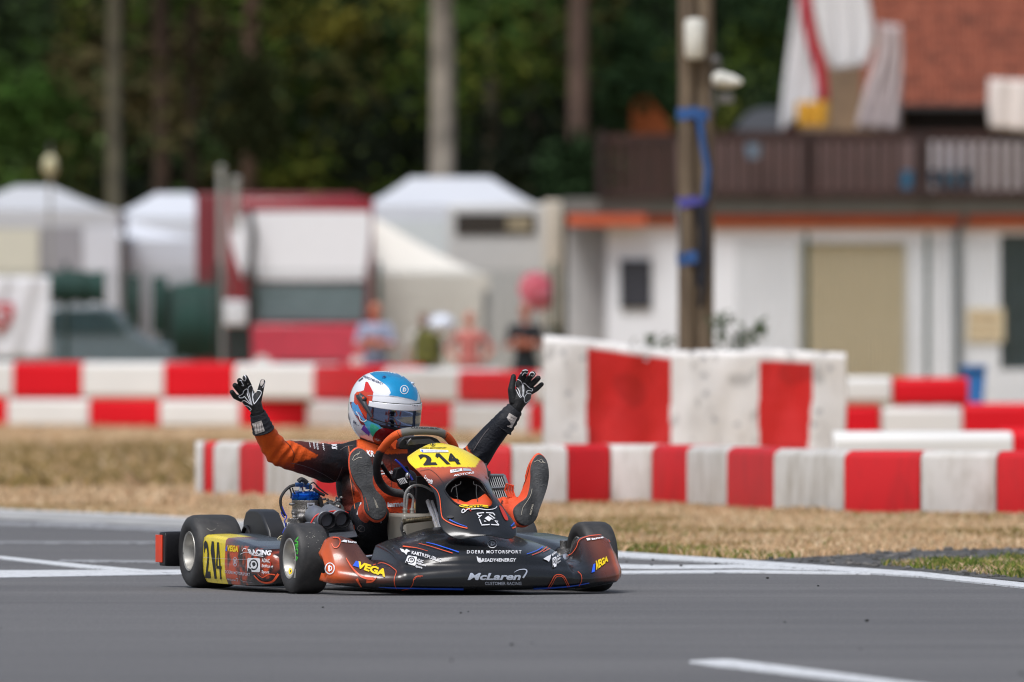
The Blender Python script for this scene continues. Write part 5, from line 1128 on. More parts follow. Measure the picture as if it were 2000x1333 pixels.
d.line([(497, 1124), (506, 1133), (518, 1138), (532, 1136), (541, 1126), (544, 1121)], (2, 5), m_org); d.line([(505, 1122), (514, 1128), (526, 1122), (538, 1123)], (1, 2.5), m_org); d.poly([(528, 1098), (530, 1098), (530, 1106), (528, 1106)], m_redd2)
d.line([(396, 1089), (440, 1092), (470, 1093), (490, 1092)], .5, m_silver)
r_ = random.Random(8)
for k in range(16):
    x, y = r_.uniform(398, 438), r_.uniform(1105, 1138) if k % 2 else r_.uniform(1046, 1138); L_ = r_.uniform(1, 5); d.line([(x, y), (x + L_ * r_.uniform(-.4, .5), y + L_ * .7)], (r_.uniform(.3, 1.2), .2), m_ink, smooth=0)
d.build('lettering', pod)
sp2 = sidepod(1); sp2.col = [BLK] * len(sp2.v); pod2 = sp2.build('side_pod', m_gloss, kart, angle=60); pod2['label'] = 'plain black side pod beyond the fairing'
# ---------------------------------------------------------------- rear bumper
mb = MB(); rb_ = []
for u in [-.735, -.73, -.715, -.68, -.60, -.45, -.2, 0, .2, .45, .60, .68, .715, .73, .735]:
    e = max(0, abs(u) - .68) / .055; hh = .066 * (1 - .04 * e ** 3); dd = .045 * (1 - .1 * e ** 2); zc = .145
    if abs(u) < .5: hh *= .6
    rb_.append([K(u, -1.27 + a * dd + .05 * (abs(u) / .7) ** 3, zc + b_ * hh) for a, b_ in [(-1, -.8), (-.8, -1), (.8, -1), (1, -.8), (1, .8), (.8, 1), (-.8, 1), (-1, .8)]])
mb.loft(rb_); bump_ = mb.build('rear_bumper', m_blk, kart, bevel=.004, angle=50)
mb = MB(); mb.prism([K(-.739, -1.285, .094), K(-.739, -1.205, .094), K(-.739, -1.205, .198), K(-.739, -1.285, .198)], K(.004, 0, 0) - K(0, 0, 0)); mb.build('bumper_end', mat('bumper_red', S(232, 66, 30), .45), bump_, bevel=.001)
# ---------------------------------------------------------------- chassis
mb = MB(); T = .014
for s_ in (-1, 1):
    mb.tube([K(s_ * .30, -1.2, .07), K(s_ * .31, -.6, .055), K(s_ * .27, -.2, .055), K(s_ * .25, .1, .055), K(s_ * .2, .3, .055)], T, 10); mb.tube([K(s_ * .25, 0, .06), K(s_ * .46, 0, .09)], T, 10)
    mb.tube([K(s_ * .3, -.25, .055), K(s_ * .55, -.28, .07), K(s_ * .58, -.7, .07), K(s_ * .3, -.78, .055)], .01, 8)
mb.tube([K(-.2, .3, .055), K(.2, .3, .055)], T, 10); mb.tube([K(-.3, -.6, .055), K(.3, -.6, .055)], T, 10); mb.tube([K(-.3, -1.2, .07), K(.3, -1.2, .07)], T, 10); mb.build('chassis_tubes', mat('chassis_grey', (.09, .09, .1), .4, metal=.6), kart)
mb = MB(); mb.tube([K(-.6, -1.05, .1385), K(.6, -1.05, .1385)], .025, 16); mb.build('rear_axle', m_steel, kart)
for s_ in (-1, 1):
    mb = MB(); mb.tube([K(s_ * .42, 0, .13), K(s_ * .5, 0, .13)], .016, 12); mb.tube([K(s_ * .45, 0, .07), K(s_ * .45, 0, .19)], .014, 12); mb.box((s_ * .45, 0, .13), (.035, .04, .06), K); mb.build('stub_axle', m_alu, kart)
    mb = MB(); mb.tube([K(s_ * .43, -.06, .12), K(s_ * .05, -.06, .16)], .007, 8); mb.build('tie_rod', m_steel, kart)
mb = MB(); mb.prism([K(-.24, .28, .04), K(.24, .28, .04), K(.3, -.55, .04), K(-.3, -.55, .04)], (0, 0, -.004)); mb.build('floor_tray', mat('tray_dark', (.03, .03, .032), .5, metal=.3), kart)
# shiny stay between fairing hump and pod, both sides
mb = MB(); mb.tube([pk(742, 1089, .12), pk(752, 1082, .05), pk(790, 1066, -.1)], .005, 8); mb.tube([pk(746, 1087, .14), pk(752, 1084, .1)], .008, 8); mb.build('fairing_stay', m_steel, kart)
mb = MB(); mb.lathe([(.001, .02), (.012, .018), (.014, 0)], pk(1102, 1090, .17), (K(0, 1, .3) - K(0, 0, 0)), 14); mb.tube([pk(1108, 1080, .0), pk(1098, 1088, .15)], .006, 8); mb.build('fairing_stay', m_steel, kart)
# ---------------------------------------------------------------- fuel tank, hoses, column, pedals
m_tank = mat('tank_plastic', S(132, 127, 118), .35, var=.06, scale=6, spec=.4)
mb = MB(); f_ = [(786, 1004), (845, 1004), (862, 1000), (884, 1026), (884, 1090), (792, 1090)]; mb.prism([pk(x, y, -.06) for x, y in f_], K(0, -.2, .0) - K(0, 0, 0)); tank = mb.build('fuel_tank', m_tank, kart, bevel=.012)
mb = MB(); mb.prism([pk(x, y, -.055) for x, y in [(800, 1050), (835, 1050), (884, 1052), (884, 1088), (800, 1088)]], K(0, .004, 0) - K(0, 0, 0)); mb.build('fuel_level', mat('fuel_tan', S(134, 118, 92), .35), tank, bevel=.002)
m_hose = mat('clear_hose', S(150, 150, 150), .15, alpha=.7, spec=.8)
for a in ([(790, 1000), (790, 978), (793, 962), (803, 951), (818, 948), (832, 952), (846, 960)], [(804, 998), (807, 980), (806, 972), (800, 966), (796, 968), (795, 978), (793, 996)]):
    mb = MB(); mb.tube([pk(x, y, -.12) for x, y in smooth_poly(a, 4, False)], .005, 10); mb.build('hose', m_hose, tank)
mb = MB()
for x in (791, 805): mb.tube([pk(x, 1003, -.12), pk(x, 993, -.12)], .009, 12); mb.tube([pk(x, 997, -.12), pk(x, 995, -.12)], .012, 12)
mb.build('hose_fitting', mat('fitting_steel', (.5, .48, .44), .35, metal=.7), tank)
mb = MB(); mb.tube([pk(832, 970, -.20), pk(843, 1000, -.035), pk(859, 1046, .08)], .0085, 12); mb.tube([pk(841, 972, -.19), pk(851, 1000, -.03), pk(866, 1043, .09)], .0060, 10); col_ = mb.build('steering_column', mat('chrome_rod', (.72, .73, .76), .25, metal=.55, var=.05), kart)
mb = MB(); mb.ell(pk(830, 966, -.31), (.022, .022, .018), 14, 8); mb.box((.0, -.33, .37), (.07, .05, .03), K); mb.ell(pk(838, 966, -.3), (.012, .012, .02)); mb.tube([pk(822, 968, -.3), pk(846, 960, -.28)], .008, 8); mb.build('column_bracket', m_blk, col_)
for a in ([(842, 979), (850, 974), (856, 966)], [(848, 1000), (853, 992), (850, 984)]):
    mb = MB(); mb.tube([pk(x, y, -.2) for x, y in a], .004, 8); mb.build('cable', m_alu, col_)
mb = MB(); mb.tube([pk(789, 1019, .02), pk(843, 1013, .02)], .0095, 14); mb.tube([pk(787, 1019, .02), pk(792, 1020, .02)], .011, 14)
for k in range(9): x = 797 + k * 5; mb.tube([pk(x, 1018.3 - (x - 789) * .11, .02), pk(x + 1.4, 1018.1 - (x - 789) * .11, .02)], .0103, 12)
pe = mb.build('pedal', mat('pedal_bronze', (.26, .22, .15), .35, metal=.9, var=.3, scale=80), kart)
mb = MB(); mb.tube([pk(787, 1020, .02), pk(784, 1032, .01), pk(789, 1046, .0), pk(797, 1068, -.02)], .006, 8); mb.tube([pk(789, 1038, .02), pk(797, 1060, .0), pk(798, 1075, 0)], .0045, 8); mb.build('pedal_arm', m_alu, pe)
# ---------------------------------------------------------------- steering wheel
RP = [(799, 843), (828, 841.5), (856, 844), (873, 853), (887, 872), (893, 898), (890, 925), (877, 950), (852, 963), (824, 967), (800, 966.5), (780, 964), (762, 960), (749, 951), (740, 938), (736, 922), (736.5, 905), (741, 888), (750, 873), (762, 859), (778, 848)]
wv = lambda y: -.37 + .16 * (905 - y) / 62
rp = smooth_poly(RP, 5); ring3 = [pk(x, y, wv(y)) for x, y in rp]; mb = MB(); n_ = 14
mb.tube(ring3, .0155, n_, closed=True); P = np.array(mb.v); q = pix(P); col = np.tile(np.array(S(48, 48, 50)), (len(P), 1)); col[(q[:, 1] < 862) & (q[:, 0] > 777) & (q[:, 0] < 875)] = S(112, 112, 110); col[(q[:, 1] > 945)] = S(78, 78, 80)
og = pip(q, [(777, 835), (745, 850), (733, 878), (758, 888), (784, 852)]) | pip(q, [(875, 838), (900, 850), (915, 890), (888, 900), (869, 858)]); col[og] = S(226, 92, 34)
mb.col = [tuple(c) for c in col]; swh = mb.build('steering_wheel', mat('wheel_grip', vcol=True, rough=.75, var=.08, bump=.3, bscale=300), kart, angle=180)
d = Decals(mb.bvh(), .0012, 3)
d.text('KARTREPUBLIC', [(802, 834.5), (858, 836), (856, 839), (802, 837.5)], m_ink, bold=.02); d.line([(776, 843), (784, 858)], .8, m_ink, smooth=0); d.line([(874, 848), (866, 862)], .8, m_ink, smooth=0); d.build('lettering', swh)
mb = MB()
for a in ([(744, 905), (765, 935), (785, 938)], [(885, 905), (845, 930), (800, 938)], [(790, 962), (795, 945), (795, 935)]): mb.tube([pk(x, y, wv(y) - .01) for x, y in smooth_poly(a, 4, False)], .009, 10)
mb.ell(pk(795, 938, -.42), (.04, .03, .04)); mb.build('spokes', m_blk, swh)
mb = MB(); mb.prism([pk(x, y, -.26) for x, y in smooth_poly([(786, 858), (800, 854), (830, 852), (848, 855), (858, 862), (862, 876), (790, 878), (780, 872)], 3)], K(0, -.05, 0) - K(0, 0, 0)); dsh = mb.build('display_box', m_blk, swh, bevel=.004)
mb = MB(); mb.prism([pk(x, y, -.255) for x, y in [(792, 860), (840, 857), (852, 866), (796, 870)]], K(0, -.002, 0) - K(0, 0, 0)); mb.build('display_frame', mat('display_grey', (.05, .05, .055), .2, spec=.8), dsh)
mb = MB(); mb.tube([pk(795, 868, -.24), pk(799, 861, -.25), pk(803, 858, -.25)], .0035, 10); mb.build('sensor', m_alu, dsh)
mb = MB(); mb.prism([pk(x, y, -.3) for x, y in [(762, 868), (774, 858), (782, 868), (780, 876), (770, 880)]], K(0, -.03, 0) - K(0, 0, 0)); mb.build('grip_flap', mat('grip_orange', S(220, 84, 30), .6), swh, bevel=.003)
# cable tie box, blue lead and number panel support behind the wheel
mb = MB(); mb.prism([pk(x, y, -.33) for x, y in [(775, 915), (797, 910), (806, 935), (780, 944), (770, 935)]], K(0, -.04, 0) - K(0, 0, 0)); cb_ = mb.build('connector_box', m_blk, kart, bevel=.004)
mb = MB(); mb.tube([pk(772, 898, -.31), pk(785, 910, -.31), pk(800, 928, -.3), pk(806, 938, -.29)], .004, 8); mb.build('blue_lead', mat('lead_blue', S(50, 70, 200), .4), cb_)
mb = MB(); mb.ell(pk(796, 930, -.28), (.009, .009, .014)); mb.build('steel_nut', m_steel, cb_)
mb = MB(); mb.prism([pk(x, y, -.27) for x, y in [(776, 937), (790, 933), (796, 943), (782, 947)]], K(0, -.003, 0) - K(0, 0, 0)); tg = mb.build('label_tag', m_white, cb_)
d = Decals(mb.bvh(), .001, 4); [d.line([(778 + k * 3, 938 - k * .8), (783 + k * 3, 946 - k * .8)], 1.1, m_ink, smooth=0) for k in range(4)]; d.mb.build('stripes', None, cb_)
mb = MB(); mb.tube([pk(x, y, -.16) for x, y in smooth_poly([(800, 944), (825, 946), (845, 952), (858, 966)], 3, False)], .009, 10); mb.build('panel_support', mat('support_dark', (.04, .04, .045), .4, metal=.5), kart)
mb = MB(); mb.box((0, -.15, .33), (.16, .012, .2), K); mb.box((0.02, -.2, .25), (.14, .06, .1), K); mb.build('panel_bracket', m_blk, kart, bevel=.004)

# ---------------------------------------------------------------- engine (image left)
up = Vector((0, 0, 1)); ec = pk(598, 977, -.66)
m_blue = mat('anodised_blue', S(24, 96, 200), .22, metal=.85, var=.05); m_cast = mat('cast_grey', S(126, 122, 118), .45, metal=.5, var=.22, scale=45, bump=.5, bscale=150)
base = Vector((ec.x, ec.y, 0)); zt_ = lambda y: H - (y - HY) * ec.y / F
mb = MB(); rr = .0545
mb.lathe([(rr * .97, zt_(1046)), (rr * 1.0, zt_(1030)), (rr * .93, zt_(1026)), (rr * .93, zt_(1008)), (rr * 1.02, zt_(1004)), (rr * 1.02, zt_(998)), (rr * .96, zt_(996)), (rr * .96, zt_(983)), (rr * 1.0, zt_(981)), (rr * 1.0, zt_(977)), (.01, zt_(977))], base, up, 40)
mb.box((-.335, -.665, .17), (.14, .15, .11), K); mb.box((-.31, -.66, .10), (.20, .16, .08), K); eng = mb.build('engine', m_cast, kart, bevel=.004)
mb = MB(); mb.lathe([(rr * .98, zt_(977)), (rr * 1.03, zt_(975)), (rr * 1.03, zt_(971)), (rr * .98, zt_(970)), (rr * .98, zt_(968.5)), (rr * 1.03, zt_(967.5)), (rr * 1.02, zt_(964)), (rr * .8, zt_(960)), (.001, zt_(959.5))], base, up, 48); hd = mb.build('cylinder_head', m_blue, eng)
mb = MB()
for a in range(6): p = base + Vector((math.cos(a * 1.05 + .3) * rr * .8, math.sin(a * 1.05 + .3) * rr * .8, zt_(961))); mb.lathe([(.001, .006), (.005, .006), (.005, -.003)], p, up, 8)
mb.tube([pk(588, 962, -.66), pk(588, 951, -.66)], [.011, .008], 12); mb.build('head_bolts', m_steel, hd)
mb = MB(); mb.tube([pk(577, 947, -.64), pk(591, 947, -.64)], .0085, 12); mb.tube([pk(593, 948, -.64), pk(604, 948, -.64)], .0085, 12); mb.box(tuple(toK([pk(603, 952, -.64)])[0]), (.02, .02, .016), K); mb.build('plug_lead', mat('lead_navy', S(44, 84, 140), .4), eng)
m_cab = mat('cable_dark', (.02, .02, .022), .5)
for a, r_c in (([(583, 941), (588, 937), (594, 939), (600, 944)], .009), ([(576, 948), (566, 951), (556, 960), (549, 972), (548, 984), (551, 996), (557, 1008)], .0055), ([(566, 954), (569, 964), (568, 974)], .003), ([(571, 953), (573, 960), (577, 966)], .0025),
               ([(606, 958), (605, 948), (612, 943), (620, 950), (626, 956), (632, 960)], .0028), ([(612, 955), (622, 962), (634, 968)], .006), ([(618, 950), (628, 958), (641, 967)], .0025), ([(624, 972), (628, 986), (628, 1000)], .008)):
    mb = MB(); mb.tube([pk(x, y, -.62) for x, y in smooth_poly(a, 4, False)], r_c, 8); mb.build('cable', m_cab, eng)
for a in ([(551, 990), (556, 1002), (560, 1010), (556, 1018), (559, 1028)], [(562, 1028), (556, 1034), (552, 1042)], [(549, 1000), (552, 1008), (556, 1012)]):
    mb = MB(); mb.tube([pk(x, y, -.6) for x, y in smooth_poly(a, 4, False)], .0024, 6); mb.build('blue_wire', mat('wire_blue', S(40, 60, 180), .4), eng)
for a in ([(541, 1054), (547, 1048), (554, 1046)], [(540, 1056), (549, 1052), (556, 1050)]):
    mb = MB(); mb.tube([pk(x, y, -.5) for x, y in a], .002, 6); mb.build('pale_wire', mat('wire_pale', S(190, 180, 140), .5), eng)
mb = MB()
for a in ([(597, 988), (597, 1006), (593, 1014)], [(602, 994), (602, 1008), (599, 1014)], [(609, 993), (608, 1000)], [(580, 1014), (603, 1014)], [(584, 1018), (605, 1020)]): mb.tube([pk(x, y, -.595) for x, y in a], .0016, 6)
mb.build('springs', m_steel, eng)
mb = MB(); mb.box(tuple(toK([pk(607, 987, -.6)])[0]), (.028, .006, .018), K); pl = mb.build('maker_plate', m_silver, eng); d = Decals(mb.bvh(), .0006, 4); d.rtext('IAME', 607, 987, 9, 3.6, 1, m_ink, bold=.03); d.mb.build('plate_lettering', None, eng)
mb = MB(); mb.ell(pk(590, 1010, -.6), (.022, .02, .016), 14, 8); mb.lathe([(.001, .014), (.008, .012), (.006, 0), (.01, -.006)], pk(574, 1007, -.6), up, 12); mb.box(tuple(toK([pk(571, 1018, -.6)])[0]), (.03, .03, .02), K); mb.box(tuple(toK([pk(566, 1034, -.6)])[0]), (.03, .03, .05), K); mb.ell(pk(570, 985, -.62), (.012, .01, .006)); mb.build('carburettor', m_alu, eng, bevel=.002)
mb = MB()
for k in range(24):
    rr_ = random.Random(k); p = pk(rr_.uniform(626, 668), rr_.uniform(972, 1000), -.78 + rr_.uniform(-.05, .05)); q_ = rr_.uniform(.006, .014)
    if k % 2: mb.ell(p, (q_, q_, q_ * .8), 8, 6)
    else: mb.tube([p, p + Vector((rr_.uniform(-.03, .03), .01, rr_.uniform(-.02, .02)))], q_ * .6, 8)
mb.build('exhaust_fittings', m_alu, eng)
mb = MB(); mb.prism([pk(x, y, -.8) for x, y in [(646, 984), (662, 980), (672, 990), (674, 1000), (652, 996)]], K(0, -.03, 0) - K(0, 0, 0)); mb.build('exhaust_shield', mat('shield_pale', S(150, 160, 156), .4, metal=.5), eng, bevel=.004)
# airbox with two intake tubes
fw_ = (K(0, 1, 0) - K(0, 0, 0)); m_box = mat('airbox_grey', S(112, 116, 124), .42, var=.12, scale=30, coat=.1)
tube_dir = (K(.06, 1, -.14) - K(0, 0, 0)).normalized(); mb = MB(); c1, c2 = pk(642, 1018, -.40), pk(670, 1016, -.40)
for c_, rr_ in ((c1, .036), (c2, .036)): mb.tube([c_ - tube_dir * .17, c_ - tube_dir * .15, c_ - tube_dir * .028], [rr_ * .8, rr_ * 1.02, rr_ * .95], 26)
lw_ = [(610, 1022), (640, 1010), (690, 1016), (694, 1042), (696, 1046), (650, 1054), (606, 1050)]; mb.prism([pk(x, y, -.46) for x, y in lw_], K(0, -.1, 0) - K(0, 0, 0)); ab = mb.build('airbox', m_box, kart, bevel=.005)
mb = MB(); mb.hexa([pk(645, 1056, -.30), pk(697, 1050, -.30), pk(699, 1047, -.30), pk(645, 1052, -.30)], [pk(645, 1056, -.5), pk(697, 1050, -.5), pk(692, 1030, -.5), pk(640, 1034, -.5)]); mb.build('airbox_tray', mat('tray_grey', S(88, 92, 100), .35, metal=.2), ab, bevel=.003)
for c_ in (c1, c2):
    mb = MB(); mb.lathe([(.027, -.045), (.031, -.042), (.032, -.004), (.0315, .0), (.0285, .001), (.027, -.002), (.024, -.03), (.022, -.06), (.001, -.06)], c_, tube_dir, 32); mb.build('intake_tube', m_blk, ab)
mb = MB(); mb.tube([pk(x, y, -.435) for x, y in smooth_poly([(606, 1030), (609, 1019), (617, 1008), (630, 1001.5), (647, 999.5), (662, 998), (672, 999.5), (680, 1003)], 5, False)], .0032, 8); mb.build('red_band', mat('band_red', S(206, 40, 30), .5), ab)
# chain guard / rear cover
cg = [(-1.19, .13), (-1.20, .19), (-1.19, .25), (-1.16, .285), (-1.12, .296), (-1.02, .296), (-.97, .285), (-.88, .215), (-.86, .17), (-.88, .14), (-.95, .12)]
mb = MB(); mb.prism([K(-.42, v, w_) for v, w_ in cg], K(.075, 0, 0) - K(0, 0, 0)); g_ = mb.build('chain_guard', mat('guard_black', (.022, .023, .026), .38, var=.1), kart, bevel=.008)
mb = MB(); mb.tube([K(-.424, -1.14 + .055 * math.cos(a), .16 + .07 * math.sin(a)) for a in [k * .16 for k in range(21)]], .006, 8); mb.lathe([(.05, .002), (.05, 0), (.0, 0)], K(-.421, -1.13, .17), K(-1, 0, 0) - K(0, 0, 0), 24); mb.build('guard_ring', m_blk, g_)
# ---------------------------------------------------------------- radiator (image right)
TL, TR, BR, BL = pk(937, 929, -.46), pk(984, 929, -.46), pk(1004, 984, -.40), pk(955, 990, -.40); bkv = K(0, -.03, 0) - K(0, 0, 0)
mb = MB()
for a, b_ in ((TL, TR), (TR, BR), (BR, BL), (BL, TL)): mb.tube([a, b_], .0065, 8)
for t in (.42,): mb.tube([TL.lerp(BL, t) - bkv * .2, TR.lerp(BR, t) - bkv * .2], .005, 8)
rad = mb.build('radiator', mat('radiator_alu', S(150, 152, 154), .35, metal=.7), kart)
for k in range(12):
    t = (k + .5) / 12; mb = MB(); mb.tube([TL.lerp(TR, t), BL.lerp(BR, t)], .0016, 6); mb.build('radiator_fin', mat('fin_pale', S(190, 192, 192), .35, metal=.5), rad)
mb = MB(); mb.prism([TL + bkv * .4, TR + bkv * .4, BR + bkv * .4, BL + bkv * .4], bkv); mb.build('radiator_core', mat('core_black', (.012, .012, .014), .6), rad)
mb = MB(); p = pk(949, 927, -.45); mb.lathe([(.018, 0), (.018, .012), (.010, .014), (.009, .02), (.004, .026), (.004, .04), (.001, .042)], p, up, 14); mb.build('radiator_cap', mat('cap_dark', (.05, .05, .055), .4), rad)
# seat shell
mb = MB(); rings = []
for v, w_, hw, dp in ((-.42, .10, .14, .03), (-.55, .06, .17, .03), (-.75, .055, .185, .06), (-.88, .09, .18, .10), (-.95, .18, .165, .12), (-.99, .26, .15, .11), (-1.02, .33, .12, .05)):
    rings.append([K(hw * math.sin(a), v + (1 - math.cos(a)) * dp * .9 * (1 if w_ > .08 else .2), w_ + (1 - math.cos(a)) * dp * (1 if w_ < .15 else .25)) for a in [-math.pi * .55 + math.pi * 1.1 * k / 20 for k in range(21)]])
mb.loft(rings, False, False); mb.build('seat', mat('seat_dark', S(34, 40, 54), .4), kart, solid=.005, angle=180)
# ================================================================ THE DRIVER
drv = thing('person', K(0, -.9, 0), 'driver in black and orange overalls sitting in the kart with both arms and feet raised', 'person', rz=TH)
SUITB = (.008, .009, .013); SORA = S(214, 84, 18); SMAR = S(84, 34, 28); SRED = S(196, 62, 34)
mb = MB()
sh_r, sh_l = pk(656, 902, -.83), pk(826, 900, -.84)
# torso
def EL(u, v, w_, a, b_, c): mb.ell(K(u, v, w_), (a, b_, c), 22, 14, Rm=Matrix.Rotation(TH, 3, 'Z'))
EL(0, -.90, .17, .165, .135, .12); EL(.0, -.86, .27, .155, .125, .13); EL(0, -.84, .38, .162, .12, .13); EL(0, -.835, .465, .158, .105, .09)
mb.chain([(sh_r + Vector((.02, 0, 0)), .066), (K(0, -.84, .505), .075), (sh_l, .064)])
mb.chain([(K(0, -.83, .50), .075), (K(0.01, -.80, .585), .062), (K(.015, -.79, .62), .058)])
# right arm (image left)
mb.chain([(pk(660, 900, -.83), .066), (pk(640, 905, -.80), .074), (pk(600, 896, -.75), .064), (pk(560, 889, -.70), .055), (pk(543, 884, -.68), .051), (pk(530, 868, -.66), .047), (pk(515, 843, -.63), .040), (pk(509, 828, -.62), .036)])
# left arm (image right)
mb.chain([(sh_l, .064), (pk(865, 908, -.78), .062), (pk(900, 908, -.72), .055), (pk(924, 899, -.68), .058), (pk(941, 877, -.66), .052), (pk(962, 850, -.64), .046), (pk(978, 832, -.62), .041), (pk(986, 822, -.61), .038)])
# legs: low bent knees, heels up
mb.chain([(K(-.10, -.88, .15), .098), (K(-.15, -.66, .16), .088), (pk(736, 1043, -.45), .080), (pk(737, 1030, -.36), .066), (pk(733, 1004, -.25), .050), (pk(729, 992, -.20), .042)])
mb.chain([(pk(706, 1036, -.50), .045), (pk(704, 1000, -.44), .038), (pk(716, 1020, -.40), .05)])
mb.chain([(K(.10, -.88, .15), .098), (K(.10, -.62, .15), .082), (pk(880, 1050, -.42), .072), (pk(935, 1015, -.32), .058), (pk(985, 996, -.22), .046), (pk(1003, 990, -.17), .040)])
body = voxel(mb, .0065, 5, .5)
P = np.array(body.v); Nn = normals(body); q = pix(P); kk = toK(P)
# cloth folds
def folds(c, axis, rad, amp, freq, ph=0):
    global P
    c = np.array(c); ax = np.array(Vector(axis).normalized()); dlt = P - c; t = dlt @ ax; dist = np.linalg.norm(dlt, axis=1); f = np.exp(-(dist / rad) ** 2)
    wob = np.array([noise.noise(Vector(p) * 14) for p in P]); P = P + Nn * (amp * f * np.sin(t * freq + wob * 3.0 + ph))[:, None]
folds(pk(548, 882, -.68), (1, 0, -.6), .075, .0045, 190); folds(pk(640, 905, -.8), (1, 0, .3), .07, .004, 120); folds(pk(918, 895, -.68), (.6, 0, -1), .06, .005, 170); folds(pk(575, 895, -.72), (1, 0, .2), .05, .003, 160, 1)
folds(K(0, -.78, .22), (0, .2, 1), .12, .006, 110); folds(pk(675, 960, -.78), (.5, 0, 1), .1, .005, 80); folds(pk(736, 1045, -.42), (0, 0, 1), .09, .004, 110); folds(pk(980, 990, -.2), (1, 0, .2), .05, .004, 200)
n2 = np.array([noise.noise(Vector(p) * 9) + .5 * noise.noise(Vector(p) * 22) for p in P]); P = P + Nn * (n2 * .0032)[:, None]
body.v = P.tolist(); q = pix(P); nz_ = np.array([noise.noise(Vector(p) * 20) for p in P])
front = Nn[:, 1] < .15
col = np.tile(np.array(SUITB), (len(P), 1))
def put(mask, c): col[mask] = c
def grad(mask, c0, c1, t): col[mask] = mixv(c0, c1, np.clip(t, 0, 1))[mask]
# chest and belly
ch = (q[:, 0] > 690) & (q[:, 0] < 860) & (q[:, 1] > 885) & (q[:, 1] < 1030) & (kk[:, 1] < -.60) & (kk[:, 1] > -.84)
grad(ch, S(62, 30, 28), S(226, 78, 34), (q[:, 1] - 895) / 90)
put(ch & (q[:, 1] > 1008), SUITB); grad((q[:, 0] > 655) & (q[:, 0] < 692) & (q[:, 1] > 925) & (kk[:, 1] < -.6) & (kk[:, 2] > .27), (.03, .016, .015), S(120, 48, 36), (q[:, 1] - 930) / 60 + (q[:, 0] - 690) / 60)
put((q[:, 0] > 655) & (q[:, 0] < 700) & (q[:, 1] > 998) & (kk[:, 1] < -.6), S(20, 26, 40))
# collar
put((q[:, 0] > 696) & (q[:, 0] < 805) & (q[:, 1] < 888 - (q[:, 0] - 700) * .02) & (q[:, 1] > 840) & (kk[:, 1] < -.5) & (np.abs(kk[:, 0]) < .1), SORA)
# right arm colours (image left)
arm = (q[:, 0] < 668) & (q[:, 1] < 985) & (kk[:, 1] < -.55)
xx, yy = q[:, 0], q[:, 1]
t_ = sm(585, 650, xx + 5 * nz_ + (yy - 900) * .25); col[arm] = mixv(SMAR, SUITB, t_)[arm]
grad(arm & (yy > 900 + (xx - 570) * .35), S(122, 44, 26), SUITB, (xx - 560) / 75)
put(arm & (xx < 575 - .0 * yy) & ~((xx > 560) & (yy < 862)) & (yy < 893 + (xx - 520) * .45), SORA)
put(arm & pip(q, [(500, 820), (500, 905), (545, 925), (572, 905), (600, 899), (624, 891), (608, 882), (587, 870), (565, 860), (556, 855), (545, 820)]), SORA)
grad(arm & pip(q, [(520, 898), (572, 905), (575, 925), (550, 925)]), SORA, S(140, 52, 26), (yy - 898) / 20)
put(arm & (xx > 628) & (xx < 660) & (yy > 905) & (yy < 1000), S(34, 22, 22))
# left arm
la = (xx > 880) & (yy < 940) & (kk[:, 1] < -.5); put(la, S(14, 18, 28)); put(la & pip(q, [(860, 850), (904, 860), (912, 872), (922, 889), (931, 900), (942, 907), (952, 912), (940, 945), (860, 940)]), SORA); put(la & pip(q, [(900, 864), (903, 863), (911, 880), (921, 896), (945, 913), (943, 915), (918, 898), (909, 884)]), SUITB)
# legs
lg = (xx > 770) & (yy > 1015) & (yy < 1095) & (kk[:, 0] > -.02) & (kk[:, 1] > -.62); put(lg & (nz_ + .5 * np.sin(xx * .5) > .15), S(176, 56, 30))
put((xx > 930) & (yy > 950) & (kk[:, 1] > -.45), S(226, 84, 44)); put((xx > 935) & (yy > 960) & (kk[:, 1] > -.45) & (nz_ > .28), SUITB)
body.col = [tuple(c) for c in col]
m_suit = mat('race_suit', vcol=True, rough=.62, var=.10, scale=10, bump=.35, bscale=110, spec=.35, detail=6)
bo = body.build('body', m_suit, drv, angle=180); bvb = body.bvh()
d = Decals(bvb, .0018, 5); m_thread = mat('seam_grey', S(110, 100, 100), .6); m_seam = mat('seam_orange', S(226, 110, 60), .6)
d.line([(556, 862), (566, 872), (574, 888), (571, 902)], .9, m_ink); d.line([(567, 904), (590, 909), (615, 918), (640, 931), (655, 941)], .8, m_thread); d.line([(655, 941), (662, 928), (668, 912)], .8, m_thread)
d.line([(681, 872), (682, 888), (682, 912), (685, 940), (690, 970), (694, 995)], 1.2, m_seam); d.line([(664, 880), (676, 873), (690, 872)], .8, m_thread)
d.text('KR', [(647, 869), (648, 880), (658, 879), (658, 869)], m_white, bold=.05)
for k, (x, y) in enumerate([(602, 866), (611, 868), (617, 870), (629, 872)]): d.text(['sport', 'team', 'race', 'MW'][k], [(x + 3, y - 5), (x + 5, y + 9), (x + 1.5, y + 9), (x, y - 5)], m_white, bold=.02)
d.text('FCLab', [(733, 919), (770, 919), (770, 926), (733, 928)], m_white, bold=.05); d.text('CUSTOMER', [(748, 929), (772, 929), (772, 933), (748, 933)], m_org, bold=.02)
d.text('iame', [(756, 981), (788, 979), (790, 989), (757, 991)], m_white, bold=.05); d.text('REPUBLIC', [(776, 944), (802, 947), (802, 951), (776, 948)], m_white, bold=.02)
d.text('KR', [(716, 880), (731, 882), (731, 893), (718, 892)], m_white, bold=.03); d.line([(762, 890), (764, 915), (764, 940), (764, 960)], .9, m_ink); d.line([(757, 1003), (770, 1000), (785, 1004), (797, 1001)], .9, m_ink)
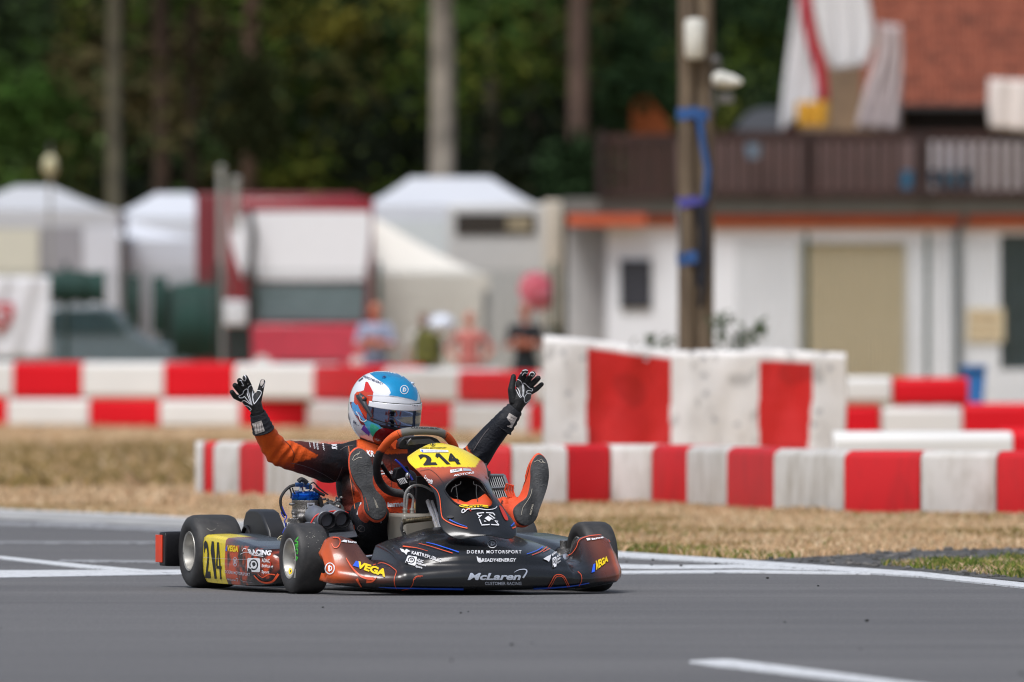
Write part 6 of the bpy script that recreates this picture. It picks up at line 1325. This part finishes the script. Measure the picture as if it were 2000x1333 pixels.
d.text('REPUBLIC', [(704, 982), (709, 984), (702, 1008), (697, 1006)], m_white, bold=.03); d.line([(700, 1030), (706, 1026), (713, 1030), (712, 1037), (705, 1038), (700, 1034)], .8, m_thread, closed=True); d.line([(702, 1036), (708, 1030), (711, 1027)], .7, m_thread); d.text('racing', [(701, 1040), (704, 1040), (704, 1052), (700, 1052)], m_thread, bold=.01)
d.line([(692, 1025), (693, 1032), (694, 1045)], 2, m_org); d.poly([(742, 1016), (744, 1015), (745, 1020), (743, 1022)], m_silver)
d.line([(905, 866), (914, 884), (930, 900), (946, 911)], .8, m_thread); d.line([(925, 880), (945, 850), (955, 838)], .7, m_thread)
d.build('suit_marks', bo)

# ---------------------------------------------------------------- gloves
m_glove = mat('glove_black', (.010, .010, .011), .55, var=.15, bump=.4, bscale=180, spec=.4); m_cuff = mat('glove_cuff', (.012, .013, .018), .7, bump=.4, bscale=160); m_palm = mat('palm_grey', (.035, .035, .037), .45, bump=.3, bscale=200); m_patch = mat('cuff_patch', S(196, 188, 182), .6, var=.2, scale=120)
def pt3(L, v): return [(pk(x, y, v + dv), r) for x, y, r, dv in L]
def glove(v, palm, fingers, cuff, label):
    mb = MB(); mb.chain(pt3(palm[0], v)); mb.chain(pt3(palm[1], v)); mb.chain(pt3(palm[2], v))
    for f in fingers: mb.chain(pt3(f, v))
    h = voxel(mb, .0021, 3, .5); o = h.build('glove', m_glove, drv, angle=180); o['label'] = label
    return h, o
def gauntlet(a, b_, ra, rb, par):      # flared cuff from wrist a to forearm b
    a, b_ = Vector(a), Vector(b_); t = (b_ - a).normalized(); e1 = t.orthogonal().normalized(); e2 = t.cross(e1); rings = []
    for k in range(13):
        f = k / 12; r_ = ra + (rb - ra) * (f ** .7) + .0016 * math.sin(k * 2.2); rings.append([a.lerp(b_, f) + (e1 * math.cos(2 * math.pi * i / 40) + e2 * math.sin(2 * math.pi * i / 40)) * (r_ + .0014 * noise.noise(Vector((i * .4, k * .5, ra * 90)))) for i in range(40)])
    mb = MB(); mb.loft(rings, True, False); mb.loft([rings[-1], [p + t * .003 for p in rings[-1]], [b_ + (p - b_) * .9 for p in rings[-1]]], True, False); mb.build('cuff', m_cuff, par, angle=180); return mb
# right glove, palm to the camera (image left)
v1 = -.60
h1, g1 = glove(v1, [[(503, 806, .024, 0), (498, 790, .026, 0), (489, 768, .016, 0)], [(500, 800, .022, 0), (484, 784, .020, 0), (474, 771, .014, 0)], [(496, 790, .026, .0), (482, 777, .022, 0)]],
  [[(490, 768, .0135, 0), (485, 752, .0120, .012), (479, 738, .0105, .026)], [(483, 768, .0135, 0), (474, 754, .0118, .018), (468, 744, .0105, .034)], [(476, 771, .0130, 0), (465, 760, .0112, .018), (459, 753, .0100, .034)], [(472, 780, .0120, 0), (459, 775, .0100, .012), (453, 766, .0090, .022)],
   [(502, 784, .0170, .004), (508, 766, .0125, .01), (513, 746, .0100, .012)]], None, 'right racing glove, palm open towards the camera')
d = Decals(h1.bvh(), .0011, 3); z2 = lambda L: [(440 + x * .1876, 700 + y * .1876) for x, y in L]; LW = 1.5
d.poly(z2([(245, 310), (262, 290), (285, 330), (330, 350), (360, 345), (375, 360), (355, 410), (320, 440), (300, 475), (270, 450), (250, 380)]), m_palm, smooth=3)
for L in ([(280, 490), (262, 430), (245, 370), (235, 320), (250, 292), (272, 285), (290, 300), (285, 330), (283, 400), (300, 478)], [(268, 480), (225, 430), (200, 400), (183, 412), (150, 412), (142, 395), (180, 370), (188, 345), (215, 320), (232, 335), (228, 370), (250, 430), (275, 488)],
          [(300, 478), (285, 430), (290, 380), (320, 345), (355, 338), (375, 355), (360, 395), (330, 440), (300, 478)], [(262, 545), (235, 545), (200, 520), (165, 485), (170, 455), (195, 440), (225, 455), (262, 480)], [(262, 545), (270, 530), (240, 500), (190, 485)], [(175, 200), (185, 182), (205, 185), (215, 210), (205, 235), (180, 215)], [(340, 320), (350, 270), (372, 225), (395, 212), (412, 228), (405, 270), (385, 310)], [(150, 235), (165, 232), (170, 250), (190, 285), (170, 280)]):
    d.line(z2(L), LW, m_white)
d.poly(z2([(180, 200), (195, 188), (208, 200), (205, 222), (188, 214)]), m_palm, smooth=2); d.poly(z2([(368, 250), (388, 225), (402, 235), (392, 275), (370, 290)]), m_patch, smooth=2); d.poly(z2([(230, 262), (240, 262), (235, 275)]), m_patch)
d.build('piping', g1)
cf = gauntlet(pk(503, 806, -.60), pk(514, 840, -.62), .027, .041, g1); d = Decals(cf.bvh(), .0012, 4); d.poly(z2([(282, 680), (375, 648), (412, 758), (320, 792)]), m_patch)
for L in ([(300, 690), (310, 780)], [(325, 682), (335, 775)], [(350, 672), (362, 765)], [(372, 668), (385, 760)]): d.line(z2(L), 1.2, m_thread, smooth=0)
d.build('cuff_patch', g1)
# left glove (image right)
z4 = lambda L: [(860 + x * .255, 700 + y * .255) for x, y in L]
h2, g2 = glove(v1, [[(1008, 796, .026, 0), (1014, 780, .030, 0), (1018, 758, .018, 0)], [(1010, 792, .024, 0), (1026, 776, .022, 0), (1033, 762, .014, 0)], [(1008, 790, .024, .0), (1022, 768, .026, 0)]],
  [[(1014, 752, .0140, 0), (1019, 737, .0125, .014), (1026, 727, .0115, .034)], [(1022, 752, .0135, 0), (1033, 739, .0120, .018), (1041, 731, .0110, .036)], [(1031, 757, .0130, 0), (1044, 746, .0115, .012), (1051, 739, .0105, .02)], [(1036, 766, .0120, 0), (1048, 760, .0098, .006), (1058, 751, .0085, .01)],
   [(1003, 784, .0180, .004), (999, 762, .0145, .004), (1003, 736, .0100, 0)]], None, 'left racing glove, raised with spread fingers')
d = Decals(h2.bvh(), .0011, 3)
d.poly(z4([(575, 200), (590, 170), (612, 180), (630, 220), (620, 285), (600, 250)]), m_palm, smooth=3); d.poly(z4([(640, 300), (665, 270), (695, 285), (690, 310), (655, 335)]), m_palm, smooth=3)
for L in ([(575, 200), (582, 172), (600, 165), (622, 185), (632, 240), (630, 280), (612, 300), (590, 262), (575, 225), (575, 200)], [(632, 190), (650, 195), (680, 225), (705, 238), (700, 252), (672, 248), (660, 262), (680, 275)], [(640, 320), (645, 295), (665, 270), (690, 272), (698, 292), (690, 312), (665, 335), (650, 340), (640, 320)], [(632, 200), (640, 240), (636, 300)], [(570, 212), (600, 240), (612, 290)],
          [(618, 122), (630, 98), (655, 92), (672, 100), (665, 115), (645, 112), (628, 132)], [(680, 138), (690, 115), (706, 108), (718, 118), (712, 135), (695, 132)]): d.line(z4(L), 1.1, m_white)
d.line(z4([(648, 170), (680, 130)]), .6, m_thread, smooth=0); d.line(z4([(680, 195), (715, 160)]), .6, m_thread, smooth=0)
d.build('piping', g2)
cf = gauntlet(pk(1007, 798, -.60), pk(979, 834, -.625), .029, .046, g2); d = Decals(cf.bvh(), .0012, 4); d.poly(z4([(528, 420), (588, 455), (545, 535), (482, 510)]), m_patch)
for k in range(4): d.line(z4([(520 + k * 4 - k * 12, 440 + k * 22), (570 - k * 12, 465 + k * 20)]), .8, m_thread, smooth=0)
d.line(z4([(465, 553), (495, 578)]), 1.6, m_patch, smooth=0); d.build('cuff_patch', g2)

# ---------------------------------------------------------------- shoes
m_sole = mat('sole_rubber', (.055, .056, .058), .7, var=.35, scale=22, bump=.3, bscale=120, detail=8); m_up = mat('shoe_orange', S(224, 84, 48), .6, var=.12, scale=12, bump=.2, bscale=80)
def shoe(outl, v, tilt_v, back, hs_, label, heel):
    """sole outline faces the camera; the upper is lofted away along back"""
    pts = smooth_poly(outl, 5); ym = min(p[1] for p in pts); yM = max(p[1] for p in pts)
    base = [pk(x, y, v + tilt_v * ((y - ym) / (yM - ym))) for x, y in pts]; n_ = len(base); cen = sum(base, Vector()) / n_; back = Vector(back).normalized()
    ch = Vector(pk(heel[0], heel[1], v + tilt_v)); toe = max(base, key=lambda p: (p - ch).length)
    def ring(t, s_):  # layer t metres behind the sole
        out = []
        for p in base:
            f = (p - ch).length / (toe - ch).length; hh = t * (1.0 - .62 * f ** 1.5); out.append(ch.lerp(p, 1) + (cen - p) * (1 - s_) + back * hh)
        return out
    mb = MB(); rs = [ring(-.004, .97), ring(-.0015, 1.0), ring(.008, 1.0), ring(.011, .985)]; mb.loft(rs); so_ = mb.build('shoe', m_sole, drv, angle=60); so_['label'] = label
    ub = MB(); L = [ring(.008, .995), ring(.018, 1.06), ring(.034, 1.04), ring(.052, .96), ring(.068, .84), ring(.080, .62), ring(.086, .3)]; ub.loft(L)
    ub.chain([(ch + back * .062 + (cen - ch) * .25, .038), (ch + back * .13 + (cen - ch) * .22, .043)])
    u_ = voxel(ub, .004, 4); up_ = u_.build('upper', m_up, so_, angle=180)
    return mb, so_, u_
RS = [(700, 876), (715, 883), (725, 900), (729, 919), (728, 940), (734, 957), (749, 974), (756, 993), (751, 1009), (737, 1016), (724, 1010), (713, 997), (711, 978), (706, 960), (694, 943), (686, 924), (683, 903), (686, 886)]
s1, so1, u1 = shoe(RS, -.17, .05, (-.22, 1, -.2), 1, 'right racing shoe, its dark sole facing the camera', (738, 1000))
LS = [(1054, 888), (1067, 899), (1072, 924), (1069, 950), (1061, 975), (1053, 996), (1047, 1014), (1033, 1026), (1018, 1025), (1008, 1014), (1005, 996), (1016, 983), (1030, 973), (1036, 955), (1038, 935), (1038, 912), (1044, 896)]
s2, so2, u2 = shoe(LS, -.12, .05, (-.75, 1, -.1), 1, 'left racing shoe turned outward, orange upper showing beside the sole', (1025, 1008))
d = Decals(s1.bvh(), .0012, 5); m_chalk = mat('sole_print', S(200, 192, 176), .6); m_gr = mat('sole_scuff', (.13, .13, .125), .8, var=.3)
d.line([(688, 899), (692, 891), (698, 887), (702, 886)], 1.1, m_chalk); d.line([(690, 900), (697, 896), (701, 894), (707, 895)], 1.1, m_chalk); d.line([(703, 882), (700, 887), (697, 890)], .9, m_chalk)
d.text('RACING', [(729, 971), (736, 983), (739, 992), (735, 993)], m_chalk, bold=.02); d.line([(713, 972), (717, 985), (720, 998)], .6, m_org)
r_ = random.Random(2)
for k in range(34):
    x, y = r_.uniform(694, 724), r_.uniform(905, 925) if k % 3 else r_.uniform(890, 1005); x += max(0, y - 930) * .35; L_ = r_.uniform(2, 7); d.line([(x, y), (x + L_, y + r_.uniform(-.6, .6))], r_.uniform(.3, .8), m_gr, smooth=0)
d.build('sole_marks', so1)
d = Decals(s2.bvh(), .0012, 5); d.line([(1043, 903), (1050, 899), (1057, 904), (1062, 901)], .9, m_chalk, smooth=0); d.line([(1053, 900), (1058, 897), (1060, 903), (1065, 905)], .9, m_chalk, smooth=0)
d.text('RACING', [(1034, 1005), (1039, 985), (1042, 986), (1037, 1006)], m_chalk, bold=.02); d.line([(1018, 1006), (1021, 992), (1029, 980), (1036, 968), (1039, 955)], .9, m_chalk)
for k in range(26):
    x, y = r_.uniform(1044, 1066), r_.uniform(905, 950); L_ = r_.uniform(2, 6); d.line([(x, y), (x + L_, y + r_.uniform(-2, 2))], r_.uniform(.3, .7), m_gr, smooth=0)
d.build('sole_marks', so2)
d = Decals(u2.bvh(), .001, 5); d.poly([(1010, 992), (1022, 978), (1032, 970), (1027, 984), (1017, 996), (1008, 1012), (1003, 1005)], m_ink, smooth=2); d.line([(1030, 900), (1024, 925), (1016, 945), (1008, 960)], .9, m_redd2); d.line([(1036, 905), (1028, 935), (1018, 958)], .7, m_ink); [d.line([(996 + k * 3.5, 955 - k), (1001 + k * 3.5, 968 - k)], .8, m_redd2, smooth=0) for k in range(5)]
d.build('upper_marks', so2)
mb = MB()   # knotted laces and strap end
for k in range(4): mb.tube([pk(990 + k * 4, 945 + k, -.16), pk(986 + k * 5, 958, -.17), pk(994 + k * 4, 972, -.16)], .004, 6)
mb.build('laces', m_up, so2)

# ---------------------------------------------------------------- helmet
hc = pk(750, 797, -.80); hR = (Matrix.Rotation(R(38), 3, 'Z') @ Matrix.Rotation(R(0), 3, 'Y')).to_3x3()
fdir = Vector((math.sin(R(40)), -math.cos(R(40)), 0)); pitch = R(-13)
fx = (fdir * math.cos(pitch) + Vector((0, 0, 1)) * math.sin(pitch)).normalized(); rt_ = Vector((0, 0, 1)).cross(fx).normalized(); upv = fx.cross(rt_).normalized()   # rt_ points to the wearer's left
def hpt(az, el, s_=1.0):
    ca, sa, ce, se = math.cos(az), math.sin(az), math.cos(el), math.sin(el)
    n1 = 2.35; x, y, z = ce * ca, ce * sa, se; a, b_ = (.146 if x > 0 else .136), .123; c = .137 if z > 0 else .150
    r_ = (abs(x / a) ** n1 + abs(y / b_) ** n1 + abs(z / c) ** n1) ** (-1 / n1)
    p = Vector((x, y, z)) * r_
    if z < 0: p.x += .012 * min(1, -p.z / .06) * max(0, x); p.z = max(p.z, -.135 + .03 * max(0, -x))      # chin bar forward, flat base
    if z < -.2: f = 1 - .10 * min(1, (-p.z - .03) / .1) ** 2; p.y *= f; p.x *= (1 if x > 0 else f)
    return hc + (fx * p.x + rt_ * p.y + upv * p.z) * s_
NA, NE = 220, 130; mb = MB(); vs = [hpt(2 * math.pi * i / NA, -math.pi / 2 * .93 + (math.pi * .965) * j / NE) for i in range(NA) for j in range(NE + 1)]
mb.add(vs, [(i * (NE + 1) + j, ((i + 1) % NA) * (NE + 1) + j, ((i + 1) % NA) * (NE + 1) + j + 1, i * (NE + 1) + j + 1) for i in range(NA) for j in range(NE)])
q = pix(vs); Nn = normals(mb); o_ = (np.array(vs) - np.array(hc)); lz = o_ @ np.array(upv); lx = o_ @ np.array(fx); ly = o_ @ np.array(rt_); vis = (Nn @ np.array([0, -1, 0])) * np.sign(np.einsum('ij,ij->i', Nn, o_) + 1e-9) > .02
z3 = lambda L: [(640 + x * .1876, 700 + y * .1876) for x, y in L]
WHT = S(228, 230, 236); CY = S(24, 150, 205); col = np.tile(np.array(WHT), (len(vs), 1))
top_ = lz > .088 - .25 * np.maximum(0, lx) ** 1.5; col[top_ & ~vis] = CY
ART = []
def pp(L, c, sm_=4): ART.append((L, c, sm_))
m_hb = mat('helmet_blue', S(16, 152, 208), .18, metal=.35, var=.12, scale=18, coat=.8); hm = lambda k, c: mat('helmet_' + k, c, .22, coat=.7, var=.04)
pp([(440, 150), (520, 122), (600, 110), (690, 112), (760, 138), (820, 180), (880, 240), (915, 300), (935, 370), (925, 442), (860, 425), (740, 402), (640, 392), (655, 365), (640, 320), (600, 275), (540, 235), (475, 190)], m_hb, 4)
pp([(306, 350), (322, 350), (350, 345), (384, 332), (402, 243), (425, 262), (475, 355), (345, 358), (318, 385), (305, 440), (320, 520), (360, 580), (410, 625), (440, 640), (415, 650), (350, 620), (300, 560), (275, 470), (280, 380)], hm('orange', S(204, 60, 26)), 0)
pp([(395, 250), (420, 250), (478, 358), (400, 355), (378, 335)], hm('red', S(204, 34, 28)), 0)
pp([(230, 455), (260, 455), (300, 520), (350, 560), (400, 620), (430, 650), (400, 700), (350, 690), (290, 600), (250, 520)], hm('crimson', S(120, 10, 22)), 0)
pp([(245, 470), (268, 452), (300, 490), (312, 480), (330, 520), (380, 620), (440, 705), (420, 720), (350, 625), (300, 545), (282, 580), (262, 545)], hm('sky', S(80, 158, 220)), 0)
pp([(375, 655), (420, 645), (500, 665), (540, 700), (560, 730), (520, 745), (490, 810), (465, 812), (420, 740)], hm('teal', S(66, 168, 208)), 3)
pp([(455, 680), (500, 700), (540, 735), (500, 770), (485, 812), (462, 806), (440, 740)], hm('mint', S(66, 186, 148)), 2)
pp([(350, 740), (380, 690), (440, 770), (432, 812)], hm('violet', S(112, 66, 176)), 0)
pp([(500, 770), (560, 730), (640, 735), (740, 765), (800, 800), (740, 850), (640, 905), (560, 905), (470, 850)], hm('deep_red', S(124, 8, 16)), 3)
pp([(310, 185), (345, 170), (372, 215), (330, 245), (290, 230)], hm('grey', S(70, 70, 76)), 0)
pp([(215, 560), (232, 640), (245, 720), (232, 700), (218, 620)], hm('light_grey', S(120, 124, 130)), 0)
low = lz < -.118; col[low] = (.02, .02, .022)
mb.col = [tuple(c) for c in col]; m_helm = mat('helmet_paint', vcol=True, rough=.22, var=.03, coat=.8, spec=.6)
helm = mb.build('helmet', m_helm, drv, angle=180); hb_ = mb
# visor: separate shell in front of the eye opening
def vis_band(a0, a1, e0f, e1f, s_, name, m, par, na=90, ne=26, solid=.002):
    mb = MB(); g = [[hpt(R(a0 + (a1 - a0) * i / na), R(e0f(a0 + (a1 - a0) * i / na) + (e1f(a0 + (a1 - a0) * i / na) - e0f(a0 + (a1 - a0) * i / na)) * j / ne), s_) for j in range(ne + 1)] for i in range(na + 1)]
    mb.loft(g, False, False); o = mb.build(name, m, par, solid=solid, angle=180); return mb
m_vis = mat('visor_mirror', S(132, 148, 184), .10, metal=1.0, var=.05, scale=4); m_seal = mat('visor_seal', (.012, .012, .014), .5); m_sun = mat('visor_strip', S(232, 234, 240), .25, coat=.4, var=.02)
vis_band(-70, 70, lambda a: -21 + 4 * (abs(a) / 70) ** 2, lambda a: 19 - 1 * (abs(a) / 70) ** 2, 1.008, 'visor_seal', m_seal, helm)
vz = vis_band(-68, 68, lambda a: -17.5 + 3.5 * (abs(a) / 70) ** 2, lambda a: 17.5 - 1 * (abs(a) / 70) ** 2, 1.018, 'visor', m_vis, helm, solid=.0015)
stp = vis_band(-67, 67, lambda a: 8.5 - .5 * (abs(a) / 70) ** 2, lambda a: 17.7 - 1 * (abs(a) / 70) ** 2, 1.024, 'visor_strip', m_sun, helm, ne=8, solid=.001)
d = Decals(stp.bvh(), .0009, 3)
d.text('READY4ENERGY', z3([(655, 425), (940, 468), (942, 505), (655, 450)]), mat('ink_grey', S(70, 72, 80), .4), bold=.02, space=1.15); ring_logo(d, 640 + 475 * .1876, 700 + 432 * .1876, 4.2, mat('ink_grey', S(70, 72, 80)), 1, 0, .8)
d.poly(z3([(597, 410), (615, 425), (635, 425), (632, 455), (608, 462), (596, 445)]), m_blu); d.poly(z3([(597, 410), (605, 408), (612, 425), (600, 428)]), m_green); d.build('strip_lettering', helm)
d = Decals(hb_.bvh(), .0008, 4)
for L_, c_, n_ in ART: d.poly(smooth_poly(z3(L_), n_) if n_ else z3(L_), c_)
d.build('shell_artwork', helm); d = Decals(hb_.bvh(), .0017, 4); m_nav = mat('ink_navy', S(50, 60, 90), .4)
d.text('READY4ENERGY', z3([(378, 178), (580, 262), (575, 285), (372, 200)]), m_nav, bold=.015); ring_logo(d, 640 + 795 * .1876, 700 + 330 * .1876, 8, m_white, .95, 5, 1.3)
d.poly(z3([(620, 128), (650, 140), (700, 150), (745, 160), (700, 162), (640, 155)]), m_white, smooth=2); d.text('D5', z3([(272, 645), (302, 668), (298, 690), (270, 672)]), m_nav, bold=.06); d.line(z3([(300, 690), (330, 700)]), .8, m_nav, smooth=0)
d.text('HKC', z3([(300, 182), (325, 178), (330, 215), (300, 225)]), m_ink, bold=.04); d.line(z3([(420, 388), (560, 388), (700, 398), (900, 440)]), .7, m_silver)
d.line(z3([(255, 520), (300, 600), (350, 690)]), .6, m_silver); d.line(z3([(300, 555), (330, 600), (345, 640), (380, 660), (410, 640)]), 2.0, m_white); d.line(z3([(320, 560), (360, 600), (410, 640)]), .9, m_redd2); d.line(z3([(335, 640), (345, 670)]), 1.4, m_redd2, smooth=0)
d.poly(z3([(672, 725), (700, 722), (780, 742), (760, 752), (710, 744)]), m_ink, smooth=2); d.line(z3([(440, 640), (500, 668), (640, 690), (780, 712)]), .7, m_ink); d.text('GT', z3([(395, 780), (430, 795), (428, 806), (394, 792)]), m_silver, bold=.03)
d.line(z3([(455, 625), (560, 660), (680, 690), (800, 712), (880, 712)]), 2.2, m_ink); d.build('shell_lettering', helm)
# visor pivots, vents
def hp(x, y, s_=1.02): return hc + (lay(hb_.bvh(), z3([(x, y)])[0], 0) - hc) * s_
mb = MB()
def disc(x, y, r_, h_, m, x2=None):
    p = hp(x, y, 1.0); nn = (p - hc).normalized(); mb.lathe([(r_, -.004), (r_, h_), (r_ * .8, h_ + .002), (.0005, h_ + .002)], p, nn, 24, m)
pl_ = mat('pivot_grey', S(58, 60, 66), .4)
mb.mat(pl_); mb.tube([hp(335, 400, 1.005), hp(365, 425, 1.02), hp(400, 500, 1.02), hp(440, 570, 1.015), hp(460, 610, 1.01)], [.014, .015, .010, .007, .005], 14)
disc(337, 393, .0115, .010, pl_); disc(390, 428, .0095, .012, pl_)
mo_ = mat('pivot_orange', S(220, 84, 40), .4); disc(339, 382, .0072, .0125, mo_); disc(392, 424, .0052, .0145, mo_); mb.build('visor_pivot', pl_, helm)
mb = MB(); disc(586, 202, .0085, .003, mat('vent_blue', S(20, 100, 160), .3, coat=.5)); disc(590, 204, .0045, .005, m_nav); mb.build('vent', m_nav, helm)
mb = MB(); p = hp(880, 262, 1.0); mb.ell(p, (.009, .012, .006), 12, 8); mb.build('rear_vent', mat('vent_pale', S(190, 205, 220), .3), helm)
rg = [hpt(2 * math.pi * k / 60, R(-58), .93) for k in range(60)]; mb = MB(); mb.tube(rg, .012, 10, closed=True); mb.build('neck_roll', m_seal, helm)
